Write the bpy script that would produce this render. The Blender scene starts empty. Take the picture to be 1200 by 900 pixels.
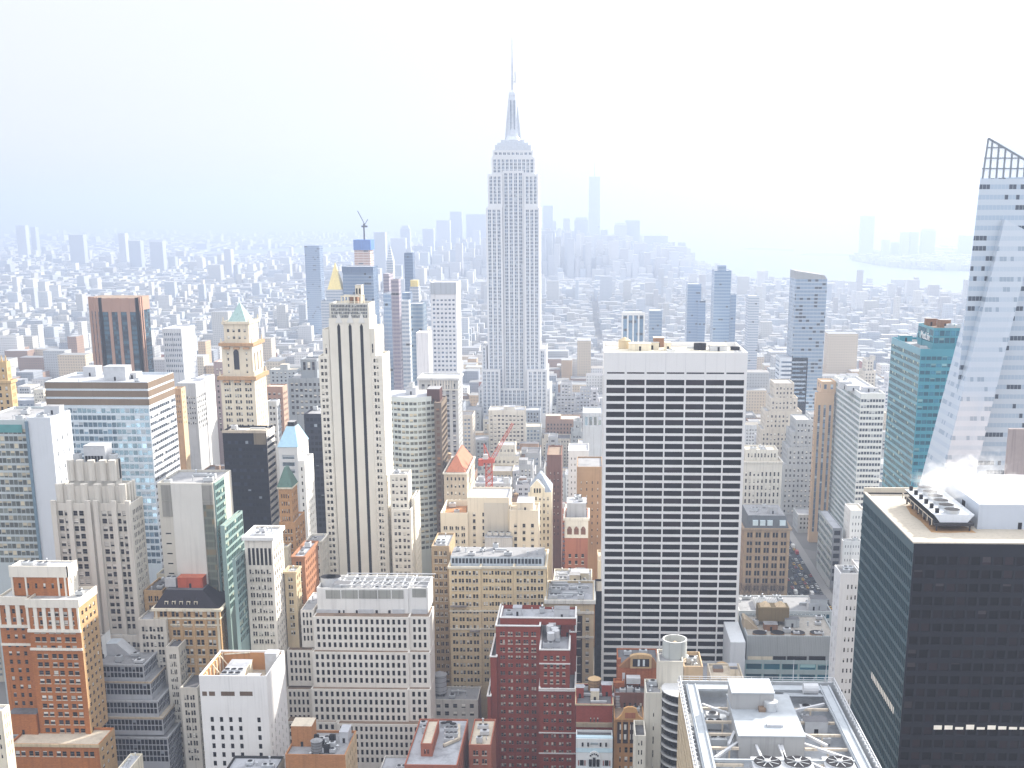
import bpy, math, random
from mathutils import Vector
random.seed(7)
R = math.radians
SC = bpy.context.scene
COL = SC.collection
# ---------------------------------------------------------------- camera, sky, sun, exposure
CAM_H = 260.0
PITCH, YAW, FPX, PX, PY = R(13.38), R(1.587), 1370.0, 651.0, 576.0
cam = bpy.data.cameras.new("camera")
cam_o = bpy.data.objects.new("camera", cam); COL.objects.link(cam_o)
cam_o.location = (0, 0, CAM_H)
cam_o.rotation_euler = (math.pi/2 - PITCH, 0, YAW)
cam.sensor_width = 36.0
cam.lens = FPX/1200*36
cam.shift_x = (600-PX)/1200
cam.shift_y = (PY-450)/1200
cam.clip_start = 1.0
cam.clip_end = 120000.0
SC.camera = cam_o

SUN_EL, SUN_AZ = R(26), R(44)          # azimuth to the right of the view along the avenue
world = bpy.data.worlds.new("World"); SC.world = world
world.use_nodes = True
wn = world.node_tree; wn.nodes.clear()
wo = wn.nodes.new("ShaderNodeOutputWorld"); wb = wn.nodes.new("ShaderNodeBackground")
sky = wn.nodes.new("ShaderNodeTexSky"); sky.sky_type = 'NISHITA'; sky.sun_disc = False
sky.sun_elevation = SUN_EL; sky.sun_rotation = SUN_AZ
sky.altitude = 100; sky.air_density = 1.0; sky.dust_density = 2.0; sky.ozone_density = 2.0
wb.inputs[1].default_value = 0.15
hs = wn.nodes.new('ShaderNodeHueSaturation'); hs.inputs['Saturation'].default_value = .22
wn.links.new(sky.outputs[0], hs.inputs['Color']); veil = wn.nodes.new('ShaderNodeMix'); veil.data_type = 'RGBA'       # thin cloud veil added over the whole sky to even its light
veil.inputs[0].default_value = .88
tc = wn.nodes.new('ShaderNodeTexCoord'); sz = wn.nodes.new('ShaderNodeSeparateXYZ'); wn.links.new(tc.outputs['Generated'], sz.inputs[0])
mr = wn.nodes.new('ShaderNodeMapRange'); mr.interpolation_type = 'SMOOTHSTEP'       # sky shaped brighter toward the unseen zenith to fill the shaded walls
mr.inputs[1].default_value = .12; mr.inputs[2].default_value = .70; mr.inputs[3].default_value = 1.0; mr.inputs[4].default_value = 2.7
vs_ = wn.nodes.new('ShaderNodeVectorMath'); vs_.operation = 'SCALE'; vs_.inputs[0].default_value = (1.50, 1.53, 1.60)
wn.links.new(sz.outputs[2], mr.inputs[0]); wn.links.new(mr.outputs[0], vs_.inputs['Scale']); wn.links.new(vs_.outputs[0], veil.inputs[7])
wn.links.new(hs.outputs[0], veil.inputs[6]); wn.links.new(veil.outputs[2], wb.inputs[0]); wn.links.new(wb.outputs[0], wo.inputs[0])
sun = bpy.data.lights.new("sun", 'SUN'); sun.energy = 3.3; sun.angle = R(1.5); sun.color = (1.0, .93, .82)
sun_o = bpy.data.objects.new("sun", sun); COL.objects.link(sun_o)
sd = Vector((math.sin(SUN_AZ)*math.cos(SUN_EL), math.cos(SUN_AZ)*math.cos(SUN_EL), math.sin(SUN_EL)))
sun_o.rotation_euler = (-sd).to_track_quat('-Z', 'Y').to_euler()
VS = SC.view_settings
VS.view_transform = 'Standard'; VS.look = 'None'; VS.gamma = 1.0; VS.use_curve_mapping = False
VS.exposure = 1.78
HAZE_DENSITY, HAZE_G, HAZE_COL = 0.00020, 0.30, (.395, .462, .60)
SC.cycles.max_bounces = 6; SC.cycles.diffuse_bounces = 2; SC.cycles.glossy_bounces = 3
SC.cycles.transmission_bounces = 2; SC.cycles.volume_bounces = 1; SC.cycles.transparent_max_bounces = 8
SC.cycles.use_denoising = True
SC.cycles.caustics_reflective = False; SC.cycles.caustics_refractive = False
SC.cycles.use_adaptive_sampling = False

# ---------------------------------------------------------------- picture point -> place in the city
_sa, _ca, _sp, _cp = math.sin(YAW), math.cos(YAW), math.sin(PITCH), math.cos(PITCH)
_F = Vector((-_sa*_cp, _ca*_cp, -_sp)); _Rt = Vector((_ca, _sa, 0)); _Up = Vector((-_sa*_sp, _ca*_sp, _cp))
_O = Vector((0, 0, CAM_H))
def ray(u, v): return _F + _Rt*((u-PX)/FPX) + _Up*((PY-v)/FPX)
def at(u, v, Y):
    d = ray(u, v); t = Y/d.y; return _O + d*t
def at_z(u, v, Z):
    d = ray(u, v); t = (Z-CAM_H)/d.z; return _O + d*t
def at_x(u, v, X):
    d = ray(u, v); t = X/d.x; return _O + d*t
def proj(p):
    q = Vector(p)-_O; zc = q.dot(_F)
    if zc < 1: return (-9999, -9999, 1)
    return (PX + FPX*q.dot(_Rt)/zc, PY - FPX*q.dot(_Up)/zc, zc)
def back_y(X, Z, u, Y):
    """distance along the avenue at which the line (X, *, Z) crosses picture column u"""
    lo, hi = Y, Y+400
    f = lambda y: proj((X, y, Z))[0]-u
    s = f(lo)
    if s*f(hi) > 0: return Y+30
    for _ in range(40):
        m = (lo+hi)/2
        if s*f(m) > 0: lo = m
        else: hi = m
    return lo

# ---------------------------------------------------------------- materials
_mats = {}
def _new(name):
    m = bpy.data.materials.new(name); m.use_nodes = True
    nt = m.node_tree; b = nt.nodes["Principled BSDF"]
    return m, nt, b
def N(nt, typ, **kw):
    n = nt.nodes.new(typ)
    for k, v in kw.items(): setattr(n, k, v)
    return n
def math_n(nt, op, a, b=None, c=None):
    n = N(nt, "ShaderNodeMath", operation=op)
    for i, x in enumerate((a, b, c)):
        if x is None: continue
        if isinstance(x, (int, float)): n.inputs[i].default_value = x
        else: nt.links.new(x, n.inputs[i])
    return n.outputs[0]
def mixc(nt, fac, a, b):
    n = N(nt, "ShaderNodeMix", data_type='RGBA')
    for i, x in ((0, fac), (6, a), (7, b)):
        if isinstance(x, (int, float)): n.inputs[i].default_value = x
        elif isinstance(x, tuple): n.inputs[i].default_value = (*x, 1) if len(x) == 3 else x
        else: nt.links.new(x, n.inputs[i])
    return n.outputs[2]
def W(c, var=.24, streak=.36, rough=.85, brick=0.0):
    """masonry: base colour with patchy weathering, rain streaks and (optionally) brick speckle"""
    key = ('W', c, var, streak, rough, brick)
    if key in _mats: return _mats[key]
    m, nt, b = _new("masonry")
    g = N(nt, "ShaderNodeNewGeometry"); oi = N(nt, "ShaderNodeObjectInfo")
    n1 = N(nt, "ShaderNodeTexNoise"); n1.inputs["Scale"].default_value = .07; n1.inputs["Detail"].default_value = 6
    n1.inputs["Roughness"].default_value = .65
    nt.links.new(g.outputs["Position"], n1.inputs["Vector"])
    mp = N(nt, "ShaderNodeMapping"); mp.inputs["Scale"].default_value = (.9, .9, .035)
    nt.links.new(g.outputs["Position"], mp.inputs["Vector"])
    n2 = N(nt, "ShaderNodeTexNoise"); n2.inputs["Scale"].default_value = 1.0; n2.inputs["Detail"].default_value = 4
    nt.links.new(mp.outputs[0], n2.inputs["Vector"])
    f1 = math_n(nt, 'MULTIPLY_ADD', n1.outputs[0], var*2.6, 1-var*1.3)
    st = math_n(nt, 'SMOOTHSTEP', n2.outputs[0], .52, .74) if False else math_n(nt, 'MAXIMUM', math_n(nt, 'MULTIPLY_ADD', n2.outputs[0], 4.0, -2.1), 0.0)
    st = math_n(nt, 'MINIMUM', st, 1.0)
    f2 = math_n(nt, 'MULTIPLY_ADD', st, -streak, 1.0)
    f = math_n(nt, 'MULTIPLY', f1, f2)
    if brick > 0:
        mb = N(nt, "ShaderNodeMapping"); mb.inputs["Scale"].default_value = (1.3, 1.3, 3.2)
        nt.links.new(g.outputs["Position"], mb.inputs["Vector"])
        vb = N(nt, "ShaderNodeTexWhiteNoise", noise_dimensions='3D')
        fl = N(nt, "ShaderNodeVectorMath", operation='FLOOR'); nt.links.new(mb.outputs[0], fl.inputs[0])
        nt.links.new(fl.outputs[0], vb.inputs["Vector"])
        f = math_n(nt, 'MULTIPLY', f, math_n(nt, 'MULTIPLY_ADD', vb.outputs[0], brick*2, 1-brick))
    vm = N(nt, "ShaderNodeVectorMath", operation='SCALE'); vm.inputs[0].default_value = c
    nt.links.new(f, vm.inputs["Scale"])
    nt.links.new(vm.outputs[0], b.inputs["Base Color"])
    b.inputs["Roughness"].default_value = rough
    b.inputs["Specular IOR Level"].default_value = .25 if max(c) > .1 else .03
    _mats[key] = m
    return m
def FLAT(name, c, rough=.6, metal=0.0, emit=0.0, spec=.4):
    key = ('F', name, c, rough, metal, emit)
    if key in _mats: return _mats[key]
    m, nt, b = _new(name)
    g = N(nt, "ShaderNodeNewGeometry")
    n1 = N(nt, "ShaderNodeTexNoise"); n1.inputs["Scale"].default_value = .5; n1.inputs["Detail"].default_value = 4
    nt.links.new(g.outputs["Position"], n1.inputs["Vector"])
    f = math_n(nt, 'MULTIPLY_ADD', n1.outputs[0], .44, .78)
    vm = N(nt, "ShaderNodeVectorMath", operation='SCALE'); vm.inputs[0].default_value = c
    nt.links.new(f, vm.inputs["Scale"]); nt.links.new(vm.outputs[0], b.inputs["Base Color"])
    b.inputs["Roughness"].default_value = rough; b.inputs["Metallic"].default_value = metal
    b.inputs["Specular IOR Level"].default_value = spec
    if emit:
        b.inputs["Emission Color"].default_value = (*c, 1); b.inputs["Emission Strength"].default_value = emit
    _mats[key] = m
    return m
def ROOF(c, stain=.5):
    """flat roof: gravel / membrane with ponding stains and seams"""
    key = ('R', c, stain)
    if key in _mats: return _mats[key]
    m, nt, b = _new("roofing")
    g = N(nt, "ShaderNodeNewGeometry")
    n1 = N(nt, "ShaderNodeTexNoise"); n1.inputs["Scale"].default_value = .13; n1.inputs["Detail"].default_value = 7
    n1.inputs["Roughness"].default_value = .7
    n2 = N(nt, "ShaderNodeTexNoise"); n2.inputs["Scale"].default_value = 1.3; n2.inputs["Detail"].default_value = 3
    for n in (n1, n2): nt.links.new(g.outputs["Position"], n.inputs["Vector"])
    s = math_n(nt, 'MINIMUM', math_n(nt, 'MAXIMUM', math_n(nt, 'MULTIPLY_ADD', n1.outputs[0], 5, -2.5), 0), 1)
    f = math_n(nt, 'MULTIPLY', math_n(nt, 'MULTIPLY_ADD', s, -stain, 1.0), math_n(nt, 'MULTIPLY_ADD', n2.outputs[0], .4, .8))
    vm = N(nt, "ShaderNodeVectorMath", operation='SCALE'); vm.inputs[0].default_value = c
    nt.links.new(f, vm.inputs["Scale"]); nt.links.new(vm.outputs[0], b.inputs["Base Color"])
    b.inputs["Roughness"].default_value = .9
    _mats[key] = m
    return m
PANES = {  # glass colour, metallic, rough, chance of a blind, blind colour, frame colour, sash bar
 'sash':   ((.012, .011, .014), 0, .12, .50, (.80, .77, .70), (.24, .22, .19), True),
 'light':  ((.022, .020, .024), 0, .15, .62, (.82, .78, .68), (.46, .42, .35), True),
 'dark':   ((.006, .005, .007), 0, .10, .0, (.2, .2, .2), (.005, .005, .006), False),
 'bronze': ((.008, .005, .006), 0, .12, .05, (.05, .04, .045), (.005, .004, .005), False),
 'grid':   ((.007, .008, .013), 0, .14, .04, (.25, .28, .32), (.012, .012, .016), False),
 'blue':   ((.30, .42, .52), .75, .10, .26, (.60, .66, .72), (.55, .60, .66), False),
 'teal':   ((.03, .14, .20), .45, .10, .15, (.30, .50, .52), (.06, .24, .27), False),
 'green':  ((.06, .15, .15), .45, .10, .18, (.42, .46, .36), (.30, .42, .42), False),
 'warm':   ((.20, .22, .20), .55, .12, .35, (.62, .55, .40), (.42, .46, .46), False),
 'grey':   ((.10, .12, .15), .3, .15, .30, (.55, .56, .56), (.30, .31, .33), False),
 'hazeblue': ((.16, .23, .33), .3, .2, .25, (.5, .55, .6), (.30, .36, .44), False),
 'brown':  ((.10, .05, .03), .1, .2, .3, (.30, .15, .07), (.08, .045, .03), False),
}
def PANE(kind):
    key = ('P', kind)
    if key in _mats: return _mats[key]
    gc, me, ro, pb, bc, fc, bar = PANES[kind]
    m, nt, b = _new("glazing_"+kind)
    uv = N(nt, "ShaderNodeUVMap", uv_map="UVMap"); sx = N(nt, "ShaderNodeSeparateXYZ"); nt.links.new(uv.outputs[0], sx.inputs[0])
    at_ = N(nt, "ShaderNodeAttribute", attribute_name="rnd"); oi = N(nt, "ShaderNodeObjectInfo")
    seed = math_n(nt, 'MULTIPLY_ADD', at_.outputs["Fac"], 91.7, math_n(nt, 'MULTIPLY', oi.outputs["Random"], 57.3))
    w = N(nt, "ShaderNodeTexWhiteNoise", noise_dimensions='1D'); nt.links.new(seed, w.inputs["W"])
    sc = N(nt, "ShaderNodeSeparateColor"); nt.links.new(w.outputs["Color"], sc.inputs[0])
    r1, r2, r3 = sc.outputs[0], sc.outputs[1], sc.outputs[2]
    has = math_n(nt, 'LESS_THAN', r1, pb)
    edge = math_n(nt, 'SUBTRACT', 1.0, math_n(nt, 'MULTIPLY_ADD', r2, .75, .15))
    blind = math_n(nt, 'MULTIPLY', has, math_n(nt, 'GREATER_THAN', sx.outputs[1], edge))
    vm = N(nt, "ShaderNodeVectorMath", operation='SCALE'); vm.inputs[0].default_value = gc
    nt.links.new(math_n(nt, 'MULTIPLY_ADD', math_n(nt, 'POWER', r3, 4.0), 3.2 if not me else 1.0, .6), vm.inputs["Scale"])
    vb = N(nt, "ShaderNodeVectorMath", operation='SCALE'); vb.inputs[0].default_value = bc
    nt.links.new(math_n(nt, 'MULTIPLY_ADD', r3, .5, .6), vb.inputs["Scale"])
    c1 = mixc(nt, blind, vm.outputs[0], vb.outputs[0])
    du = math_n(nt, 'ABSOLUTE', math_n(nt, 'SUBTRACT', sx.outputs[0], .5)); dv = math_n(nt, 'ABSOLUTE', math_n(nt, 'SUBTRACT', sx.outputs[1], .5))
    fr = math_n(nt, 'MAXIMUM', math_n(nt, 'GREATER_THAN', du, .455), math_n(nt, 'GREATER_THAN', dv, .46))
    if bar: fr = math_n(nt, 'MAXIMUM', fr, math_n(nt, 'LESS_THAN', dv, .03))
    c2 = mixc(nt, fr, c1, fc)
    nt.links.new(c2, b.inputs["Base Color"])
    solid = math_n(nt, 'MAXIMUM', blind, fr)
    nt.links.new(math_n(nt, 'MULTIPLY_ADD', solid, .6-ro, ro), b.inputs["Roughness"])
    if me: nt.links.new(math_n(nt, 'MULTIPLY_ADD', solid, -me, me), b.inputs["Metallic"])
    b.inputs["Specular IOR Level"].default_value = .35 if me else .05
    # slight waviness of old glass
    if me:
        g = N(nt, "ShaderNodeNewGeometry"); nz = N(nt, "ShaderNodeTexNoise"); nz.inputs["Scale"].default_value = .25
        nt.links.new(g.outputs["Position"], nz.inputs["Vector"])
        bp = N(nt, "ShaderNodeBump"); bp.inputs["Strength"].default_value = .25; bp.inputs["Distance"].default_value = .3
        nt.links.new(nz.outputs[0], bp.inputs["Height"]); nt.links.new(bp.outputs[0], b.inputs["Normal"])
    _mats[key] = m
    return m
def CW(glass, span, fh=4.0, bay=1.6, frac=.55, dark=(.02, .025, .03), pdark=.3, metal=.5, rough=.15, fz=0.0, wide=3):
    """curtain wall: floor bands of glass between spandrels, single panes darker where the blinds are open"""
    key = ('C', glass, span, fh, bay, frac, dark, pdark, metal, rough, wide)
    if key in _mats: return _mats[key]
    m, nt, b = _new("curtain_wall")
    g = N(nt, "ShaderNodeNewGeometry"); sx = N(nt, "ShaderNodeSeparateXYZ"); nt.links.new(g.outputs["Position"], sx.inputs[0])
    z = math_n(nt, 'DIVIDE', sx.outputs[2], fh)
    h = math_n(nt, 'DIVIDE', math_n(nt, 'ADD', sx.outputs[0], sx.outputs[1]), bay)
    zf = math_n(nt, 'FRACT', z); zi = math_n(nt, 'FLOOR', z); hi = math_n(nt, 'FLOOR', h); hf = math_n(nt, 'FRACT', h)
    isg = math_n(nt, 'LESS_THAN', zf, frac)
    cv = N(nt, "ShaderNodeCombineXYZ"); nt.links.new(math_n(nt, 'FLOOR', math_n(nt, 'DIVIDE', hi, wide)), cv.inputs[0]); nt.links.new(zi, cv.inputs[1])
    w = N(nt, "ShaderNodeTexWhiteNoise", noise_dimensions='3D'); nt.links.new(cv.outputs[0], w.inputs["Vector"])
    cv2 = N(nt, "ShaderNodeCombineXYZ"); nt.links.new(hi, cv2.inputs[0]); nt.links.new(zi, cv2.inputs[1])
    w2 = N(nt, "ShaderNodeTexWhiteNoise", noise_dimensions='3D'); nt.links.new(cv2.outputs[0], w2.inputs["Vector"])
    dk = math_n(nt, 'LESS_THAN', math_n(nt, 'MULTIPLY_ADD', w.outputs[0], .7, math_n(nt, 'MULTIPLY', w2.outputs[0], .3)), pdark)
    gcol = mixc(nt, dk, glass, dark)
    c = mixc(nt, isg, span, gcol)
    mul = math_n(nt, 'LESS_THAN', hf, .12)
    c = mixc(nt, math_n(nt, 'MULTIPLY', mul, .6), c, span)
    nt.links.new(c, b.inputs["Base Color"])
    b.inputs["Metallic"].default_value = metal; b.inputs["Roughness"].default_value = rough
    _mats[key] = m
    return m

# ---------------------------------------------------------------- mesh collecting
class MB:
    def __init__(s): s.v = []; s.f = []; s.m = []; s.mats = []; s.uv = None; s.rnd = None; s.ps = []
    def mi(s, mat):
        if mat not in s.mats: s.mats.append(mat)
        return s.mats.index(mat)
    def quad(s, a, b, c, d, mat):
        n = len(s.v); s.ps.append((n, len(s.f))); s.v += [tuple(a), tuple(b), tuple(c), tuple(d)]; s.f.append((n, n+1, n+2, n+3)); s.m.append(s.mi(mat))
    def poly(s, pts, mat):
        n = len(s.v); s.v += [tuple(p) for p in pts]; s.f.append(tuple(range(n, n+len(pts)))); s.m.append(s.mi(mat))
    def pane(s, a, b, c, d, mat, rnd):
        if s.uv is None: s.uv = []; s.rnd = []
        s.quad(a, b, c, d, mat); s.uv += [(0, 0), (1, 0), (1, 1), (0, 1)]; s.rnd.append(rnd)
    def box(s, x0, x1, y0, y1, z0, z1, mat, top=None):
        n = len(s.v); s.ps.append((n, len(s.f)))
        s.v += [(x0,y0,z0),(x1,y0,z0),(x1,y1,z0),(x0,y1,z0),(x0,y0,z1),(x1,y0,z1),(x1,y1,z1),(x0,y1,z1)]
        k = s.mi(mat); kt = s.mi(top) if top else k
        for f, q in (((0,1,5,4),k),((1,2,6,5),k),((2,3,7,6),k),((3,0,4,7),k),((4,5,6,7),kt),((3,2,1,0),k)):
            s.f.append(tuple(n+i for i in f)); s.m.append(q)
    def prism(s, pts0, pts1, mat, cap=None):
        """frustum between two rings of the same count (counter-clockwise from above)"""
        n = len(pts0); k = len(s.v); s.ps.append((k, len(s.f))); s.v += [tuple(p) for p in pts0]+[tuple(p) for p in pts1]
        mi = s.mi(mat); mc = s.mi(cap) if cap else mi
        for i in range(n):
            j = (i+1) % n; s.f.append((k+i, k+j, k+n+j, k+n+i)); s.m.append(mi)
        s.f.append(tuple(k+n+i for i in range(n))); s.m.append(mc)
        s.f.append(tuple(k+i for i in reversed(range(n)))); s.m.append(mi)
    def cyl(s, x, y, z0, z1, r, mat, n=14, r2=None, cap=None, a0=0.0):
        r2 = r if r2 is None else r2
        c = lambda rr, z: [(x+rr*math.cos(a0+2*math.pi*i/n), y+rr*math.sin(a0+2*math.pi*i/n), z) for i in range(n)]
        s.prism(c(r, z0), c(max(r2, .001), z1), mat, cap)
    def bar(s, p, q, r, mat, n=4):
        p, q = Vector(p), Vector(q); d = (q-p).normalized()
        a = d.cross(Vector((0, 0, 1)))
        if a.length < .01: a = d.cross(Vector((1, 0, 0)))
        a.normalize(); b = d.cross(a)
        ring = lambda o: [o + (a*math.cos(t)+b*math.sin(t))*r for t in [math.pi/4+2*math.pi*i/n for i in range(n)]]
        s.prism(ring(p), ring(q), mat)
    def split(s):
        out = []; ends = s.ps[1:]+[(len(s.v), len(s.f))]
        for (v0, f0), (v1, f1) in zip(s.ps, ends):
            m = MB(); m.v = s.v[v0:v1]; m.f = [tuple(i-v0 for i in f) for f in s.f[f0:f1]]; m.mats = s.mats; m.m = s.m[f0:f1]; out.append(m)
        return out
    def build(s, name, parent=None, smooth=False):
        if not s.f: return None
        me = bpy.data.meshes.new(name)
        off = parent.location if parent else Vector((0, 0, 0))
        p_ = parent.parent if parent else None
        while p_: off = off + p_.location; p_ = p_.parent
        me.from_pydata([(x-off[0], y-off[1], z-off[2]) for x, y, z in s.v], [], s.f)
        for m in s.mats: me.materials.append(m)
        me.polygons.foreach_set("material_index", s.m)
        if s.uv is not None:
            ul = me.uv_layers.new(name="UVMap"); ul.data.foreach_set("uv", [c for p in s.uv for c in p])
            a = me.attributes.new("rnd", 'FLOAT', 'FACE'); a.data.foreach_set("value", s.rnd)
        if smooth: me.polygons.foreach_set("use_smooth", [True]*len(me.polygons))
        me.update()
        o = bpy.data.objects.new(name, me); COL.objects.link(o)
        if parent: o.parent = parent
        return o
def tag(o, label=None, cat=None, group=None, kind=None):
    if label: o["label"] = label
    if cat: o["category"] = cat
    if group: o["group"] = group
    if kind: o["kind"] = kind
    return o
def empty(name, loc):
    o = bpy.data.objects.new(name, None); COL.objects.link(o); o.location = loc; o.empty_display_size = 2
    return o

# ---------------------------------------------------------------- buildings
FOOT = []      # footprints (X0, X1, Y0, Y1)
SEEN = []      # (uL, uR, v of the lowest visible point, Y, short name)
_pane_mesh = {}
SILL = W((.58, .54, .46), .1, .1)
PANE_MIN = 5.0
class St(dict):
    """facade style: fpx floor height in picture pixels (or fh in metres), hf window height / floor, nb bays, per windows per bay, wf glazed share of the bay"""
    def __init__(s, mat, pane, **k):
        super().__init__(mat=mat, pane=pane, fh=3.6, fpx=None, hf=.55, nb=None, bay=3.6, per=1, wf=.5, mt=1.5, ms=1.0, mb=0.0, rec=.3, sp=None, sill=False, pier=None, pw=.4, pd=.35, skip=(), gap=.3)
        s.update(k)
    def alt(s, **k):
        t = St(s['mat'], s['pane']); t.update(s); t.update(k); return t

EACH = set('window_stripe stripe_finial lit_window louver_band white_ledge diagonal_brace roof_beam penthouse_door penthouse_panel small_window bay_window tall_window buttress pilaster attic_opening mast_fin brown_band pier column support_leg stone_band band_course corner_post finial balcony brace louver parapet_band stained_slot skylight ribbed_skylight penthouse_window service_panel attic_slot rooftop_plant roof_pipe tank_house_opening dark_recess fan_ring setback_block terrace_coping shed fan_deck concrete_panel'.split())
class Building:
    def __init__(s, name, label, cat='skyscraper', group=None, short=None):
        s.name, s.label, s.cat, s.group, s.short = name, label, cat, group, short
        s.wall = MB(); s.roofm = MB(); s.win = []; s.parts = []; s.tiers = []; s.vbmax = 0
    def part(s, name, of=None, smooth=False):
        mb = MB(); s.parts.append((name, mb, smooth, of)); return mb
    def face(s, o, ud, Wd, z0, z1, st, zlo, m_per_px):
        """one facade: wall strips round recessed windows"""
        n = Vector((ud.y, -ud.x, 0)); wm = st['mat']; mb = s.wall
        P = lambda u, z, d=0.0: (o.x+ud.x*u - n.x*d, o.y+ud.y*u - n.y*d, z)
        def strip(u0, u1, a, b, mat=wm):
            if u1-u0 > 1e-4 and b-a > 1e-4: mb.quad(P(u0, a), P(u1, a), P(u1, b), P(u0, b), mat)
        fh = st['fpx']*m_per_px if st['fpx'] else st['fh']
        wh = fh*st['hf']
        use = Wd-2*st['ms']
        if use < 1.5: strip(0, Wd, z0, z1); return
        nb = st['nb'] or max(1, round(use/st['bay'])); b = use/nb
        gw = b*st['wf']; per = st['per']; g = st['gap']
        ww = gw/(per+(per-1)*g)
        cols = []
        for i in range(nb):
            if i in st['skip']: continue
            a = st['ms']+i*b+(b-gw)/2
            for k in range(per): cols.append((a+k*ww*(1+g), a+k*ww*(1+g)+ww))
        rows = []
        z = z1-st['mt']
        zl = max(z0+st['mb'], zlo)
        while z-fh*.3-wh > zl:
            zt = z-(fh-wh)*.35; rows.append((zt-wh, zt)); z -= fh
        if not rows: strip(0, Wd, z0, z1); return
        rec = st['rec']; sp = st['sp']; last = z1
        for zb, zt in rows:
            if sp and last < z1:
                u = 0
                for c0, c1 in cols: strip(u, c0, zt, last); strip(c0, c1, zt, last, sp); u = c1
                strip(u, Wd, zt, last)
            else: strip(0, Wd, zt, last)
            u = 0
            for c0, c1 in cols:
                strip(u, c0, zb, zt); u = c1
                mb.quad(P(c0, zb), P(c1, zb), P(c1, zb, rec), P(c0, zb, rec), wm)
                mb.quad(P(c0, zt, rec), P(c1, zt, rec), P(c1, zt), P(c0, zt), wm)
                mb.quad(P(c0, zb), P(c0, zb, rec), P(c0, zt, rec), P(c0, zt), wm)
                mb.quad(P(c1, zb, rec), P(c1, zb), P(c1, zt), P(c1, zt, rec), wm)
                s.win.append((st['pane'], Vector(P(c0, zb, rec)), ud, c1-c0, zt-zb, n, rec, st['sill']))
            strip(u, Wd, zb, zt)
            last = zb
        strip(0, Wd, z0, last)
        if st['pier']:
            pw, pd = st['pw'], st['pd']
            for i in range(nb+1):
                c = min(max(st['ms']+i*b, pw/2+.02), Wd-pw/2-.02)
                a0, a1 = Vector(P(c-pw/2, 0, -pd)), Vector(P(c+pw/2, 0, .05))
                mb.box(min(a0.x, a1.x), max(a0.x, a1.x), min(a0.y, a1.y), max(a0.y, a1.y), max(z0, zlo-5), z1+.4, st['pier'])
    def tier(s, D, uL, uR, v, vb=900, uB=None, dep=None, st=None, side=None, z0=0.0, roof=None, par=1.0, faces=None, reg=True, wallmat=None, ref='L'):
        a = at(uL, v, D); c = at(uR, v, D)
        X0, X1, Z = a.x, c.x, at((uL+uR)/2, v, D).z
        uc = (uL+uR)/2
        if uB is not None: Y1 = back_y(X1 if uc < 690 else X0, Z, uB, D)
        else: Y1 = D+(dep or 25)
        return s.blk(X0, X1, D, Y1, Z, vb, st, side, z0, roof, par, faces, reg, wallmat)
    def blk(s, X0, X1, Y0, Y1, Z, vb=900, st=None, side=None, z0=0.0, roof=None, par=1.0, faces=None, reg=True, wallmat=None):
        side = side or st
        zlo = at(651, vb, Y0).z-2
        q0 = proj((X0, Y0, Z)); q1 = proj((X0, Y0, Z-10)); mpp = 10/max(q1[1]-q0[1], .01)
        zlo_s = min(zlo, at(651, vb, Y1).z)
        wm = wallmat or (st['mat'] if st else W((.5, .5, .5)))
        faces = faces or ('FR' if (q0[0]+proj((X1, Y0, Z))[0])/2 < 690 else 'FL')
        X, Y = Vector((1, 0, 0)), Vector((0, 1, 0))
        for k, o, ud, w in (('F', Vector((X0, Y0, 0)), X, X1-X0), ('R', Vector((X1, Y0, 0)), Y, Y1-Y0), ('L', Vector((X0, Y1, 0)), -Y, Y1-Y0), ('B', Vector((X1, Y1, 0)), -X, X1-X0)):
            stt = st if k in 'FB' else side
            if k in faces and stt: s.face(o, ud, w, z0, Z, stt, zlo if k == 'F' else zlo_s, mpp)
            else:
                n = o+ud*w; m2 = (stt or {}).get('mat', wm)
                s.wall.quad((o.x, o.y, z0), (n.x, n.y, z0), (n.x, n.y, Z), (o.x, o.y, Z), m2)
        t = min(.45, (X1-X0)*.1); rz = Z-par
        if par > 0:
            cap = wm
            i0, i1, j0, j1 = X0+t, X1-t, Y0+t, Y1-t
            for (a, b, c, d) in (((X0,Y0),(X1,Y0),(i1,j0),(i0,j0)), ((X1,Y0),(X1,Y1),(i1,j1),(i1,j0)), ((X1,Y1),(X0,Y1),(i0,j1),(i1,j1)), ((X0,Y1),(X0,Y0),(i0,j0),(i0,j1))):
                s.wall.quad((*a, Z), (*b, Z), (*c, Z), (*d, Z), cap)
                s.wall.quad((*d, Z), (*c, Z), (*c, rz), (*d, rz), cap)
            s.roofm.quad((i0, j0, rz), (i1, j0, rz), (i1, j1, rz), (i0, j1, rz), roof or ROOF((.42, .42, .42)))
        else:
            s.roofm.quad((X0, Y0, Z), (X1, Y0, Z), (X1, Y1, Z), (X0, Y1, Z), roof or ROOF((.42, .42, .42)))
        if reg:
            FOOT.append((X0, X1, Y0, Y1))
            us = [proj((x, y, Z))[0] for x in (X0, X1) for y in (Y0, Y1)]
            SEEN.append((min(us), max(us), vb, Y0, s))
        T = dict(X0=X0, X1=X1, Y0=Y0, Y1=Y1, Z=Z, R=rz); s.tiers.append(T)
        return T
    def cornice(s, T, h=1.2, out=.7, mat=None, z=None, name='cornice'):
        mb = s.part(name); z = T['Z']+.05 if z is None else z; m = mat or s.wall.mats[0]
        x0, x1, y0, y1 = T['X0'], T['X1'], T['Y0'], T['Y1']
        mb.box(x0-out, x1+out, y0-out, y0-.003, z-h, z, m); mb.box(x0-out, x1+out, y1+.003, y1+out, z-h, z, m)
        mb.box(x0-out, x0-.003, y0-.003, y1+.003, z-h, z, m); mb.box(x1+.003, x1+out, y0-.003, y1+.003, z-h, z, m)
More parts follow.
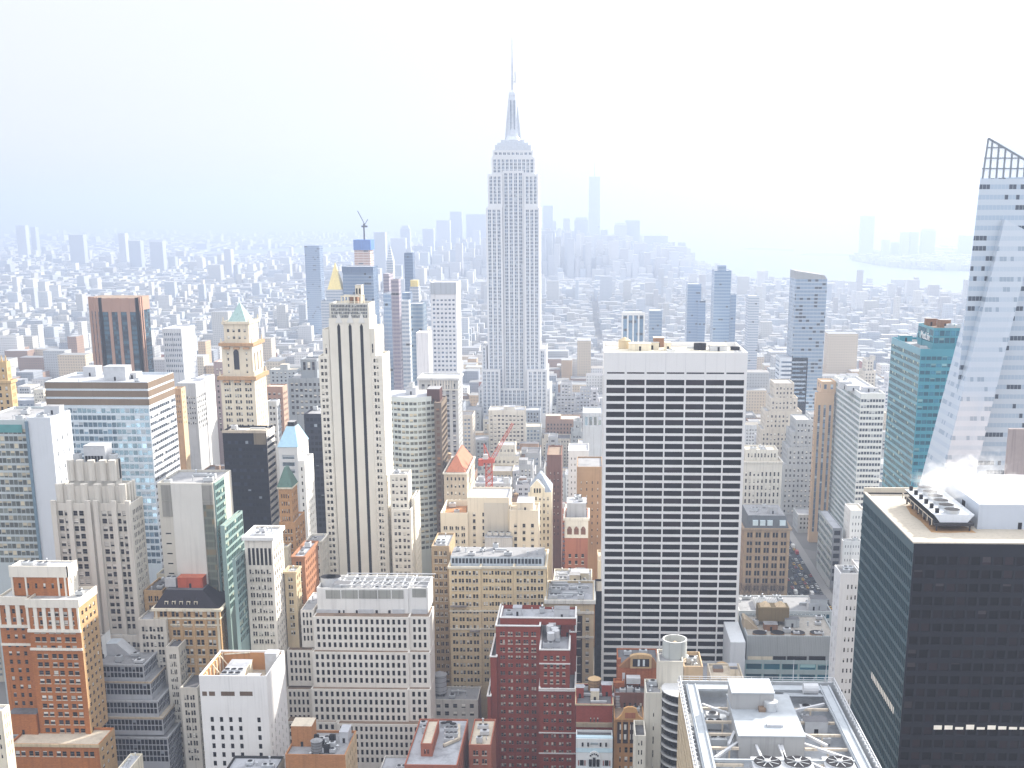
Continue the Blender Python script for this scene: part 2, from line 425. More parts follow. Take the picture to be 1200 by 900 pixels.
    def finish(s):
        if s.tiers:
            x = sum(t['X0']+t['X1'] for t in s.tiers)/2/len(s.tiers); y = min(t['Y0'] for t in s.tiers)
        else: x = y = 0
        root = empty(s.name, (x, y, 0)); tag(root, s.label, s.cat, s.group); s.root = root
        s.wall.build('wall', root)
        for m in (s.roofm.split() if s.roofm.ps else [s.roofm]): m.build('roof', root)
        made = {}
        for nm, mb, sm, of in s.parts:
            par = made.get(id(of), root) if of is not None else root
            if nm in EACH:
                for m in mb.split(): made[id(mb)] = m.build(nm, par, sm)
            else: made[id(mb)] = mb.build(nm, par, sm)
        ranked = []
        for w in s.win:
            k, p, ud, ww, wh, n, rec, sill = w
            c = p+ud*(ww/2)+Vector((0, 0, wh/2)); u, v, zc = proj(c)
            vis = -5 < u < 1205 and -5 < v < 905 and n.dot(_O-c) > 0
            sc = FPX/zc*1024/1200
            area = ww*wh*sc*sc*abs(n.dot((_O-c).normalized())) if vis else 0
            ranked.append((area, w))
        ranked.sort(key=lambda t: -t[0])
        rest = {}
        for i, (area, w) in enumerate(ranked):
            k, p, ud, ww, wh, n, rec, sill = w
            if i < 100 and area >= PANE_MIN:
                key = (k, round(ww, 2), round(wh, 2), sill, round(rec, 2))
                me = _pane_mesh.get(key)
                if me is None:
                    mb = MB(); mb.pane((0, 0, 0), (ww, 0, 0), (ww, 0, wh), (0, 0, wh), PANE(k), 0.0)
                    me_o = mb.build('window'); me = me_o.data; bpy.data.objects.remove(me_o); _pane_mesh[key] = me
                o = bpy.data.objects.new('window', me); COL.objects.link(o); o.parent = root
                o.location = p-root.location; o.rotation_euler = (0, 0, math.atan2(ud.y, ud.x))
                if sill:
                    key = ('sill', round(ww, 2), round(rec, 2)); sm_ = _pane_mesh.get(key)
                    if sm_ is None:
                        mb = MB(); mb.box(-.15, ww+.15, -rec-.22, -rec-.004, -.28, .0, SILL); q_ = mb.build('sill'); sm_ = q_.data; bpy.data.objects.remove(q_); _pane_mesh[key] = sm_
                    q_ = bpy.data.objects.new('sill', sm_); COL.objects.link(q_); q_.parent = o
            else:
                rest.setdefault(k, []).append(w)
        if rest:
            mb = MB()
            for k, L in rest.items():
                for (_, p, ud, ww, wh, n, rec, sill) in L:
                    a = p; b = p+ud*ww; up = Vector((0, 0, wh))
                    mb.pane(a, b, b+up, a+up, PANE(k), random.random())
            o = mb.build('window', root); o["kind"] = "stuff"
        return root

# ---------------------------------------------------------------- roof furniture
STEEL = FLAT("galvanised_steel", (.52, .54, .56), .45, .3)
WHITEP = FLAT("white_paint", (.52, .53, .55), .55)
DARKM = FLAT("dark_metal", (.018, .017, .02), .5, spec=.08)
TARP = ROOF((.10, .10, .11))
RWHITE = ROOF((.38, .39, .42), .45); RGREY = ROOF((.27, .27, .28)); RDARK = ROOF((.13, .13, .14)); RTAN = ROOF((.55, .48, .38), .35); RBROWN = ROOF((.24, .17, .12))
def ac_unit(b, x, y, z, w=3, d=2.4, h=1.8, mat=None, name='ac_unit'):
    mb = b.part(name); m = mat or STEEL
    mb.box(x-w/2, x+w/2, y-d/2, y+d/2, z+.35, z+h, m)
    for sx in (-1, 1): mb.box(x+sx*w*.36-.12, x+sx*w*.36+.12, y-d*.42, y+d*.42, z, z+.35, DARKM)
    k = 2 if w > 4 else 1
    for i in range(k):
        cx = x+(i-(k-1)/2)*w/k; b.part('fan', mb).cyl(cx, y, z+h+.004, z+h+.3, min(w/k, d)*.38, m, 12, cap=DARKM)
def vent(b, x, y, z, h=1.6, r=.3):
    mb = b.part('vent_pipe'); mb.cyl(x, y, z, z+h, r, STEEL, 8); mb.cyl(x, y, z+h, z+h+.25, r*1.7, STEEL, 8, r2=r*.6)
def bulkhead(b, x0, x1, y0, y1, z, h, mat, name='bulkhead', top=None, door=True):
    mb = b.part(name); mb.box(x0, x1, y0, y1, z, z+h, mat, top or RGREY)
    mb.box(x0-.15, x1+.15, y0-.15, y1+.15, z+h+.004, z+h+.25, mat, top or RGREY)
    if door and h > 2.4: b.part('door', mb).box((x0+x1)/2-.5, (x0+x1)/2+.5, y0-.06, y0-.003, z, z+2.1, DARKM)
def duct(b, pts, z, r=.5, mat=None):
    mb = b.part('duct')
    for p, q in zip(pts, pts[1:]): mb.bar((*p, z+.9), (*q, z+.9), r*1.3, mat or STEEL)
    for p in pts: mb.box(p[0]-.1, p[0]+.1, p[1]-.1, p[1]+.1, z, z+.8, DARKM)
def clutter(b, T, n=6, seed=1, box=None, mats=None):
    """air handlers, stair heads, vents and ducts over a roof"""
    rg = random.Random(seed); x0, x1, y0, y1 = box or (T['X0']+1, T['X1']-1, T['Y0']+1, T['Y1']-1)
    z = T['R']; wm = (mats or [b.wall.mats[0]])
    taken = []
    for i in range(n*6):
        if len(taken) >= n: break
        k = rg.choice('AABVVDA'); w = {'A': rg.uniform(2, 5), 'B': rg.uniform(4, 8), 'V': .8, 'D': rg.uniform(5, 10)}[k]; d = {'A': rg.uniform(2, 3.2), 'B': rg.uniform(3.5, 6), 'V': .8, 'D': 1.5}[k]
        if x1-x0 < w+1 or y1-y0 < d+1: continue
        x, y = rg.uniform(x0+w/2, x1-w/2), rg.uniform(y0+d/2, y1-d/2)
        if any(abs(x-a) < (w+c)/2+.5 and abs(y-e) < (d+f)/2+.5 for a, e, c, f in taken): continue
        taken.append((x, y, w, d))
        if k == 'A': ac_unit(b, x, y, z, w, d, rg.uniform(1.4, 2.8), rg.choice([STEEL, WHITEP, STEEL]))
        elif k == 'B': bulkhead(b, x-w/2, x+w/2, y-d/2, y+d/2, z, rg.uniform(2.6, 4.5), rg.choice(wm), top=rg.choice([RGREY, RWHITE, RDARK]))
        elif k == 'V': vent(b, x, y, z, rg.uniform(1, 2.4), rg.uniform(.2, .4))
        else: duct(b, [(x-w/2, y), (x+w/2, y)], z, rg.uniform(.35, .6))
WOOD = W((.30, .19, .10), .2, .5, .8, .25); WOODROOF = W((.52, .36, .20), .2, .1)
def water_tank(x, y, z, r, h, label, leg=2.5, mat=None, roofm=None):
    root = empty('water_tank', (x, y, z)); tag(root, label, 'water tank', 'rooftop water tanks')
    mb = MB(); mb.cyl(x, y, z+leg, z+leg+h, r, mat or WOOD, 18)
    for k in range(4): mb.cyl(x, y, z+leg+h*(k+.5)/4, z+leg+h*(k+.5)/4+.12, r*1.02, DARKM, 18)
    mb.build('tank', root)
    mb = MB(); mb.cyl(x, y, z+leg+h, z+leg+h+r*.55, r*1.1, roofm or WOODROOF, 18, r2=.05); mb.build('roof', root)
    for sx in (-1, 1):
        for sy in (-1, 1):
            mb = MB(); mb.box(x+sx*r*.62-.15, x+sx*r*.62+.15, y+sy*r*.62-.15, y+sy*r*.62+.15, z, z+leg, DARKM); mb.build('leg', root)
    return root
# ================================================================ the near city
OUT = []
def done(b): b.finish(); OUT.append(b); return b
CREAM = W((.74, .67, .53)); LIME = W((.74, .70, .62)); LIMEG = W((.52, .50, .46)); WHITE = W((.78, .77, .75), .08, .12)
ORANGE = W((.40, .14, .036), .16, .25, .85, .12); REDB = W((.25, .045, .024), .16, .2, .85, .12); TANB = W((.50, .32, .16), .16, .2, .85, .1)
BROWNB = W((.26, .14, .08), .16, .2, .85, .1); TAN = W((.56, .45, .29)); CONC = W((.45, .44, .42)); GREYW = W((.40, .41, .43))
zat = lambda v, D: at(651, v, D).z

# --- orange brick tower, lower left
b = Building('art_deco_tower', 'orange brick tower with cream limestone top stories at the lower left corner', short='orange brick tower')
s_or = St(ORANGE, 'sash', fpx=10, hf=.52, nb=3, per=2, wf=.74, gap=.35, mt=4.5, ms=1.5, sill=True, rec=.25)
s_or_sunlit = St(TANB, 'sash', fpx=10, hf=.5, bay=4.0, per=1, wf=.5, mt=5, ms=1.2, sill=True)  # paler brick on the right side, sunlight put into its colour
T = b.tier(450, 30, 91, 703, uB=112, st=s_or, side=s_or_sunlit, vb=872, wallmat=W((.66, .60, .50)), z0=zat(872, 450))
Tl = b.tier(455, -4, 31.5, 700, dep=30, st=s_or.alt(nb=3, per=1, wf=.42), vb=872, faces='F', z0=zat(872, 450), wallmat=W((.66, .60, .50)))
# limestone top section: pilasters, spandrel bands and a coping in front of the brick
LS = W((.78, .73, .64), .12, .2)
mb = b.part('stone_facing')
for TT, n in ((T, 7), (Tl, 4)):
    x0, x1, y0, z = TT['X0'], TT['X1'], TT['Y0'], TT['Z']
    zb = zat(743, 450)
    wd = (x1-x0)
    for i in range(n):
        c = x0+wd*(i/(n-1)); w_ = wd/(n-1)*.21
        mb.box(max(x0, c-w_), min(x1, c+w_), y0-.5, y0-.003, zb, z-3.2, LS)
    mb.box(x0-.3, x1+.3, y0-.7, y0-.003, z-3.2, z+.4, LS); mb.box(x0-.3, x1+.3, y0-.8, y0-.004, zb-1.2, zb, LS)
    mb.box(x0-.2, x1+.2, y0-.5, y0-.005, zb-9.2, zb-8.2, LS)
Zs = T['Z']
mb.box(T['X1']+.003, T['X1']+.5, T['Y0']-.5, T['Y1'], Zs-3, Zs+.4, LS)
P = b.tier(458, 11.5, 78, 664, uB=89, st=s_or.alt(nb=6, per=1, wf=.3, fpx=12, mt=6.5), side=St(LS, 'sash', fpx=12, bay=4, wf=.3, mt=5), vb=700, z0=T['R'], roof=RWHITE, par=.6, wallmat=LS, reg=False)
mb = b.part('parapet_band')
mb.box(P['X0']-.4, P['X1']+.4, P['Y0']-.5, P['Y0']-.003, P['Z']-4.5, P['Z']+.3, LS)
mb.box(P['X1']+.003, P['X1']+.4, P['Y0']-.5, P['Y1'], P['Z']-4.5, P['Z']+.3, LS)
for u in (14, 30, 68, 76):
    q = at(u, 690, 457); mb.box(q.x-.35, q.x+.35, P['Y0']-.35, P['Y0']-.004, T['R'], P['Z']-4.5, LS)
L = b.tier(438, 10.5, 115.5, 872, uB=134, st=s_or.alt(nb=6, mt=2.5, fpx=11), side=s_or_sunlit.alt(mt=2), z0=0, roof=RTAN)
mb = b.part('band_course'); mb.box(L['X0']-.3, L['X1']+.3, L['Y0']-.45, L['Y0']-.003, L['Z']-1.2, L['Z']+.05, TAN)
q = at_z(20, 868, L['R']); bulkhead(b, q.x-6, q.x+6, q.y+6, q.y+12, L['R'], 9, ORANGE, top=RDARK)
clutter(b, P, 3, 5, mats=[LS]); clutter(b, T, 2, 8, box=(T['X1']-6, T['X1']-1, T['Y0']+2, T['Y1']-2))
done(b)

# --- pale stone art deco setback tower behind it
b = Building('setback_tower', 'pale grey limestone setback tower with scalloped crown left of the concrete slab', short='scalloped limestone tower')
GST = W((.64, .60, .53), .12, .25)
s2 = St(GST, 'sash', fpx=9, hf=.66, nb=5, per=2, wf=.76, mt=3, ms=1.2, sill=True)
s2s = s2.alt(nb=None, bay=4.5)
B0 = b.tier(500, 62, 153, 590, uB=167, st=s2.alt(nb=5), side=s2s, vb=745)
mb = b.part('buttress')
for u in (63.5, 82, 104, 113, 134, 150.5):
    q = at(u, 590, 500); mb.box(q.x-1.1, q.x+1.1, B0['Y0']-1.4, B0['Y0']-.003, 0, B0['Z']+1.5, GST)
B1 = b.tier(503, 67, 146, 570, uB=158, st=St(GST, 'sash', fpx=20, hf=.55, nb=5, wf=.26, mt=2.5, ms=1), z0=B0['R'], vb=592, reg=False)
B2 = b.tier(507, 80, 134, 542, uB=141, st=St(GST, 'sash', fpx=24, hf=.6, nb=4, wf=.28, mt=4, ms=1), z0=B1['R'], vb=572, reg=False)
mb = b.part('fluted_crown')
for TT, n in ((B1, 6), (B2, 5)):
    for i in range(n):
        x = TT['X0']+(TT['X1']-TT['X0'])*(i/(n-1)); x = min(max(x, TT['X0']+1.0), TT['X1']-1.0)
        mb.cyl(x, TT['Y0'], TT['Z']-8.2, TT['Z']+1.2, 1.7, GST, 8, a0=.39)
    n2 = 3
    for i in range(n2):
        y = TT['Y0']+3+(TT['Y1']-TT['Y0']-6)*i/(n2-1); mb.box(TT['X1']+.003, TT['X1']+.9, y-1, y+1, TT['Z']-8, TT['Z']+1, GST)
q0 = at(98, 530, 512); q1 = at(123, 530, 512)
bulkhead(b, q0.x, q1.x, 512, 520, B2['R'], zat(526, 512)-B2['R'], WHITEP, name='mechanical_penthouse', top=RWHITE)
ac_unit(b, q0.x-3, 512, B2['R'], 3, 3, 4); ac_unit(b, q1.x+3, 514, B2['R'], 3, 3, 3.5)
mb = b.part('louver')
for i in range(6): mb.box(q0.x+.5+i*1.4, q0.x+1.6+i*1.4, 511.9, 511.99, B2['R']+.5, B2['R']+3, DARKM)
W1 = b.tier(492, 161, 194, 726, uB=206, st=s2.alt(nb=3), side=s2s, roof=RWHITE, vb=790)
b.tier(496, 88, 168, 744, dep=20, st=s2.alt(nb=6), vb=790, faces='F')
W2 = b.tier(485, 194, 209, 758, uB=228, st=s2.alt(nb=2, per=2), side=s2s, roof=RDARK)
W3 = b.tier(478, 211, 231, 806, uB=246, st=s2.alt(nb=2), side=s2s, roof=RDARK)
done(b)

# --- dark terraced glass office
b = Building('terraced_office', 'dark grid fronted office stepping out in five terraces beside the orange brick tower', 'office building', short='dark terraced office')
GRIDW = W((.40, .41, .44), .12, .15, .6)
s3 = St(GRIDW, 'grid', fpx=6.6, hf=.86, bay=1.65, wf=.84, mt=.9, ms=.4, rec=.18)
RAILTAN = W((.42, .34, .25)); 
tr = [(476, 110, 168, 779, 799, 184.7, RGREY), (474.2, 110, 176.5, 799, 820, 196.5, RGREY), (472.4, 110, 184.5, 821, 840, 207, RGREY), (470.6, 110, 190.5, 841, 861, 217, RTAN), (468.8, 110, 196.5, 864, 900, 228, RGREY)]
for i, (D, a, c, v, vb, uB, rf) in enumerate(tr):
    T = b.tier(D, a, c, v, vb, uB=uB, st=s3, z0=0 if i == 4 else zat(vb+6, D), roof=rf, par=.35, reg=(i == 4))
    mb = b.part('terrace_coping', ); m = RAILTAN if i in (1, 3) else GREYW
    mb.box(T['X0'], T['X1']+.4, T['Y0']-.4, T['Y0']-.003, T['Z']-.5, T['Z']+.25, m); mb.box(T['X1']+.003, T['X1']+.4, T['Y0'], T['Y1'], T['Z']-.5, T['Z']+.25, m)
    if i == 0: T0 = T
q = at_z(120, 770, T0['R'])
bulkhead(b, T0['X0']+1, q.x+1, T0['Y0']+8, T0['Y1'], T0['R'], 10, WHITE, top=RWHITE, name='stair_bulkhead')
q = at_z(138, 768, T0['R'])
mb = b.part('sloped_skylight'); x0, x1, y0, y1, z = q.x-5, q.x+6, q.y, q.y+7, T0['R']
mb.prism([(x0,y0,z),(x1,y0,z),(x1,y1,z),(x0,y1,z)], [(x0,y0,z+5.5),(x0+5,y0,z+5.5),(x0+5,y1,z+5.5),(x0,y1,z+5.5)], WHITEP, FLAT("skylight_glass", (.55, .6, .65), .2))
clutter(b, T0, 5, 31, box=(q.x+1, T0['X1']-1, T0['Y0']+1, T0['Y1']-2))
done(b)

# --- white windowless block with open roof well
b = Building('white_block', 'white rendered block with an open orange walled roof well full of plant', 'building', short='white roof well block')
WR = W((.80, .785, .77), .1, .16)
Tn = b.tier(440, 233, 312, 792, uB=333, st=St(WR, 'dark', fpx=10.5, hf=.58, nb=6, per=1, wf=.36, mt=17.5, ms=2.2, skip=(4,)), side=St(WR, 'dark', fpx=10.5, hf=.55, bay=5, wf=.22, mt=22), par=8.5, roof=RTAN)
x0, x1, y0, y1, z, Z = Tn['X0'], Tn['X1'], Tn['Y0'], Tn['Y1'], Tn['R'], Tn['Z']
mb = b.part('roof_well_lining'); OL = W((.50, .24, .09), .2, .3)
mb.box(x0+.5, x1-.5, y1-.9, y1-.5, z, Z-.8, OL); mb.box(x0+.455, x0+.9, y0+.5, y1-.9, z, Z-.8, OL)
for i in range(7):
    y = y0+1.5+(y1-y0-3)*i/6; mb.box(x0+.9, x0+1.5, y-.25, y+.25, z, Z-.8, CREAM)
mb = b.part('brace')
for i in range(3):
    y = y0+4+(y1-y0-8)*i/2; mb.bar((x0+1, y, Z-1), (x0+5, y, z+2), .25, CREAM)
mb.bar((x0+2, y1-1.2, Z-1.5), (x0+13, y1-1.2, Z-.6), .3, CREAM)
bulkhead(b, x0+6.5, x0+15, y0+4, y1-5, z, 6.0, CREAM, name='cooling_plant', top=RWHITE)
mb = b.part('fan_deck')
for i in range(3):
    for j in range(2): mb.cyl(x0+8+i*2.8, y0+7.5+j*4, z+6.25, z+6.9, 1.15, STEEL, 14, cap=DARKM)
bulkhead(b, x0+17, x0+22.5, y0+4, y0+11, z, 5.0, OL, top=RWHITE)
bulkhead(b, x1-6.5, x1-1.5, y1-7, y1-2, z, 9.5, WHITEP, top=RWHITE, name='water_heater_shed')
duct(b, [(x0+16, y0+3), (x1-2, y0+3)], z+1)
mb = b.part('stained_slot')
for u0, u1 in ((237, 242.5), (245, 252), (259, 275), (281, 296)):
    a, c = at(u0, 813, 440), at(u1, 813, 440); mb.box(a.x, c.x, y0-.03, y0-.003, a.z-.9, a.z+1.0, W((.14, .09, .06)))
done(b)

# --- glass slab with brown bands
b = Building('glass_slab_tower', 'wide blue glass slab with brown striped top and white banded right side', short='brown topped glass slab')
WB = W((.62, .65, .69), .06, .08)
s5 = St(W((.60, .66, .72), .06, .08, .4), 'blue', fpx=8.3, hf=.70, bay=2.6, wf=.95, mt=14, ms=.5, rec=.12)
T5 = b.tier(620, 52.5, 172.5, 447.5, uB=203, st=s5, side=St(WB, 'grey', fpx=8.3, hf=.48, bay=3, wf=.97, mt=14, ms=.3, rec=.2), vb=668, roof=RWHITE, par=1.2)
mb = b.part('brown_band'); BR = W((.20, .145, .10), .15, .1)
zt = T5['Z']
for k in range(3):
    z1 = zt-.3-k*4.5; mb.box(T5['X0']-.2, T5['X1']+.2, T5['Y0']-.25, T5['Y0']-.003, z1-3.3, z1, BR)
    mb.box(T5['X1']+.003, T5['X1']+.25, T5['Y0']-.25, T5['Y1'], z1-3.3, z1, BR)
for (u0, u1, v0, h) in ((98, 113, 441, 5), (122, 148, 446, 7.5), (150, 160, 444, 3)):
    a, c = at_z(u0, v0, T5['R']), at_z(u1, v0, T5['R']); bulkhead(b, a.x, c.x, a.y, a.y+9, T5['R'], h, WHITEP, top=RWHITE, name='mechanical_penthouse')
clutter(b, T5, 5, 3, mats=[WHITEP])
done(b)

# --- white slab with reflecting glass front at the left edge
b = Building('white_slab_tower', 'white panelled slab with a reflecting glass front at the left edge', short='white panelled slab')
s6 = St(W((.50, .55, .56), .06, .1, .4), 'warm', fpx=8.6, hf=.72, bay=2.2, wf=.94, mt=4, ms=.4, rec=.1)
Ta = b.tier(545, -30, 30, 492, dep=40, st=s6, faces='F', vb=668, roof=RGREY)
Tb = b.tier(542, 31, 58.7, 489, uB=82, st=None, side=St(WB, 'grey', fpx=17, hf=.30, bay=7, wf=.18, mt=9, ms=2), wallmat=W((.66, .69, .73), .05, .06, .5), vb=668, roof=RWHITE, faces='FR')
mb = b.part('teal_fascia'); TE = FLAT("teal_panel", (.10, .30, .30), .25)
a, c = at(-28, 500, 544.5), at(26, 507, 544.5); mb.box(a.x, c.x, 544.6, 544.9, c.z, a.z+1, TE)
mb = b.part('edge_fin'); a = at(31, 490, 541); mb.box(a.x-1.2, a.x, 541, 545, 0, Ta['Z'], FLAT("blue_glass_fin", (.22, .33, .42), .12, .6))
clutter(b, Ta, 6, 12, mats=[GREYW]); clutter(b, Tb, 3, 13, mats=[WHITEP])
done(b)

# --- beige tower sliver, far left
b = Building('ornate_tower', 'narrow ornate tan stone tower cut off by the left edge of the photo', short='tan tower at the left edge')
s7 = St(W((.58, .40, .20)), 'sash', fpx=8, hf=.6, nb=3, wf=.4, mt=3)
T = b.tier(700, -14, 12, 446, uB=18, st=s7, vb=487)
T2 = b.tier(703, -14, 7, 424, uB=12, st=s7, z0=T['R'], vb=448, reg=False)
mb = b.part('finial')
for u in (-6, 1, 6): q = at(u, 424, 703); mb.cyl(q.x, 704, T2['R'], T2['Z']+4, .9, s7['mat'], 8, r2=.2)
b.cornice(T, 1.5, .8); done(b)

# --- concrete slab with green glass corner
b = Building('concrete_slab_tower', 'beige concrete slab with green glass corner behind the black mansard roof', short='beige concrete slab')
CS = W((.58, .55, .48), .10, .2)
T8 = b.tier(510, 184, 249, 566, dep=28, st=St(CS, 'dark', fpx=12, hf=.14, nb=5, wf=.55, mt=22, ms=1, skip=(1, 2, 3, 4)), vb=690, faces='F', roof=RGREY)
mb = b.part('concrete_panel'); zb = zat(690, 510)
a, c = at(200, 566, 510), at(236, 566, 510); mb.box(a.x, c.x, 509.6, 509.99, 0, T8['Z'], W((.68, .66, .61), .10, .12))
for u0, u1 in ((188, 200), (236, 248)):
    a, c = at(u0, 568, 510), at(u1, 568, 510)
    for k in range(2): mb.box(a.x+.1, c.x-.1, 509.75, 509.98, T8['Z']-1-(k+1)*7.5+.3, T8['Z']-1-k*7.5, W((.30, .29, .26)))
G8 = b.tier(511, 249.3, 251.5, 566, uB=262.5, st=St(W((.2, .3, .3)), 'green', fpx=8.6, hf=.7, bay=2, wf=.9, mt=1), side=St(W((.20, .30, .28), .06, .1, .5), 'green', fpx=8.6, hf=.72, bay=2.4, wf=.94, mt=1, ms=.3, rec=.12), vb=690)
mb = b.part('glazed_bay'); a, c = at(238, 592, 509), at(249, 592, 509)
mb.box(a.x, c.x, 509.2, 509.97, 0, a.z, CW((.13, .15, .12), (.20, .22, .18), 3.6, 2.2, .7, (.25, .2, .12), .35, .4))
clutter(b, T8, 6, 17, mats=[WHITEP])
done(b)
b = Building('green_glass_block', 'stepped green glass block with white floor bands beside the beige concrete slab', 'office building', short='green glass block')
sg = St(W((.26, .36, .34), .06, .1, .5), 'green', fpx=9, hf=.74, bay=2.4, wf=.95, mt=1, ms=.3, rec=.12)
T = b.tier(500, 258, 263, 616, uB=284, st=sg, vb=700, roof=RTAN)
T2 = b.tier(478, 272, 276, 655, uB=287, st=sg, vb=752, roof=RTAN)
clutter(b, T, 3, 2); done(b)

# --- black slab with striped flank
b = Building('black_slab_tower', 'black slab with white striped right flank below the ornate beige tower', short='black striped slab')
BK = W((.010, .009, .012), .2, .1, .5)
T = b.tier(650, 260.5, 312, 505, uB=321.5, st=St(BK, 'grid', fpx=8.2, hf=.5, nb=12, wf=.88, mt=5, ms=.5, rec=.1), side=St(W((.74, .68, .62), .06), 'dark', fpx=8.2, hf=.5, nb=1, wf=.97, mt=4, ms=.1, rec=.4), vb=612, roof=RTAN, par=1.2)
mb = b.part('service_panel'); a, c = at(297, 507, 650), at(312, 521, 650); mb.box(a.x, c.x, 649.8, 649.99, c.z, a.z, W((.20, .16, .11)))
mb.box(T['X0']-.2, T['X1']+.2, 649.7, 649.98, T['Z']-1.2, T['Z']+.3, W((.5, .42, .33)))
clutter(b, T, 5, 44); done(b)

# --- black mansard
b = Building('mansard_building', 'orange and cream stone building under a black mansard roof with dormers', 'building', short='black mansard building')
s10 = St(TANB, 'sash', fpx=11, hf=.6, nb=5, per=2, wf=.62, mt=.8, ms=1.5, sill=True)
T = b.tier(495, 180, 257, 713, uB=277, st=s10, side=s10.alt(nb=None, bay=4.4), vb=800, par=.4, roof=RDARK)
b.cornice(T, 1.2, 1.0, CREAM)
mb = b.part('upper_wall'); mb.box(T['X0']-.12, T['X1']+.12, T['Y0']-.12, T['Y0']-.003, T['Z']-8.2, T['Z']-7.4, CREAM)
mb.box(T['X0']-.25, T['X1']+.25, T['Y0']-.4, T['Y0']-.004, T['Z']-5.0, T['Z']-4.4, CREAM)
mb.box(T['X1']+.003, T['X1']+.3, T['Y0'], T['Y1'], T['Z']-5, T['Z']-4.4, CREAM)
for i in range(6):
    x = T['X0']+1+(T['X1']-T['X0']-2)*i/5; mb.box(x-.5, x+.5, T['Y0']-.3, T['Y0']-.005, T['Z']-30, T['Z']-1.2, CREAM if i % 5 == 0 else TANB)
x0, x1, y0, y1, z = T['X0'], T['X1'], T['Y0'], T['Y1'], T['Z']
mb = b.part('mansard_roof'); MR = W((.035, .030, .036), .25, .2, .6)
h = 6.8
mb.prism([(x0,y0,z+.08),(x1,y0,z+.08),(x1,y1,z+.08),(x0,y1,z+.08)], [(x0+4,y0+6,z+h),(x1-9,y0+6,z+h),(x1-9,y1-3,z+h),(x0+4,y1-3,z+h)], MR, RDARK)
mr_ = mb
for i in range(5):
    mb = b.part('dormer', mr_); x = x0+5.5+(x1-x0-16.5)*i/4; mb.box(x-.75, x+.75, y0+1.2, y0+3.6, z+1.0, z+2.9, CREAM); mb.cyl(x, y0+2.4, z+2.9, z+3.7, 1.0, MR, 8, r2=.2); mb.box(x-.5, x+.5, y0+1.1, y0+1.197, z+1.3, z+2.6, DARKM)
bulkhead(b, x0+8.5, x0+20, y0+9, y0+15, z+h, 4.6, W((.50, .10, .05)), name='red_shed', top=W((.55, .16, .09)))
ac_unit(b, x0+5.2, y0+11, z+h, 5, 4.5, 4.5)
mb = b.part('pediment'); mb.box(x1-7, x1-.5, y1-8, y1-2, z, z+7, CREAM); mb.prism([(x1-7.3,y1-8.3,z+7),(x1-.2,y1-8.3,z+7),(x1-.2,y1-1.7,z+7),(x1-7.3,y1-1.7,z+7)], [(x1-3.8,y1-8.3,z+9.5),(x1-3.7,y1-8.3,z+9.5),(x1-3.7,y1-1.7,z+9.5),(x1-3.8,y1-1.7,z+9.5)], RTAN)
done(b)
b = Building('stone_block', 'low tan stone block between the limestone tower and the black mansard roof', 'building', short='low tan block')
T = b.tier(505, 168, 190, 692, dep=20, st=s10.alt(nb=2, mt=2), vb=745, roof=RDARK); clutter(b, T, 3, 3); done(b)

# --- cream office tower
b = Building('cream_tower', 'narrow cream tower with tall top windows right of the green glass block', short='narrow cream tower')
s11 = St(W((.74, .69, .61)), 'sash', fpx=9.3, hf=.58, nb=4, per=2, wf=.74, mt=14.5, ms=1, sill=True)
T = b.tier(490, 286, 318.5, 629, uB=331, st=s11, side=s11.alt(nb=None, bay=3.2, per=1, wf=.48, mt=5), vb=762, roof=RWHITE)
b.cornice(T, 1.6, .9, WHITE)
mb = b.part('tall_window'); z = T['Z']
for i in range(6):
    x = T['X0']+1.3+i*(T['X1']-T['X0']-2.6)/5.3; mb.box(x, x+1.15, T['Y0']-.02, T['Y0']-.003, z-13, z-5.2, PANE('dark') if False else DARKM)
clutter(b, T, 6, 23, mats=[WHITEP, GREYW]); done(b)
# low brick blocks right of it
for nm, lab, D, a, c, v, uB, vb, m, rf, sh in (
    ('brick_block', 'brown brick block with white roof below the tan green hipped tower', 530, 342, 357, 652, 372, 730, W((.36, .17, .09), .15, .2, .85, .1), RWHITE, 'brown brick block'),
    ('round_cornered_block', 'slim tan block with curved white roof edge between cream tower and brown brick block', 505, 333, 346.5, 670, 352, 745, TAN, RWHITE, 'slim tan block'),
    ('cream_block', 'small cream striped block tucked behind the narrow cream tower', 560, 330, 337, 640, 342, 668, CREAM, RWHITE, 'small cream block'),
    ('pale_block', 'pale low block with grey roof at the foot of the dark striped tower', 585, 358, 377, 634, 384, 690, LIME, RGREY, 'pale low block')):
    b = Building(nm, lab, 'building', short=sh)
    st = St(m, 'sash', fpx=9, hf=.55, bay=3.4, per=2, wf=.6, mt=2, sill=True)
    T = b.tier(D, a, c, v, uB=uB, st=st, vb=vb, roof=rf); b.cornice(T, .9, .5); clutter(b, T, 3, D); done(b)

# --- white tower with blue pyramid
b = Building('pyramid_roof_tower', 'white tower under a flat topped pale blue pyramid roof', short='blue pyramid tower')
s12 = St(W((.66, .66, .66), .08), 'blue', fpx=8.4, hf=.55, bay=5.5, wf=.8, mt=4, ms=1)
s12s = St(WHITE, 'sash', fpx=8.4, hf=.5, bay=4, per=1, wf=.45, mt=3)
T = b.tier(650, 326, 348.5, 524, uB=361, st=s12.alt(nb=1), side=s12s, vb=635)
T2 = b.tier(640, 349, 357, 540, uB=367, st=s12s, side=s12s, vb=635)
x0, x1, y0, y1, z = T['X0']-.5, T['X1']+.5, T['Y0']-.5, T['Y1'], T['Z']
mb = b.part('pyramid_roof'); BL = FLAT("blue_roof_glass", (.36, .56, .70), .3)
i = (x1-x0)*.3; mb.prism([(x0,y0,z+.05),(x1,y0,z+.05),(x1,y1,z+.05),(x0,y1,z+.05)], [(x0+i,y0+9,z+10.5),(x1-i,y0+9,z+10.5),(x1-i,y1-9,z+10.5),(x0+i,y1-9,z+10.5)], BL, RDARK)
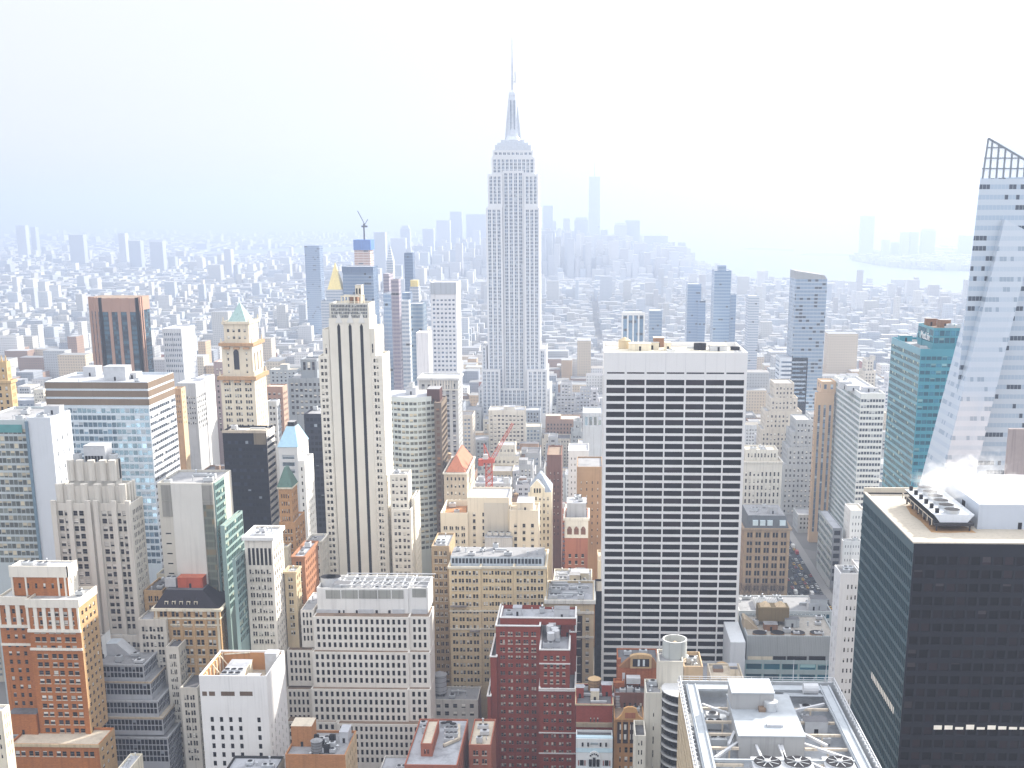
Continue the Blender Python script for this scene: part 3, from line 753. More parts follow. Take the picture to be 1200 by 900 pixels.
bulkhead(b, x0+i+.5, x1-i-.5, y0+10, y1-10, z+10.6, 2, DARKM, door=False, name='roof_vent')
done(b)
# --- tan tower with green hip roof
b = Building('hip_roof_tower', 'tan brick tower with dark green hipped roof and stepped shoulders', short='green hipped tan tower')
s13 = St(W((.46, .25, .11), .15, .2, .85, .1), 'sash', fpx=8.8, hf=.55, nb=4, wf=.5, mt=3, sill=True)
T = b.tier(570, 326, 341, 571, uB=348, st=s13, side=s13.alt(nb=3), vb=640)
T2 = b.tier(566, 327, 345, 612, uB=357, st=s13, side=s13.alt(nb=4), vb=660, roof=RWHITE)
x0, x1, y0, y1, z = T['X0'], T['X1'], T['Y0'], T['Y1'], T['Z']
mb = b.part('hip_roof'); mb.prism([(x0-.6,y0-.6,z+.05),(x1+.6,y0-.6,z+.05),(x1+.6,y1,z+.05),(x0-.6,y1,z+.05)], [(x0+2,y0+6,z+9),(x0+3,y0+6,z+9),(x0+3,y1-2,z+9),(x0+2,y1-2,z+9)], W((.10, .17, .14), .2, .4))
b.cornice(T, .9, .6, CREAM); done(b)
b = Building('black_glass_tower', 'plain black glass slab directly left of the dark striped cream tower', short='plain black slab')
T = b.tier(690, 356, 378, 485, dep=30, st=St(W((.03, .03, .042), .1, .05, .4), 'grid', fpx=7, hf=.6, bay=2.2, wf=.8, mt=2, rec=.08), vb=617, roof=RGREY); clutter(b, T, 2, 9); done(b)

# --- ornate beige tower with green pyramid
b = Building('ornate_tower', 'ornate beige stone tower with balconies and a small green pyramid roof', short='ornate beige tower')
ST = W((.70, .61, .47), .14, .3)
s15 = St(ST, 'sash', fpx=7.2, hf=.55, nb=3, per=3, wf=.62, mt=3, ms=1.0)
s15s = St(ST, 'sash', fpx=7.2, hf=.5, bay=4.5, per=1, wf=.25, mt=4)
T0 = b.tier(760, 258, 298, 441, uB=311.5, st=s15, side=s15s, vb=503)
T1 = b.tier(763, 259, 295, 402, uB=307, st=St(ST, 'sash', fpx=7.2, hf=.45, nb=3, wf=.18, mt=5, skip=(1,)), side=St(ST, 'dark', fpx=36, hf=.6, nb=3, wf=.3, mt=4, rec=.6), z0=T0['R'], vb=441, reg=False)
T2 = b.tier(767, 261.5, 291, 377, uB=302, st=St(ST, 'sash', fpx=8, hf=.45, nb=4, wf=.42, mt=4), side=s15s, z0=T1['R'], vb=402, reg=False)
OC = W((.46, .27, .14), .2, .3)
b.cornice(T0, 2.4, 1.6, OC); b.cornice(T1, 2.0, 1.4, OC); b.cornice(T2, 1.6, 1.0, ST)
mb = b.part('arched_window'); a, c = at(273.5, 412, 763), at(281, 433, 763)
mb.box(a.x, c.x, 762.7, 762.99, c.z, a.z, DARKM); mb.cyl((a.x+c.x)/2, 762.85, a.z-.3, a.z+2, (c.x-a.x)/2, DARKM, 10, r2=.4)
mb = b.part('balcony')
for TT in (T0, T1):
    for f in (.18, .5, .82): x = TT['X0']+(TT['X1']-TT['X0'])*f; mb.box(x-2, x+2, TT['Y0']-1.9, TT['Y0']-.004, TT['Z']-4, TT['Z']-2.7, OC)
mb = b.part('corner_post')
for TT in (T0, T1, T2):
    for x, y in ((TT['X0'], TT['Y0']), (TT['X1'], TT['Y0']), (TT['X1'], TT['Y1'])): mb.cyl(x, y, TT['Z']-2, TT['Z']+3.2, .9, ST, 8, r2=.3)
mb = b.part('pyramid_roof'); x0, x1, y0, y1, z = T2['X0']+2, T2['X1']-2, T2['Y0']+2, T2['Y1']-2, T2['Z']
cx, cy = (x0+x1)/2, (y0+y1)/2; mb.prism([(x0,y0,z-.8),(x1,y0,z-.8),(x1,y1,z-.8),(x0,y1,z-.8)], [(cx-.3,cy-.3,z+11.5),(cx+.3,cy-.3,z+11.5),(cx+.3,cy+.3,z+11.5),(cx-.3,cy+.3,z+11.5)], W((.34, .47, .45), .2, .3))
done(b)

# --- brown piered glass tower with chamfered corners
b = Building('piered_tower', 'brown piered dark glass tower with chamfered corners above the brown topped slab', short='brown piered tower')
BP = W((.42, .25, .18), .1, .12)
a, c, e, f_ = at(104, 349, 960), at(117, 351, 950), at(160, 349.5, 950), at(165, 349, 968)
zt = at(130, 349.5, 950).z; zb = at(130, 365.5, 950).z
pts = [(a.x, 962), (c.x, 950), (e.x, 950), (f_.x, 968), (f_.x, 985), (a.x, 985)]
mb = b.wall; mb.prism([(x, y, 0) for x, y in pts], [(x, y, zt-.3) for x, y in pts], PANE('hazeblue') if False else CW((.07, .15, .20), (.045, .075, .10), 3.9, 1.9, .6, (.02, .03, .04), .35, .35))
mb2 = b.part('crown'); mb2.prism([(x+(x-130*0)*0, y, zb) for x, y in pts], [(x, y, zt) for x, y in pts], BP, RBROWN)
cx, cy = sum(p[0] for p in pts)/6, sum(p[1] for p in pts)/6
mb2.v = [(cx+(x-cx)*1.015, cy+(y-cy)*1.03, z) for x, y, z in mb2.v]
mb3 = b.part('pier')
for (p, q, n) in ((pts[0], pts[1], 4), (pts[1], pts[2], 5), (pts[2], pts[3], 3)):
    p, q = Vector(p), Vector(q)
    for i in range(n):
        t = p.lerp(q, i/(n-1)); w_ = 1.25
        mb3.box(t.x-w_, t.x+w_, t.y-.8, t.y+.8, 0, zt+.4, BP)
b.tiers.append(dict(X0=a.x, X1=f_.x, Y0=950, Y1=985, Z=zt, R=zt)); FOOT.append((a.x-5, f_.x+5, 945, 990)); SEEN.append((104, 166, 436, 950, b)); b.roofm.poly([(x, y, zt+.02) for x, y in pts], RBROWN)
done(b)

# --- cream tower with three dark vertical stripes
b = Building('striped_tower', 'tall cream stone tower with three full height dark window stripes', short='dark striped cream tower')
CR = W((.80, .75, .65), .10, .06)
s16 = St(CR, 'light', fpx=7.75, hf=.52, per=2, nb=1, wf=.74, mt=1, ms=.5, gap=.5)
D = 600
Tm = b.tier(D, 385, 432.5, 373, uB=441, st=None, side=St(CR, 'sash', fpx=7.75, hf=.5, bay=4.5, wf=.35, mt=12), wallmat=CR, vb=680, faces='FR')
zb_ = 0
mb = b.part('window_stripe')
for u in (397.2, 410.5, 423.8):
    a = at(u, 390, D); w_ = .78
    mb.box(a.x-w_, a.x+w_, D-.06, D-.003, 0, zat(383, D), DARKM)
    mb.prism([(a.x-w_, D-.06, zat(383, D)), (a.x+w_, D-.06, zat(383, D)), (a.x+w_, D-.003, zat(383, D)), (a.x-w_, D-.003, zat(383, D))], [(a.x-.1, D-.06, zat(380, D)), (a.x+.1, D-.06, zat(380, D)), (a.x+.1, D-.003, zat(380, D)), (a.x-.1, D-.003, zat(380, D))], DARKM)
mb = b.part('stripe_finial')
for u in (397.2, 410.5, 423.8):
    a = at(u, 376, D); mb.prism([(a.x-1.8, D-.4, zat(379, D)), (a.x+1.8, D-.4, zat(379, D)), (a.x+1.8, D-.005, zat(379, D)), (a.x-1.8, D-.005, zat(379, D))], [(a.x-.2, D-.4, zat(368, D)), (a.x+.2, D-.4, zat(368, D)), (a.x+.2, D-.005, zat(368, D)), (a.x-.2, D-.005, zat(368, D))], W((.74, .72, .68)))
Tc = b.tier(D+.8, 385.4, 432, 355.5, uB=439, st=St(W((.62, .60, .54)), 'grey', fpx=4, hf=.8, nb=24, wf=.72, mt=.6, rec=.12), side=St(CR, 'grey', fpx=18, hf=.5, bay=4, wf=.2, mt=2), z0=Tm['R'], vb=374, reg=False)
mb = b.part('roof_frame')
q0, q1 = at(400, 350, D+8), at(423, 350, D+8); zf = zat(347, D+8)
for i in range(4):
    x = q0.x+(q1.x-q0.x)*i/3
    for y in (D+8, D+16): mb.box(x-.3, x+.3, y-.3, y+.3, Tc['R'], zf, CREAM)
for y in (D+8, D+16): mb.box(q0.x, q1.x, y-.31, y+.31, zf-.6, zf, CREAM); mb.box(q0.x, q1.x, y-.2, y+.2, zf-3.4, zf-3, CREAM)
bulkhead(b, q0.x+4, q1.x-2, D+9, D+15, Tc['R'], 4, BROWNB)
q0, q1 = at(416.5, 345, D+14), at(423.5, 345, D+14); bulkhead(b, q0.x, q1.x, D+14, D+20, Tc['R'], zat(335, D+14)-Tc['R'], CREAM, name='tank_house')
mb = b.part('tank_house_opening'); w_ = q1.x-q0.x; z2 = zat(337, D+14)
for k in range(2): mb.box(q0.x+.4+k*w_/2, q0.x+w_/2-.4+k*w_/2, D+13.9, D+13.99, z2-3.5, z2-.6, DARKM)
# shoulders either side
sh = s16.alt(fpx=16, hf=.7, per=1, wf=.4, mt=7)
for (uL, uR, v, vb, uB, st, DD) in ((377.5, 385, 386, 420, None, sh, D+.5), (432.5, 439, 385, 418, 449, sh, D+.5)):
    b.tier(DD, uL, uR, v, vb, uB=uB, dep=22, st=st.alt(nb=1), side=St(CR, 'sash', fpx=7.75, hf=.5, bay=4.5, wf=.3), faces='FR' if uB else 'FL', reg=False)
Tl = b.tier(D+.2, 373, 385, 417, dep=25, st=s16, faces='FL', vb=684, reg=False)
Tr = b.tier(D+.2, 432.5, 448, 417, uB=456.5, st=s16.alt(wf=.42), side=St(CR, 'sash', fpx=7.75, hf=.5, bay=3.6, wf=.35), faces='FR', vb=684, reg=False)
T3 = b.tier(594, 456.5, 478, 556, uB=482, st=s16.alt(nb=2), side=s16.alt(nb=None, bay=4.5, per=1, wf=.4), vb=684, roof=RWHITE)
T4 = b.tier(590, 459, 481.5, 597, uB=491, st=s16.alt(nb=2), side=s16.alt(nb=None, bay=4.5, per=1, wf=.4), vb=684)
T5_ = b.tier(597, 482, 486, 584, uB=492, st=None, side=s16.alt(nb=None, bay=4.5, per=1, wf=.4), wallmat=CR, vb=684)
clutter(b, T3, 4, 61); done(b)

# --- wide white stepped building with square windows
b = Building('stepped_office', 'wide pale stone office of three leaning tiers of square windows with a louvered penthouse', 'office building', short='wide pale stepped office')
PS = W((.76, .72, .66), .09, .16)
s18 = St(PS, 'dark', fpx=9.1, hf=.66, nb=17, wf=.52, mt=.7, ms=.8, rec=.45)
s18r = s18.alt(nb=3, ms=1.2)
D = 500; SH = PS
tiers = [(D, 367, 479, 723, 763), (D-3, 366, 478.5, 764.5, 806), (D-6, 364.5, 478, 808, 848)]
for i, (d, a, c, v, vb) in enumerate(tiers):
    z0 = zat(vb+2, d)
    T = b.tier(d, a, c, v, vb, dep=34, st=s18, z0=z0 if i < 2 else z0-1, par=.25, faces='F', reg=(i == 2), roof=RBROWN)
    Tq = b.tier(d+.8, c+.1, 503.5+i*.4, v, vb, uB=508.5+i*.6, st=s18r, side=None, wallmat=PS, z0=z0 if i < 2 else z0-1, par=.25, faces='FR', reg=(i == 2), roof=RBROWN)
    b.wall.quad((Tq['X1']+.02, Tq['Y0'], z0), (Tq['X1']+.02, Tq['Y1'], z0), (Tq['X1']+.02, Tq['Y1'], Tq['Z']), (Tq['X1']+.02, Tq['Y0'], Tq['Z']), SH)
    if i == 0: TA, TB = T, Tq
mb = b.part('ledge_shadow_joint')
for i, (d, a, c, v, vb) in enumerate(tiers[:3]):
    p, q = at(a, v, d), at(504, v, d); mb.box(p.x-.3, q.x, d-.6, d-.003, at(a, vb, d).z-1.2, at(a, vb, d).z-.7, W((.30, .20, .15)))
TL = b.tier(D+1, 336, 366, 762, 806, dep=34, st=s18.alt(nb=5), z0=zat(808, D), par=.25, faces='F', roof=RBROWN, reg=False)
TL2 = b.tier(D-2, 335, 364.5, 808, 845, dep=34, st=s18.alt(nb=5), z0=0, par=.25, faces='F', roof=RBROWN)
TU = b.tier(D+4, 352, 367, 715, 756, dep=26, st=s18.alt(nb=3, ms=.5), z0=zat(762, D+1)-1, par=.4, faces='FL', roof=RWHITE, reg=False)
Tb1 = b.tier(D-10, 395, 504, 849, 900, dep=40, st=s18.alt(nb=18), z0=0, par=.3, faces='F', roof=RBROWN)
Tb2 = b.tier(D-8, 335, 394.8, 846, 900, dep=40, st=s18.alt(nb=8), z0=0, par=.3, faces='F', roof=RBROWN)
Pz = TA['R']
Pn = b.tier(D+6, 371, 478, 689.5, dep=20, st=None, wallmat=W((.76, .75, .73), .1, .22), z0=Pz, faces='F', reg=False, par=2.5, roof=RGREY)
Pn2 = b.tier(D+6.6, 478.3, 501, 689, uB=507, st=None, wallmat=W((.76, .75, .73), .1, .22), z0=Pz, faces='FR', reg=False, par=2.5, roof=RGREY)
mb = b.part('louver_band'); LV = W((.32, .32, .29), .3, .5)
for (u0, u1) in ((381.5, 399), (400, 419.5), (420.5, 442), (443, 458), (459, 473)): p, q = at(u0, 691.5, D+6), at(u1, 701.5, D+6); mb.box(p.x, q.x, D+5.85, D+5.99, q.z, p.z, LV)
p, q = at(483, 690, D+6.6), at(499.5, 700, D+6.6); mb.box(p.x, q.x, D+6.45, D+6.59, q.z, p.z, LV)
mb = b.part('penthouse_door')
for u0, u1 in ((396.5, 399), (402, 404), (417, 419.5), (440, 443), (455, 458)): p, q = at(u0, 715, D+6), at(u1, 721.5, D+6); mb.box(p.x, q.x, D+5.8, D+5.98, q.z, p.z, DARKM)
mb = b.part('penthouse_panel')
for u0, u1 in ((371, 396), (420, 438), (460, 474), (483, 500.5)): p, q = at(u0, 714, D+5.9), at(u1, 721.5, D+5.9); mb.box(p.x, q.x, D+5.7, D+5.995, q.z, p.z, WHITEP)
mb = b.part('roof_truss'); zr = Pn['Z']-.4
for k in range(8):
    x = at(399+k*12, 684, D+8).x
    mb.box(x-.25, x+.25, D+6.5, D+25, zr+.9, zr+1.4, WHITEP); mb.bar((x, D+8, zr+.6), (x+5.2, D+24, zr+.6), .2, WHITEP)
for y in (D+7, D+13, D+19, D+25): mb.box(at(398, 684, D+8).x, at(505, 684, D+8).x, y-.2, y+.2, zr+1.4, zr+1.75, WHITEP)
for u, vv in ((385, 676), (391, 673)):
    mb = b.part('cooling_drum'); q = at(u, 684, D+16); mb.cyl(q.x, D+16, Pn['R'], Pn['Z']+2.4, 3.6, WHITEP, 18, cap=DARKM); 
clutter(b, Pn, 6, 71, mats=[WHITEP]); clutter(b, TU, 2, 72); done(b)
# --- big cream block and its neighbours, centre
b = Building('cream_office_block', 'big cream brick block of many paired windows behind the red brick towers', 'office building', short='big cream brick block')
CBK = W((.66, .52, .32), .12, .2, .85, .08); CBT = W((.68, .63, .52), .1, .15)
s19 = St(CBK, 'sash', fpx=9.15, hf=.52, nb=4, per=2, wf=.74, mt=1.5, ms=.8, sill=True)
D = 540
Ta = b.tier(D, 526, 563, 664, dep=30, st=s19.alt(nb=4), vb=812, faces='F')
Tb = b.tier(D+.6, 563.2, 602, 664, dep=30, st=s19.alt(nb=5, per=2), vb=800, faces='F')
Tc = b.tier(D, 602.2, 639.5, 664, dep=30, st=s19.alt(nb=4), vb=760, faces='FR')
mb = b.part('stone_band')
for T in (Ta, Tb, Tc):
    for v in (716, 737): z = zat(v, D); mb.box(T['X0']-.1, T['X1']+.1, T['Y0']-.35, T['Y0']-.003, z-.8, z, CBT)
for T in (Ta, Tb, Tc): b.cornice(T, 1.0, .6, CBT)
mb = b.part('penthouse'); p, q = at(528, 655, D+5), at(637, 655, D+5); zz = zat(653, D+5)
mb.box(p.x, q.x, D+5, D+22, Ta['R'], zz, W((.55, .60, .64), .06), RGREY)
mb = b.part('penthouse_window')
for i in range(26):
    x = p.x+.6+(q.x-p.x-1.2)*i/26; mb.box(x, x+(q.x-p.x)/26*.7, D+4.92, D+4.99, Ta['R']+1.2, zz-.9, PANE('grey') if False else FLAT("dark_glass", (.03, .035, .045), .15))
TT = dict(X0=p.x, X1=q.x, Y0=D+5, Y1=D+22, R=zz); clutter(b, TT, 11, 19, mats=[WHITEP, STEEL]); mb = b.part('balcony')
for (u0, u1, v) in ((528, 547, 709), (551, 562, 738)): p, q = at(u0, v, D), at(u1, v, D); mb.box(p.x, q.x, D-1.6, D-.004, p.z-.6, p.z, W((.25, .22, .2)))
done(b)
b = Building('tan_tower_block', 'tan brick block wedged between pale stepped office and big cream block', 'building', short='wedged tan block')
b.tier(555, 505.5, 526.5, 640, dep=25, st=St(W((.42, .30, .18), .15, .2, .85, .1), 'sash', fpx=9, hf=.55, nb=3, per=2, wf=.62, mt=2, sill=True), vb=800, faces='F')
q = b.tiers[0]; clutter(b, q, 3, 5); done(b)

b = Building('beige_twin_block', 'beige block with a blank taller centre and low white roofed wing', 'building', short='blank centred beige block')
BG = W((.76, .68, .55), .1, .18)
s20 = St(BG, 'sash', fpx=7.9, hf=.55, nb=4, per=2, wf=.6, mt=7, ms=1, sill=True)
D = 620
T1 = b.tier(D, 516, 548, 601, dep=30, st=s20, vb=664, faces='F', roof=W((.42, .20, .09)), par=3.5)
T2 = b.tier(D+2, 547.5, 596.5, 583, uB=600, st=s20.alt(nb=4, skip=(2, 3), per=1, wf=.28, mt=8), vb=650, roof=RWHITE)
T3 = b.tier(D-4, 596.8, 631, 598, dep=18, st=s20.alt(nb=3, per=1, wf=.34), vb=650, roof=RTAN)
mb = b.part('blank_panel'); p, q = at(567, 590, D+2), at(595, 590, D+2); mb.box(p.x, q.x, D+1.8, D+1.99, zat(632, D), T2['Z']-3, W((.60, .56, .49), .06, .2))
p, q = at(568, 634, D-8), at(600, 634, D-8); bulkhead(b, p.x, q.x, D-8, D-1, zat(650, D-8), zat(631, D-8)-zat(650, D-8), W((.55, .56, .58)), name='rooftop_plant', top=RWHITE)
for k in range(4): ac_unit(b, p.x+2.5+k*3.4, D-4.5, zat(631, D-8)+.3, 2.6, 2.6, 2)
mb = b.part('slate_shed'); mb.box(T1['X0']+14, T1['X1']-1, D+4, D+14, T1['R'], T1['Z']+2.5, W((.48, .25, .11)))
bulkhead(b, T3['X0']+4, T3['X0']+13, T3['Y0']+2, T3['Y1']-2, T3['R'], 4.5, BG, top=RWHITE)
clutter(b, T1, 3, 4); done(b)

# --- red brick twin tower, centre bottom
b = Building('red_brick_tower', 'dark red brick apartment block with white ledges in the bottom center', 'apartment building', short='dark red brick block')
s21 = St(REDB, 'light', fpx=9.3, hf=.5, nb=4, per=2, wf=.6, mt=2, ms=1.2, sill=True)
WL = W((.76, .75, .73), .06, .1)
D = 500
T1 = b.tier(D+3, 581, 633, 734, dep=30, st=s21.alt(nb=5), vb=900, faces='F', roof=RWHITE)
Tp = b.tier(D+8, 586, 675, 724.5, dep=16, st=s21.alt(nb=6, per=1, wf=.42, fpx=8), z0=T1['R'], vb=736, faces='F', roof=RWHITE, reg=False)
T2 = b.tier(D-8, 632.5, 667.5, 762, dep=36, st=s21.alt(nb=4, per=1, wf=.5), vb=900, roof=RWHITE, faces='FLR')
T3 = b.tier(D-10, 632, 674.5, 808, dep=40, st=s21.alt(nb=4), vb=900, roof=RDARK, faces='FLR', reg=False)
T4 = b.tier(D+1, 574.5, 582, 770, dep=30, st=s21.alt(nb=1), vb=900, roof=RDARK, reg=False)
T5_ = b.tier(D-1, 571, 575, 816, dep=30, st=s21.alt(nb=1, per=1), vb=900, roof=RDARK, reg=False)
T6 = b.tier(D+10, 667.6, 675.2, 741, dep=22, st=s21.alt(nb=1, per=1), vb=810, roof=RWHITE, faces='FR', reg=False)
mb = b.part('white_ledge')
for T in (T1, Tp, T2, T3, T4, T5_, T6):
    x0, x1, y0, y1, z = T['X0']-.3, T['X1']+.3, T['Y0']-.3, T['Y1'], T['Z']
    mb.box(x0, x1, y0, y0+.8, z+.004, z+.5, WL); mb.box(x0, x0+.8, y0+.8, y1, z+.004, z+.5, WL); mb.box(x1-.8, x1, y0+.8, y1, z+.004, z+.5, WL)
for v in (777, 808.5, 858, 882):
    T = T2 if v < 800 else T3; z = zat(v, T['Y0']); mb.box(T['X0']-.3, T['X1']+.3, T['Y0']-.45, T['Y0']-.003, z-.5, z, WL)
mb = b.part('white_ductwork')
for k in range(7):
    q = at(648+math.sin(k*1.7)*4, 742+k*1.5, D+10-k*3); mb.cyl(q.x, D+14-k*3.2, T2['R']+5, T2['R']+8.3, 1.7, WHITEP, 12)
bulkhead(b, T2['X0']+9, T2['X0']+15, T2['Y0']+20, T2['Y0']+27, T2['R'], 6, REDB, top=RWHITE)
clutter(b, T2, 5, 51, mats=[WHITEP]); clutter(b, Tp, 6, 52, mats=[WHITEP]); done(b)

# --- low red brick with white roofs
b = Building('low_brick_block', 'low red brick block with white roofs and plant deck at bottom center', 'building', short='white roofed low brick block')
RB = W((.36, .12, .07), .15, .2, .85, .1)
sb = St(RB, 'sash', fpx=10, hf=.55, bay=4, per=2, wf=.55, mt=2, sill=True)
D = 400; z = at(540, 845, 470).z
X = lambda u, v: at_z(u, v, z)
p0, p1 = X(492, 842), X(545, 842)
q1 = X(547, 897)
T1 = b.blk(p0.x, X(547, 850).x, q1.y, p0.y, z, 900, sb, sb, roof=RWHITE, par=.7, faces='FR')
p, q = X(547, 870), X(581, 840); T2 = b.blk(p.x+.8, q.x, p.y, q.y, z-1, 900, sb, sb, roof=RTAN, par=.9, faces='FR')
p, q = X(494, 882), X(515, 856); T3 = b.blk(p.x, q.x, p.y-2, q.y, z+5, 900, sb.alt(nb=2), sb, z0=z-.7, roof=RTAN, par=.7, reg=False)
p = X(487, 868); T4 = b.blk(p.x-3, T1['X0']-.01, p.y-20, p.y+14, z-8, 900, sb, sb, roof=RDARK, par=.7)
p, q = X(512, 846), X(540, 846); 
duct(b, [(X(520, 874).x, X(520, 874).y), (X(538, 866).x, X(538, 866).y), (X(538, 850).x, X(538, 850).y)], z-.7, .6, RTAN)
for k in range(8):
    u, v = 524+(k % 3)*5, 856+(k//3)*6; q = X(u, v); ac_unit(b, q.x, q.y, z-.7, 2.2, 2, 2, WHITEP)
for u, v in ((520, 850), (526, 849), (531, 851)): q = X(u, v); mb = b.part('fan_unit'); mb.cyl(q.x, q.y, z-.7, z+1.2, 1.5, STEEL, 12, cap=DARKM)
clutter(b, T2, 5, 91, mats=[RB]); clutter(b, T1, 4, 92, box=(T1['X0']+1, T1['X0']+10, T1['Y1']-14, T1['Y1']-1)); done(b)
b = Building('low_flat_block', 'low flat grey roofed annex right below the pale stepped office', 'building', short='grey roofed annex')
z = at(470, 886, 455).z; p, q = at_z(446, 899, z), at_z(486, 886, z)
T = b.blk(p.x, q.x, p.y-12, q.y, z, 900, sb.alt(mat=LIMEG), None, roof=RWHITE, par=.8); clutter(b, T, 4, 17); done(b)
b = Building('back_lot_block', 'small pale roofed block in the gap between stepped office and red brick', 'building', short='gap block')
z = at(535, 812, 520).z; T = b.blk(at(506, 812, 512).x, at(560, 812, 512).x, 512, 528, z, 842, St(LIMEG, 'sash', fpx=9, nb=5, wf=.5), roof=RGREY); clutter(b, T, 5, 33)
done(b)
tk = at_z(519, 802, z); water_tank(tk.x, 520, z-1, 3.2, 9, 'grey wooden tank in the gap between pale stepped office and cream block', 1.5, GREYW, RGREY)

# --- brown brick with cluttered roof, bottom left centre
b = Building('cluttered_roof_block', 'orange brown brick block with a cluttered roof in front of stepped office', 'building', short='cluttered orange brick block')
OB = W((.42, .19, .075), .15, .25, .85, .1)
z = at(360, 862, 432).z; X = lambda u, v: at_z(u, v, z)
p, q = X(334, 884), X(412, 856)
T1 = b.blk(p.x, X(405, 884).x, p.y, q.y, z, 900, St(OB, 'sash', fpx=11, nb=6, wf=.4, mt=3, sill=True), St(W((.6, .45, .28)), 'sash', fpx=11, bay=3.5, wf=.4, mt=2, sill=True), roof=RGREY, par=1)
p2, q2 = X(342, 872), X(366, 872); bulkhead(b, p2.x, q2.x, p2.y, p2.y+8, T1['R'], 8.5, OB, top=RTAN)
p2, q2 = X(398, 868), X(408, 868); bulkhead(b, p2.x, q2.x, p2.y, p2.y+7, T1['R'], 4.5, WHITEP, top=RWHITE)
for k in range(12):
    q = X(370+(k % 4)*6.5, 879-(k//4)*6); ac_unit(b, q.x, q.y, T1['R'], 2.4, 2.2, 1.6+(k*7 % 3)*.7, (STEEL, WHITEP, DARKM)[k % 3])
clutter(b, T1, 6, 29); done(b)
q = at_z(373, 880, T1['R']); water_tank(q.x, q.y-2, T1['R'], 2.2, 4.6, 'grey steel drum on the cluttered orange brick block roof', .8, W((.22, .22, .23)), RGREY)
b = Building('dark_parapet_block', 'flat roof with black parapet and white ducts at the bottom edge', 'building', short='black parapet block')
z = at(300, 886, 425).z; p, q = at_z(266, 899, z), at_z(333, 886, z)
T = b.blk(p.x, q.x, p.y-14, q.y, z, 900, St(CONC, 'sash', fpx=11, nb=8, wf=.4), None, roof=RWHITE, par=1, wallmat=W((.05, .05, .05))); clutter(b, T, 9, 26, mats=[WHITEP]); done(b)
b = Building('jagged_roof_block', 'small block with jumbled white roof plant beside the dark terraced office', 'building', short='jumbled roof block')
z = at(150, 884, 428).z; p, q = at_z(138, 900, z), at_z(167, 883, z)
T = b.blk(p.x, q.x, p.y-5, q.y, z, 900, St(CREAM, 'sash', fpx=11, nb=3, wf=.4), St(CREAM, 'sash', fpx=11, wf=.4), roof=RWHITE, par=.8); clutter(b, T, 9, 27, mats=[WHITEP, ORANGE]); done(b)
b = Building('white_gable_block', 'sunlit cream block corner cut off at the bottom left edge of photo', 'building', short='cream corner block')
T = b.tier(400, -20, 2, 833, uB=11, st=St(CREAM, 'sash', fpx=11, nb=3, wf=.4), side=None, wallmat=W((.74, .69, .58)), roof=RWHITE); done(b)

# --- white grid slab
b = Building('white_grid_tower', 'white slab with wide black windows between thin white bands', short='white grid slab')
GW = W((.82, .81, .80), .04, .06, .6)
D = 545
s24 = St(GW, 'bronze', fpx=9.55, hf=.69, nb=7, wf=.925, mt=12.4, ms=.9, rec=.55)
T = b.tier(D, 708, 876.5, 413, dep=46, st=s24, side=s24.alt(nb=5), vb=800, roof=W((.62, .58, .48), .25, .3), par=2.2, faces='FLR')
# the band of slots under the blank attic, and panel joints in it
mb = b.part('attic_slot'); nb = 7; w_ = (T['X1']-T['X0']-1.8)/nb
for i in range(nb):
    x = T['X0']+.9+i*w_; mb.box(x+w_*.06, x+w_*.94, D-.03, D-.003, T['Z']-10.0, T['Z']-9.3, DARKM)
mb = b.part('panel_joint')
for i in range(1, nb): x = T['X0']+.9+i*w_; mb.box(x-.06, x+.06, D-.03, D-.003, T['Z']-9, T['Z']-.1, W((.60, .60, .62)))
z = T['R']; X = lambda u, v: at_z(u, v, z)
for (u0, u1, v, h, m, nm) in ((737, 763, 411, 3.2, CREAM, 'bulkhead'), (766, 778, 407, 4.4, BROWNB, 'plant_room'), (779.5, 786, 411, 3.6, CREAM, 'bulkhead'), (832, 852, 411.5, 2.6, WHITEP, 'bulkhead')):
    p, q = X(u0, v), X(u1, v); bulkhead(b, p.x, q.x, p.y, p.y+7, z, h, m, name=nm, top=RTAN)
mb = b.part('cooling_fan')
for u in (819, 823): q = X(u, 411); mb.cyl(q.x, q.y+4, z, z+3.3, 2.2, DARKM, 12)
q = X(732, 409); mb = b.part('roof_tank'); mb.cyl(q.x, q.y+3, z, z+4, 3, TAN, 14); mb.cyl(q.x, q.y+3, z+4, z+5.6, 3.2, TAN, 14, r2=.3)
duct(b, [(X(857, 410).x, X(857, 410).y), (X(868, 411).x, X(868, 411).y)], z, 1.0, DARKM)
clutter(b, T, 6, 24, mats=[CREAM]); done(b)
b = Building('black_flank_tower', 'narrow black slab edge against the left side of white grid slab', short='narrow black slab')
T = b.tier(548, 697.5, 707.6, 693, dep=20, st=St(W((.012, .010, .014), .1, .05, .5), 'dark', fpx=9, hf=.6, nb=2, wf=.8, rec=.1), vb=800, faces='FL', roof=RTAN); done(b)

# --- classical cornice building
b = Building('classical_block', 'tan classical block with arcaded stone top left of the narrow black slab', 'building', short='tan classical block')
s26 = St(TAN, 'sash', fpx=10, hf=.55, nb=5, per=1, wf=.4, mt=4, ms=1, sill=True)
T = b.tier(535, 640, 696, 703, dep=30, st=s26, vb=795, faces='FL', roof=RWHITE); b.cornice(T, 1.8, .9, W((.70, .68, .62)))
mb = b.part('stone_band'); 
for v, h in ((716, 1.2), (745, 1.0)): z = zat(v, 535); mb.box(T['X0']-.1, T['X1']+.1, 534.5, 534.99, z-h, z, W((.66, .62, .54)))
mb = b.part('dark_recess')
p, q = at(668, 722, 535), at(682, 800, 535); mb.box(p.x, q.x, 534.9, 534.985, 0, zat(721, 535), W((.035, .02, .02)))
clutter(b, T, 16, 37, mats=[WHITEP, CREAM, STEEL]); done(b)
b = Building('plant_roof_block', 'cream block crowded with white roof plant left of the white grid slab', 'building', short='crowded roof block')
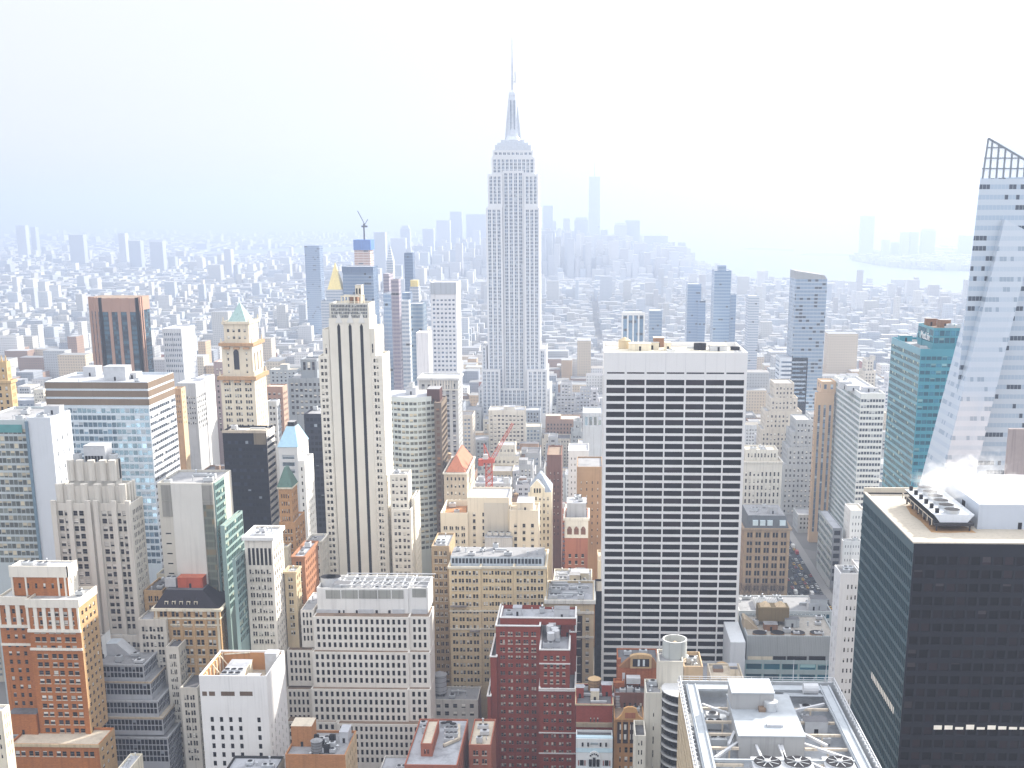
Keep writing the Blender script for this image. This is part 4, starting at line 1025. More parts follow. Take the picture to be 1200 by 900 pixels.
T = b.tier(575, 648, 694, 684, dep=26, st=s26.alt(mat=CREAM), vb=703, faces='FL', roof=RWHITE); clutter(b, T, 14, 38, mats=[WHITEP, CREAM]); 
p, q = at(669, 680, 585), at(690, 680, 585); bulkhead(b, p.x, q.x, 585, 593, T['R'], zat(672, 585)-T['R'], CREAM, top=RWHITE)
done(b)

# --- row of small houses in front of the white grid slab
b = Building('gabled_brick_hall', 'orange brick hall with blank wall and arched dormer below the white grid slab', 'building', short='arched dormer hall')
BB = W((.36, .115, .045), .22, .35, .85, .15)
D = 480; T = b.tier(D, 724, 772.5, 781, dep=22, st=None, wallmat=BB, vb=835, faces='F', par=.6, roof=RDARK)
x0, x1, z = T['X0'], T['X1'], T['Z']; cx = (x0+x1)/2+1
mb = b.part('shaped_gable'); GB = W((.30, .15, .07), .2, .3)
mb.prism([(x0+.3, D-.3, z-.5), (x1, D-.3, z-.5), (x1, D+2, z-.5), (x0+.3, D+2, z-.5)], [(cx-5.5, D-.3, z+3.5), (cx+5.5, D-.3, z+3.5), (cx+5.5, D+2, z+3.5), (cx-5.5, D+2, z+3.5)], GB)
mb = b.part('dormer'); mb.box(cx-4.6, cx+4.6, D-.8, D-.305, z-.6, z+4.4, W((.5, .34, .18))); mb.box(cx-3.6, cx+3.6, D-.9, D-.803, z+.2, z+3.8, DARKM)
ring = [(cx+4.9*math.cos(t), z+4.4+1.4*math.sin(t)) for t in [math.pi*i/8 for i in range(9)]]
mb.prism([(x, D-.9, zz) for x, zz in ring], [(x, D+1.5, zz) for x, zz in ring], W((.5, .34, .18)))
for k in range(2): x = cx-1.4+k*2.2; mb.box(x, x+.9, D-.96, D-.905, z+.5, z+3.5, FLAT("pale_glass", (.6, .65, .68), .3))
q = at(722, 790, D-2); mb = b.part('chimney'); mb.box(x0-.2, x0+1.4, D+2, D+4, z-2, z+2.5, BB); mb.box(x0+2, x0+3.2, D-.5, D-.01, z-8, z-3, WHITEP)
T2 = b.tier(D-5, 719, 732, 800, dep=5, st=None, wallmat=BB, vb=815, faces='FL', roof=W((.42, .18, .07)), reg=False); clutter(b, T, 3, 66)
done(b)
b = Building('dark_roof_block', 'sooty brown block with black roof and white vents before the arched dormer hall', 'building', short='sooty black roofed block')
T = b.tier(468, 720, 757, 812, dep=8, st=s26.alt(mat=W((.16, .07, .05))), vb=832, roof=RDARK); 
p = at_z(742, 806, T['R']); mb = b.part('roof_unit'); mb.box(p.x-3, p.x+3, p.y-2, p.y+2, T['R']+2.6, T['R']+5.2, WHITEP); mb.box(p.x-1.8, p.x+1.8, p.y-2.1, p.y-2.003, T['R']+3.1, T['R']+4.8, STEEL)
for sx in (-2.6, 2.6): mb.box(p.x+sx-.15, p.x+sx+.15, p.y-1.5, p.y+1.5, T['R'], T['R']+2.6, DARKM)
clutter(b, T, 4, 67); done(b)
wt2 = at_z(726, 826, T['R']-3); 
b = Building('red_brick_house', 'low dark red brick house with white roof sheds above the pale blue ornate house', 'building', short='low red brick house')
D = 462
T = b.tier(D, 675, 718, 825, dep=22, st=St(W((.26, .05, .032), .16, .2, .85, .12), 'sash', fpx=18, hf=.5, nb=9, wf=.35, mt=5, skip=(0, 1, 2, 6, 7, 8)), vb=866, roof=RDARK, faces='FL')
b.cornice(T, .6, .4, TAN)
mb = b.part('ornate_balustrade'); p, q = at(675, 846, D), at(718, 846, D); mb.box(p.x, q.x, D-1.2, D-.003, p.z-1.8, p.z, W((.34, .27, .19), .3, .4)); mb.box(p.x+8.5, q.x-8, D-.5, D-.004, p.z-9, p.z-3, DARKM)
for u0, u1, v, h in ((675, 684, 818, 4.5), (705, 717, 816, 5)): p, q = at_z(u0, v, T['R']), at_z(u1, v, T['R']); bulkhead(b, p.x, q.x, p.y, p.y+4, T['R'], h, W((.28, .05, .035)), top=RWHITE)
p, q = at_z(692, 822, T['R']), at_z(702, 822, T['R']); bulkhead(b, p.x, q.x, p.y, p.y+3, T['R'], 4.5, CREAM, top=RWHITE)
clutter(b, T, 3, 68); done(b)
p = at_z(696.5, 814, T['R']); water_tank(p.x, p.y+3, T['R'], 2.7, 5.2, 'wooden water tank with tan conical roof on the low red brick house', 1.0)
p = at_z(724, 826, T['R']); water_tank(p.x, 470, zat(828, 470), 2.2, 5.5, 'grey flat topped tank drum between red brick house and gabled orange house', .5, W((.34, .33, .34)), RWHITE)
b = Building('ornate_house', 'narrow pale blue and white ornate house with arched window at bottom edge', 'house', short='pale blue ornate house')
D = 452; PB = W((.52, .68, .76), .08, .15); PW = W((.74, .76, .77), .06, .12)
T = b.tier(D, 675, 718, 866, dep=9, st=None, wallmat=PW, faces='FL', roof=RDARK)
x0, x1, z = T['X0'], T['X1'], T['Z']; cx = (x0+x1)/2
mb = b.part('blue_mansard'); mb.prism([(x0, D-.25, z-6), (x1, D-.25, z-6), (x1, D+3, z-6), (x0, D+3, z-6)], [(x0, D+.6, z+.4), (x1, D+.6, z+.4), (x1, D+3, z+.4), (x0, D+3, z+.4)], PB)
mb = b.part('small_window')
for f in (.18, .33, .67, .82): x = x0+(x1-x0)*f; mb.box(x-.35, x+.35, D-.55, D-.05, z-3.2, z-1.6, DARKM)
mb.box(cx-1.6, cx+1.6, D-.5, D-.05, z-2.4, z-1.6, W((.3, .35, .38)))
for f in (.16, .84):
    x = x0+(x1-x0)*f; mb.box(x-.8, x+.8, D-.35, D-.26, z-12, z-9.5, DARKM)
    for s in (-1, 1): mb.box(x+s*1.35-.2, x+s*1.35+.2, D-.36, D-.261, z-12, z-9.6, W((.25, .05, .04)))
mb = b.part('arched_window')
ring = [(cx+2.9*math.cos(t), z-9.2+3.9*math.sin(t)) for t in [math.pi*i/10 for i in range(11)]]
mb.prism([(x, D-.7, zz) for x, zz in ring], [(x, D-.1, zz) for x, zz in ring], PW)
for i, x in enumerate((-1.6, 0, 1.6)): mb.box(cx+x-.6, cx+x+.6, D-.85, D-.705, z-12.2, z-9.0+(.9 if i == 1 else .1), DARKM)
for t in (.2, .35, .5, .65, .8):
    a_ = math.pi*t; x, zz = cx+1.9*math.cos(a_), z-8.4+1.9*math.sin(a_); mb.box(x-.32, x+.32, D-.85, D-.705, zz-.3, zz+.35, DARKM)
mb = b.part('balustrade'); mb.box(x0, x1, D-1.1, D-.26, z-15, z-13.3, PB)
done(b)
b = Building('gabled_house', 'orange stone house with curved gable and dark windows at the bottom edge', 'house', short='gabled orange house')
D = 455; OG = W((.42, .22, .09), .2, .3)
T = b.tier(D, 719.5, 755, 842, dep=20, st=St(OG, 'sash', fpx=11, hf=.6, nb=4, per=1, wf=.6, mt=4, ms=2), roof=RBROWN, faces='FL')
x0, x1, z = T['X0'], T['X1'], T['Z']; cx = (x0+x1)/2+.4
mb = b.part('dark_bay'); p, q = at(723.5, 846, D), at(747, 871, D); mb.box(p.x, q.x, D-.2, D-.003, q.z, p.z, W((.045, .03, .03)))
mb2 = b.part('bay_window')
for r in range(2):
    for i in range(4): x = p.x+1+(q.x-p.x-2)*i/3.6; mb2.box(x, x+1.0, D-.28, D-.205, p.z-3.4-r*4.4, p.z-1-r*4.4, FLAT("blind_white", (.6, .6, .58), .5))
mb = b.part('curved_gable')
prof = [(x0+1, z-.4), (x1-.2, z-.4), (x1-2.5, z+1.6), (cx+3, z+3.2), (cx+2.6, z+4.6), (cx+1, z+5.3), (cx-1, z+5.3), (cx-2.6, z+4.6), (cx-3, z+3.2), (x0+3, z+1.6)]
n = len(prof); mb.prism([(x, D-.5, zz) for x, zz in prof], [(x, D+.8, zz) for x, zz in prof], W((.55, .31, .13), .2, .2))
mb.box(cx-2.2, cx+2.2, D-.7, D-.505, z+.4, z+2.8, W((.38, .14, .07)))
for k in range(5): x = x0+.5+(x1-x0-1)*k/4; mb.box(x-.4, x+.4, D-.45, D-.004, 0, z-.5, OG)
clutter(b, T, 3, 69); done(b)

# --- round tank tower on pale deco building with curved balconies
b = Building('curved_balcony_tower', 'pale stepped building with dark curved balconies carrying a round concrete tank', 'building', short='curved balcony tower')
D = 420; PC = W((.68, .64, .55), .15, .3)
T1 = b.tier(D, 757, 776, 812, dep=14, st=St(PC, 'sash', fpx=16, hf=.55, nb=3, wf=.3, mt=6, skip=(0, 2)), faces='FL', roof=RGREY, par=1)
T2 = b.tier(D+6, 772, 801, 775, dep=13, st=None, wallmat=PC, faces='FLR', roof=RGREY, par=1)
T3 = b.tier(D+8, 801.3, 824, 781, dep=16, st=None, wallmat=W((.52, .38, .24)), faces='FLR', roof=RTAN, par=1.6)
T4 = b.tier(D-12, 744, 757, 862, dep=14, st=St(PC, 'sash', fpx=11, nb=2, wf=.4), faces='FL', roof=RDARK, par=2)
mb = b.part('curved_balcony'); WLN = W((.62, .62, .62), .1, .2); 
cx, cy = at(797, 820, D).x+1.5, D+1; rad = cx-at(775, 820, D).x
for k in range(13):
    z = T2['Z']-9-k*3.7
    mb.cyl(cx, cy, z-2.75, z-.35, rad*.94, FLAT("dark_glass", (.012, .012, .016), .25), 40); mb.cyl(cx, cy, z-.35, z, rad, WLN, 40)
clutter(b, T1, 3, 41); clutter(b, T3, 6, 42, mats=[RTAN]); done(b)
root = empty('concrete_tank', (at(792, 775, D+16).x, D+17, T2['R'])); tag(root, 'large round concrete water tank open at top with tan cone inside', 'water tank', 'rooftop water tanks')
q0, q1 = at(777.5, 748, D+10), at(806.5, 748, D+10); r = (q1.x-q0.x)/2; x, y, z0 = (q0.x+q1.x)/2, D+10+r, T2['Z']-1
zt = zat(747, D+10+r); CT = W((.50, .52, .50), .18, .45)
mb = MB(); n = 40
ro = lambda rr, zz: [(x+rr*math.cos(2*math.pi*i/n), y+rr*math.sin(2*math.pi*i/n), zz) for i in range(n)]
A, B_, C_, D_ = ro(r, z0), ro(r, zt), ro(r-.5, zt), ro(r-.5, zt-4)
for i in range(n):
    j = (i+1) % n
    mb.quad(A[i], A[j], B_[j], B_[i], CT); mb.quad(B_[i], B_[j], C_[j], C_[i], W((.66, .67, .66))); mb.quad(C_[j], C_[i], D_[i], D_[j], CT)
mb.poly(D_, RDARK); mb.build('shell', root)
mb = MB(); mb.cyl(x, y, zt-3.95, zt-1.0, r*.72, W((.60, .46, .32), .2), 24, r2=.3); mb.build('inner_cone', root)

# --- nearest roof with steelwork
b = Building('steel_roof_tower', 'nearest flat roof with white steel ring beams, fans and blocky plant house', short='near steel framed roof')
DB = 290; Z = at(886, 798, DB).z
X = lambda u, v, zz=None: at_z(u, v, Z if zz is None else zz)
xl, xr = at(795.5, 798, DB).x, at(978, 799, DB).x; yf = 200.0
SW = W((.58, .47, .32), .15, .35)
T = b.blk(xl, xr, yf, DB, Z, 900, St(SW, 'sash', fh=3.6, bay=3.4, wf=.4), St(SW, 'sash', fh=3.6, bay=3.2, wf=.45, mt=2, hf=.55), par=4.5, faces='FLR', roof=ROOF((.32, .34, .37), .5), wallmat=STEEL)
PT = FLAT("pale_steel", (.36, .39, .42), .45); RUST = W((.60, .52, .42), .25, .5)
mb = b.part('ring_gutter')
for (x0, x1, y0, y1) in ((xl+1.6, xl+4.6, yf, DB-2), (xr-4.6, xr-1.6, yf, DB-2), (xl+4.6, xr-4.6, DB-5, DB-2)): mb.box(x0, x1, y0, y1, Z-.9, Z-.3, PT)
for (x0, x1) in ((xl+2.0, xl+2.25), (xl+4.0, xl+4.25), (xr-2.25, xr-2.0), (xr-4.25, xr-4.0)): mb.box(x0, x1, yf, DB-2.2, Z-.3, Z+.05, PT)
mb = b.part('railing')
y = DB
while y > yf:
    for x in (xl+.3, xr-.3): mb.box(x-.09, x+.09, y-.09, y+.09, Z, Z+1.2, WHITEP); mb.bar((x-.55, y, Z+.05), (x+.65, y-1.1, Z+.05), .12, WHITEP)
    y -= 2.2
for x in (xl+.3, xr-.3, xl-.3, xr+.3): mb.box(x-.1, x+.1, yf, DB, Z+1.1 if abs(x-xl) < .4 and x > xl or (abs(x-xr) < .4 and x < xr) else Z-.1, Z+1.25 if abs(x-xl) < .4 and x > xl or (abs(x-xr) < .4 and x < xr) else Z+.1, WHITEP)
for zz in (.55, 1.15): mb.box(xl, xr, DB-.25, DB-.1, Z+zz, Z+zz+.1, WHITEP)
for k in range(16): x = xl+(xr-xl)*k/15; mb.box(x-.07, x+.07, DB-.26, DB-.09, Z+.004, Z+1.2, WHITEP)
# plant house in the middle
zr = T['R']; zp = Z+1.5
p, q = X(866, 863, zp), X(943, 863, zp); pb = X(908, 815, zp)
CHS = W((.38, .38, .38), .12, .3)
mb = b.part('plant_house'); mb.box(p.x, q.x, p.y, pb.y, zr, zp, CHS, ROOF((.34, .36, .39), .35)); mb.box(p.x-.2, q.x+.2, p.y-.2, pb.y+.2, zp+.004, zp+.25, PT)
zq = zp+4.3; p2, q2 = X(857.5, 832, zp), X(906, 832, zp); z2 = zq
mb = b.part('upper_plant_house'); mb.box(p2.x, q2.x, p2.y, p2.y+9, zp+.26, z2, CHS, ROOF((.34, .36, .39), .35)); mb.box(p2.x-.2, q2.x+.2, p2.y-.2, p2.y+9.2, z2+.004, z2+.3, PT)
p3 = X(904, 836, zp); mb = b.part('round_duct'); mb.cyl(p3.x, p3.y+1.5, zp+.26, zp+2.6, 1.7, STEEL, 16); mb.box(p3.x-3, p3.x-1.4, p3.y, p3.y+2, zp+.26, zp+1.2, RBROWN)
p3 = X(908, 852, zp); mb = b.part('roof_hatch'); mb.box(p3.x-1.9, p3.x+1.9, p3.y-.6, p3.y+.8, zp+.26, zp+.8, WHITEP)
# beams from the house to the ring
mb = b.part('roof_beam')
hx0, hx1 = p.x, q.x
for y in (p.y+22, p.y+14, p.y+7, p.y-.5, p.y-9): 
    mb.box(xl+4.6, hx0 if y < pb.y else p2.x, y-.3, y+.3, Z-1.6, Z-1.0, RUST); mb.box(hx1, xr-4.6, y-.3, y+.3, Z-1.6, Z-1.0, RUST)
    for x in (xl+9, xr-9): mb.box(x-.2, x+.2, y-.2, y+.2, zr, Z-1.6, RUST)
mb = b.part('diagonal_brace')
for (a, c) in (((xl+5, p.y+24), (p2.x, p.y+18)), ((xl+5, p.y-6), (hx0, p.y+2)), ((hx1, p.y+2), (xr-5, p.y-6)), ((hx1, p.y+9), (xr-9, p.y+1)), ((xl+9, p.y+1), (hx0, p.y+8)), ((hx1, p.y+20), (xr-5, p.y+25))): mb.bar((*a, Z-1.1), (*c, Z-1.1), .45, WHITEP)
mb.box(xl+4.6, xr-4.6, p.y-8.6, p.y-8.0, Z-.9, Z-.2, PT)
cxm = (hx0+hx1)/2
for (a, c, zz) in (((hx0+4, p.y-.2), (hx0+4.5, p.y-8), Z), ((hx0+10, p.y-.2), (cxm+2, p.y-8), Z), ((hx1-6, p.y-.2), (cxm+2, p.y-8), Z), ((cxm+2, p.y-8), (cxm+3, p.y-22), Z), ((hx0+4.5, p.y-8), (hx0+1, p.y-22), Z), ((hx1-1, p.y-8), (hx1+9, p.y-20), Z)): mb.bar((*a, zz-.6), (*c, zz-.6), .4, WHITEP)
for u in (899.5, 935, 984):
    p4 = X(u, 893, Z); mb = b.part('cooling_fan'); s_ = 3.4
    mb.box(p4.x-s_, p4.x+s_, p4.y-s_, p4.y+s_, zr, Z-.4, WHITEP); mb.cyl(p4.x, p4.y, Z-.395, Z+.1, s_*.9, STEEL, 24, cap=DARKM)
    for k in range(8): a_ = k*math.pi/4+.3; mb.bar((p4.x, p4.y, Z+.12), (p4.x+math.cos(a_)*s_*.78, p4.y+math.sin(a_)*s_*.78, Z+.14), .11, STEEL)
    mb.cyl(p4.x, p4.y, Z+.1, Z+.5, .7, WHITEP, 12)
p5, q5 = X(941, 812, Z), X(958, 812, Z); mb = b.part('horizontal_tank'); r5 = 1.4
mb.prism([(p5.x, p5.y+r5*math.cos(t), Z+1.2+r5*math.sin(t)) for t in [2*math.pi*i/14 for i in range(14)]], [(q5.x, p5.y+r5*math.cos(t), Z+1.2+r5*math.sin(t)) for t in [2*math.pi*i/14 for i in range(14)]], WHITEP)
mb = b.part('mast')
for u in (929, 967): p6 = X(u, 800, Z); mb.cyl(p6.x, DB-1, Z, Z+6.5, .14, WHITEP, 8, r2=.05)
mb = b.part('roof_pipe'); 
for k in range(3): y = DB-7-k*1.4; mb.bar((p2.x+15, y, Z-.5+k*.3), (xr-5, y, Z-.5+k*.3), .25, PT, 8)
clutter(b, dict(R=zr), 6, 82, box=(xl+5, hx0-1, p.y-4, DB-8), mats=[WHITEP]); clutter(b, dict(R=zr), 7, 81, box=(hx1+2, xr-6, p.y+8, DB-9), mats=[WHITEP]); done(b)

# --- grey concrete block with corrugated attic
b = Building('corrugated_attic_block', 'grey block with ribbed attic, green glass strip and rusty roof plant', 'office building', short='ribbed attic block')
D = 520; CG = W((.42, .45, .46), .12, .25)
z = zat(770, D)
TG = b.tier(D, 872, 980, 774, dep=34, st=St(W((.34, .42, .43), .08, .15, .5), 'teal', fpx=12, hf=.55, nb=5, wf=.9, mt=1, ms=.5, rec=.3), vb=800, faces='FL', roof=RGREY)
TAt = b.tier(D+2, 875.5, 980, 745, dep=30, st=None, wallmat=CG, z0=TG['R'], vb=774, faces='FL', roof=W((.40, .37, .33), .25, .4), reg=False)
mb = b.part('rib')
for i in range(52): x = TAt['X0']+.4+(TAt['X1']-TAt['X0']-.8)*i/51; mb.box(x-.16, x+.16, D+1.7, D+1.997, zat(767, D), TAt['Z']-.2, W((.46, .49, .50), .1, .2))
mb = b.part('attic_opening')
for u0, u1 in ((906, 920.5), (922.5, 945), (948, 967)): p, q = at(u0, 768, D+2), at(u1, 773.5, D+2); mb.box(p.x, q.x, D+1.6, D+1.69, q.z, p.z-.3, DARKM)
for u0, u1 in ((876, 905),): p, q = at(u0, 768, D+2), at(u1, 773.5, D+2); mb.box(p.x, q.x, D+1.6, D+1.69, q.z, p.z-.3, CREAM)
mb = b.part('white_flank'); p = at(868, 752, D-8); mb.box(p.x-4, TG['X0']-.05, D-3, D+36, 0, zat(748, D), W((.66, .68, .70), .06, .15))
z = TAt['R']; X = lambda u, v: at_z(u, v, z)
p, q = X(888, 733), X(924, 733); mb = b.part('rusty_cooling_tower'); RU = W((.20, .15, .08), .3, .5)
mb.box(p.x, q.x, p.y, p.y+8, z+2.2, z+9, RU)
for k in range(2): x = p.x+(q.x-p.x)*(.25+.5*k); mb.cyl(x, p.y+4, z+9, z+11, 3.6, W((.62, .48, .32)), 4, r2=.8, a0=math.pi/4)
for k in range(4): x = p.x+(q.x-p.x)*k/3; mb.box(x-.25, x+.25, p.y+.2, p.y+.8, z, z+2.2, DARKM)
mb = b.part('fan_ring')
for u in (890, 911, 935, 957): q = X(u, 743); mb.cyl(q.x, q.y, z, z+.9, 3.3, W((.30, .20, .12), .3), 18, cap=DARKM)
p = X(878, 735); mb = b.part('stair_hut'); mb.prism([(p.x-3,p.y-3,z),(p.x+4,p.y-3,z),(p.x+4,p.y+6,z),(p.x-3,p.y+6,z)], [(p.x-3,p.y-3,z+5),(p.x-2,p.y-3,z+5),(p.x-2,p.y+6,z+5),(p.x-3,p.y+6,z+5)], W((.42, .34, .24), .2, .3))
clutter(b, TAt, 16, 83, mats=[CG, BROWNB]); done(b)
b = Building('glazed_roof_hall', 'long low hall with white ribbed roof lights behind the ribbed attic block', 'building', short='ribbed roof light hall')
D = 590; T = b.tier(D, 866, 975, 716, dep=26, st=St(W((.60, .62, .62), .06, .15), 'teal', fpx=8, hf=.6, nb=22, wf=.8, mt=1.2, rec=.2), vb=730, faces='FL', roof=RGREY, par=.6)
p, q = at_z(886, 714, T['R']), at_z(914, 714, T['R']); mb = b.part('ribbed_skylight')
for k in range(14): x = p.x+(q.x-p.x)*k/14; mb.prism([(x, p.y-2, T['R']), (x+.9, p.y-2, T['R']), (x+.9, p.y+14, T['R']), (x, p.y+14, T['R'])], [(x+.3, p.y-2, T['R']+2.2), (x+.5, p.y-2, T['R']+2.2), (x+.5, p.y+14, T['R']+2.2), (x+.3, p.y+14, T['R']+2.2)], WHITEP)
p = at_z(958, 715, T['R']); bulkhead(b, p.x-4, p.x+5, p.y, p.y+7, T['R'], 6, WHITEP, top=RDARK)
clutter(b, T, 10, 84, mats=[WHITEP, TAN]); done(b)

# --- white slim tower beside the black one
b = Building('slim_white_tower', 'slim white brick tower with small windows against the black office tower', short='slim white tower')
T = b.tier(470, 985, 1009, 672, uB=978, st=St(WHITE, 'sash', fpx=12.5, hf=.42, nb=4, wf=.38, mt=4, skip=(0,)), side=St(W((.70, .72, .76)), 'sash', fpx=12.5, hf=.4, bay=6, wf=.2, mt=5), faces='FL', roof=RGREY, par=1.5)
clutter(b, T, 6, 85, mats=[WHITEP]); done(b)

# --- black office tower with cooling plant
b = Building('black_office_tower', 'big black office tower with cream roof and teal striped left side', short='black office tower')
D = 310; BKT = W((.016, .016, .022), .15, .05, .6); TLB = W((.045, .095, .12), .1, .1, .4)
Tz = at(1071, 637, D); 
T = b.tier(D, 1071, 1300, 637.5, uB=1012, st=St(BKT, 'bronze', fpx=15.9, hf=.62, bay=3.15, wf=.80, mt=3.2, ms=.3, rec=.3), side=St(TLB, 'grid', fpx=15.9, hf=.72, bay=1.75, wf=.78, mt=2.6, ms=.3, rec=.35), faces='FL', roof=W((.47, .42, .345), .15, .25), par=.45)
Zr = T['R']; X = lambda u, v: at_z(u, v, Zr)
mb = b.part('lit_window'); LIT = FLAT("lit_office_window", (.85, .80, .72), .4, emit=.045)
for k in range(9):
    u = 1099+k*12.6
    p = at(u-4.5, 849, D); q = at(u+4.5, 855, D); hh = (p.z-q.z)*random.uniform(.45, 1); mb.box(p.x, q.x, D-.02, D-.003, q.z, q.z+hh, LIT)
for k in range(16):
    yy = T['Y0']+8+k*1.75; z = at_x(1025, 797, T['X0']).z; mb.box(T['X0']-.02, T['X0']-.003, yy, yy+1.0, z-1.0, z+1.1, LIT)
mb = b.part('roof_coping'); CO = W((.56, .51, .43), .1, .15)
mb.box(T['X0']-.25, T['X1'], D-.25, D+.7, T['Z']+.004, T['Z']+.4, CO); mb.box(T['X0']-.25, T['X0']+.7, D+.7, T['Y1'], T['Z']+.004, T['Z']+.4, CO); mb.box(T['X0'], T['X1'], T['Y1']-.5, T['Y1']+.2, T['Z']+.004, T['Z']+1.6, CO)
# stained slab round the plant
p, q = X(1084, 628), X(1137, 632); pb = X(1058, 590)
p = X(1096, 622); q = X(1137, 622); y1 = X(1058, 596).y+6
x0, x1, y0 = p.x, q.x, p.y
mb = b.part('rust_stain'); mb.poly([(x0-1.6, y0-1.8, Zr+.02), (x0+3, y0-2.3, Zr+.02), (x1-2, y0-1.4, Zr+.02), (x1+1.0, y0-2.0, Zr+.02), (x1+.6, y0+3, Zr+.02), (x0+2, y1, Zr+.02), (x0-.8, y1-3, Zr+.02), (x0-1.9, y0+(y1-y0)*.6, Zr+.02), (x0-1.2, y0+(y1-y0)*.35, Zr+.02)], W((.38, .22, .10), .5, .5))
mb = b.part('cooling_tower'); DKP = W((.045, .042, .045), .15, .1, .5)
z0, z1 = Zr+2.4, zat(600, y0)
mb.prism([(x0+1, y0, z0), (x1-1, y0, z0), (x1-1, y1, z0), (x0+1, y1, z0)], [(x0-.8, y0, z1), (x1+.8, y0, z1), (x1+.8, y1, z1), (x0-.8, y1, z1)], DKP, W((.52, .54, .57)))
mb.prism([(x0+1.05, y0-.12, z0+.1), (x1-1.05, y0-.12, z0+.1), (x1-1.05, y0-.004, z0+.1), (x0+1.05, y0-.004, z0+.1)], [(x0-.75, y0-.12, z1+.05), (x1+.75, y0-.12, z1+.05), (x1+.75, y0-.004, z1+.05), (x0-.75, y0-.004, z1+.05)], W((.66, .70, .76), .05, .1, .4))
mb = b.part('support_frame')
mb.box(x0-.6, x1+.6, y0-1, y1, z0-.7, z0-.01, DKP)
n = 6
for k in range(n):
    yy = y0+(y1-y0)*k/(n-1)
    for x in (x0+.3, x1-.3): mb.box(x-.2, x+.2, yy-.2, yy+.2, Zr, z0-.7, DKP)
mb.box(x0-1.3, x0-1.1, y0-.5, y1, z0+1.0, z0+1.15, RUST)
for k in range(8): yy = y0+(y1-y0)*k/7; mb.box(x0-1.3, x0-1.1, yy-.1, yy+.1, z0-.7, z0+1.0, RUST)
for k in range(6):
    yy = y0+2.2+(y1-y0-4)*k/5; mb = b.part('fan_cowl'); mb.cyl((x0+x1)/2, yy, z1, z1+1.1, min(2.2, (y1-y0)/13), STEEL, 18, cap=DARKM); mb2 = b.part('fan_motor'); mb2.box(x0+.3, x0+1.2, yy-.5, yy+.5, z1+.01, z1+1.3, DARKM)
STEAM = ((x0+x1)/2, y0, y1, z1, x0, x1)
p, q = X(1145, 620), X(1215, 620); mb = b.part('white_plant_house'); wz = zat(588, p.y)
mb.box(p.x, q.x+20, p.y, p.y+40, Zr, wz, W((.52, .57, .65), .05, .1, .5), RWHITE)
mb.box(X(1192, 620).x, X(1196.5, 620).x, p.y-.05, p.y-.003, Zr, Zr+2.0, DARKM); mb.box(p.x-.05, p.x-.003, p.y+12, p.y+15, wz-4, wz-2, DARKM)
done(b)

# --- tall crystalline glass tower, right edge
b = Building('faceted_glass_tower', 'tall pale faceted glass tower with sloping lattice crown at the right edge', short='faceted glass tower')
D = 500
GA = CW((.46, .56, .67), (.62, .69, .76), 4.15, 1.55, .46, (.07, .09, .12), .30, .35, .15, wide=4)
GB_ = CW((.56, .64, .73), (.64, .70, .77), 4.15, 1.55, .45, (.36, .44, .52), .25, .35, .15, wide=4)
P0, P1 = at(1096, 700, D), at(1152.5, 209, D); Zc = P1.z
Bx = at(1300, 400, D).x; Xr = Bx
base_x = at_x(1096, 700, P0.x).x
xb = P1.x-(P1.x-P0.x)*(P1.z)/(P1.z-P0.z)
k5 = (D+53)/D
ring0 = [(xb, D, 0), (Xr, D, 0), (Xr, D+55, 0), (xb*k5, D+55, 0)]
ring1 = [(P1.x, D+4, Zc), (Xr, D+4, Zc+2), (Xr, D+45, Zc+2), (P1.x*(D+43)/D, D+45, Zc)]
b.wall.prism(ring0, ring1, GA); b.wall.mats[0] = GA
# diagonal lighter prism
A1, A2 = at(1179, 257, D-1), at(1213, 275, D-1)
k0, k1 = at(1090, 620, D-9), at(1128, 620, D-9)
f = lambda q, A: A + (q-A)*((A.z)/(A.z-q.z))
g0, g1 = f(k0, A1), f(k1, A2)
mb = b.part('angled_bay')
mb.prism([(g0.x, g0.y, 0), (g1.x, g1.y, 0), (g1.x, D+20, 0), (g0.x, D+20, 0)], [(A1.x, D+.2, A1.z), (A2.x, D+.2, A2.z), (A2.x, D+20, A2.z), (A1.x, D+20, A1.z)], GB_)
# crown lattice
mb = b.part('lattice_crown'); LT = FLAT("lattice_steel", (.20, .23, .27), .5)
tl, tr = at(1158.5, 162, D+4), at(1300, 245, D+4)
ztop = lambda x: tl.z + (tr.z-tl.z)*(x-tl.x)/(tr.x-tl.x)
nx = 20
for i in range(nx+1):
    x = P1.x+1.0+(Xr-P1.x-2)*i/nx; xt = max(x, tl.x); zt = ztop(xt)
    if zt > Zc: mb.bar((x, D+4.3, Zc-.5), (xt if i == 0 else x, D+4.3, zt), .42, LT)
z = Zc+4
while z < tl.z:
    xe = tl.x+(z-tl.z)/(tr.z-tl.z)*(tr.x-tl.x); xs = P1.x+(tl.x-P1.x)*(z-Zc)/(tl.z-Zc); mb.bar((xs, D+4.3, z), (min(xe, Xr), D+4.3, z), .34, LT); z += 4.15
mb.bar((tl.x, D+4.3, tl.z), (Xr, D+4.3, ztop(Xr)), .5, LT)
gm = b.part('lattice_glass'); 
mg, nt, bs = _new("crown_glass"); bs.inputs["Base Color"].default_value = (.8, .87, .93, 1); bs.inputs["Alpha"].default_value = .35; bs.inputs["Roughness"].default_value = .2
gm.poly([(P1.x, D+4.6, Zc), (Xr, D+4.6, Zc), (Xr, D+4.6, ztop(Xr)), (tl.x, D+4.6, tl.z)], mg); gm.poly([(P1.x, D+4.8, Zc), (tl.x, D+4.8, tl.z), (Xr, D+4.8, ztop(Xr)), (Xr, D+4.8, Zc)], mg)
b.tiers.append(dict(X0=xb, X1=Xr, Y0=D, Y1=D+55, Z=Zc)); FOOT.append((xb-3, Xr, D-12, D+55)); SEEN.append((1096, 1300, 565, D, b)); done(b)
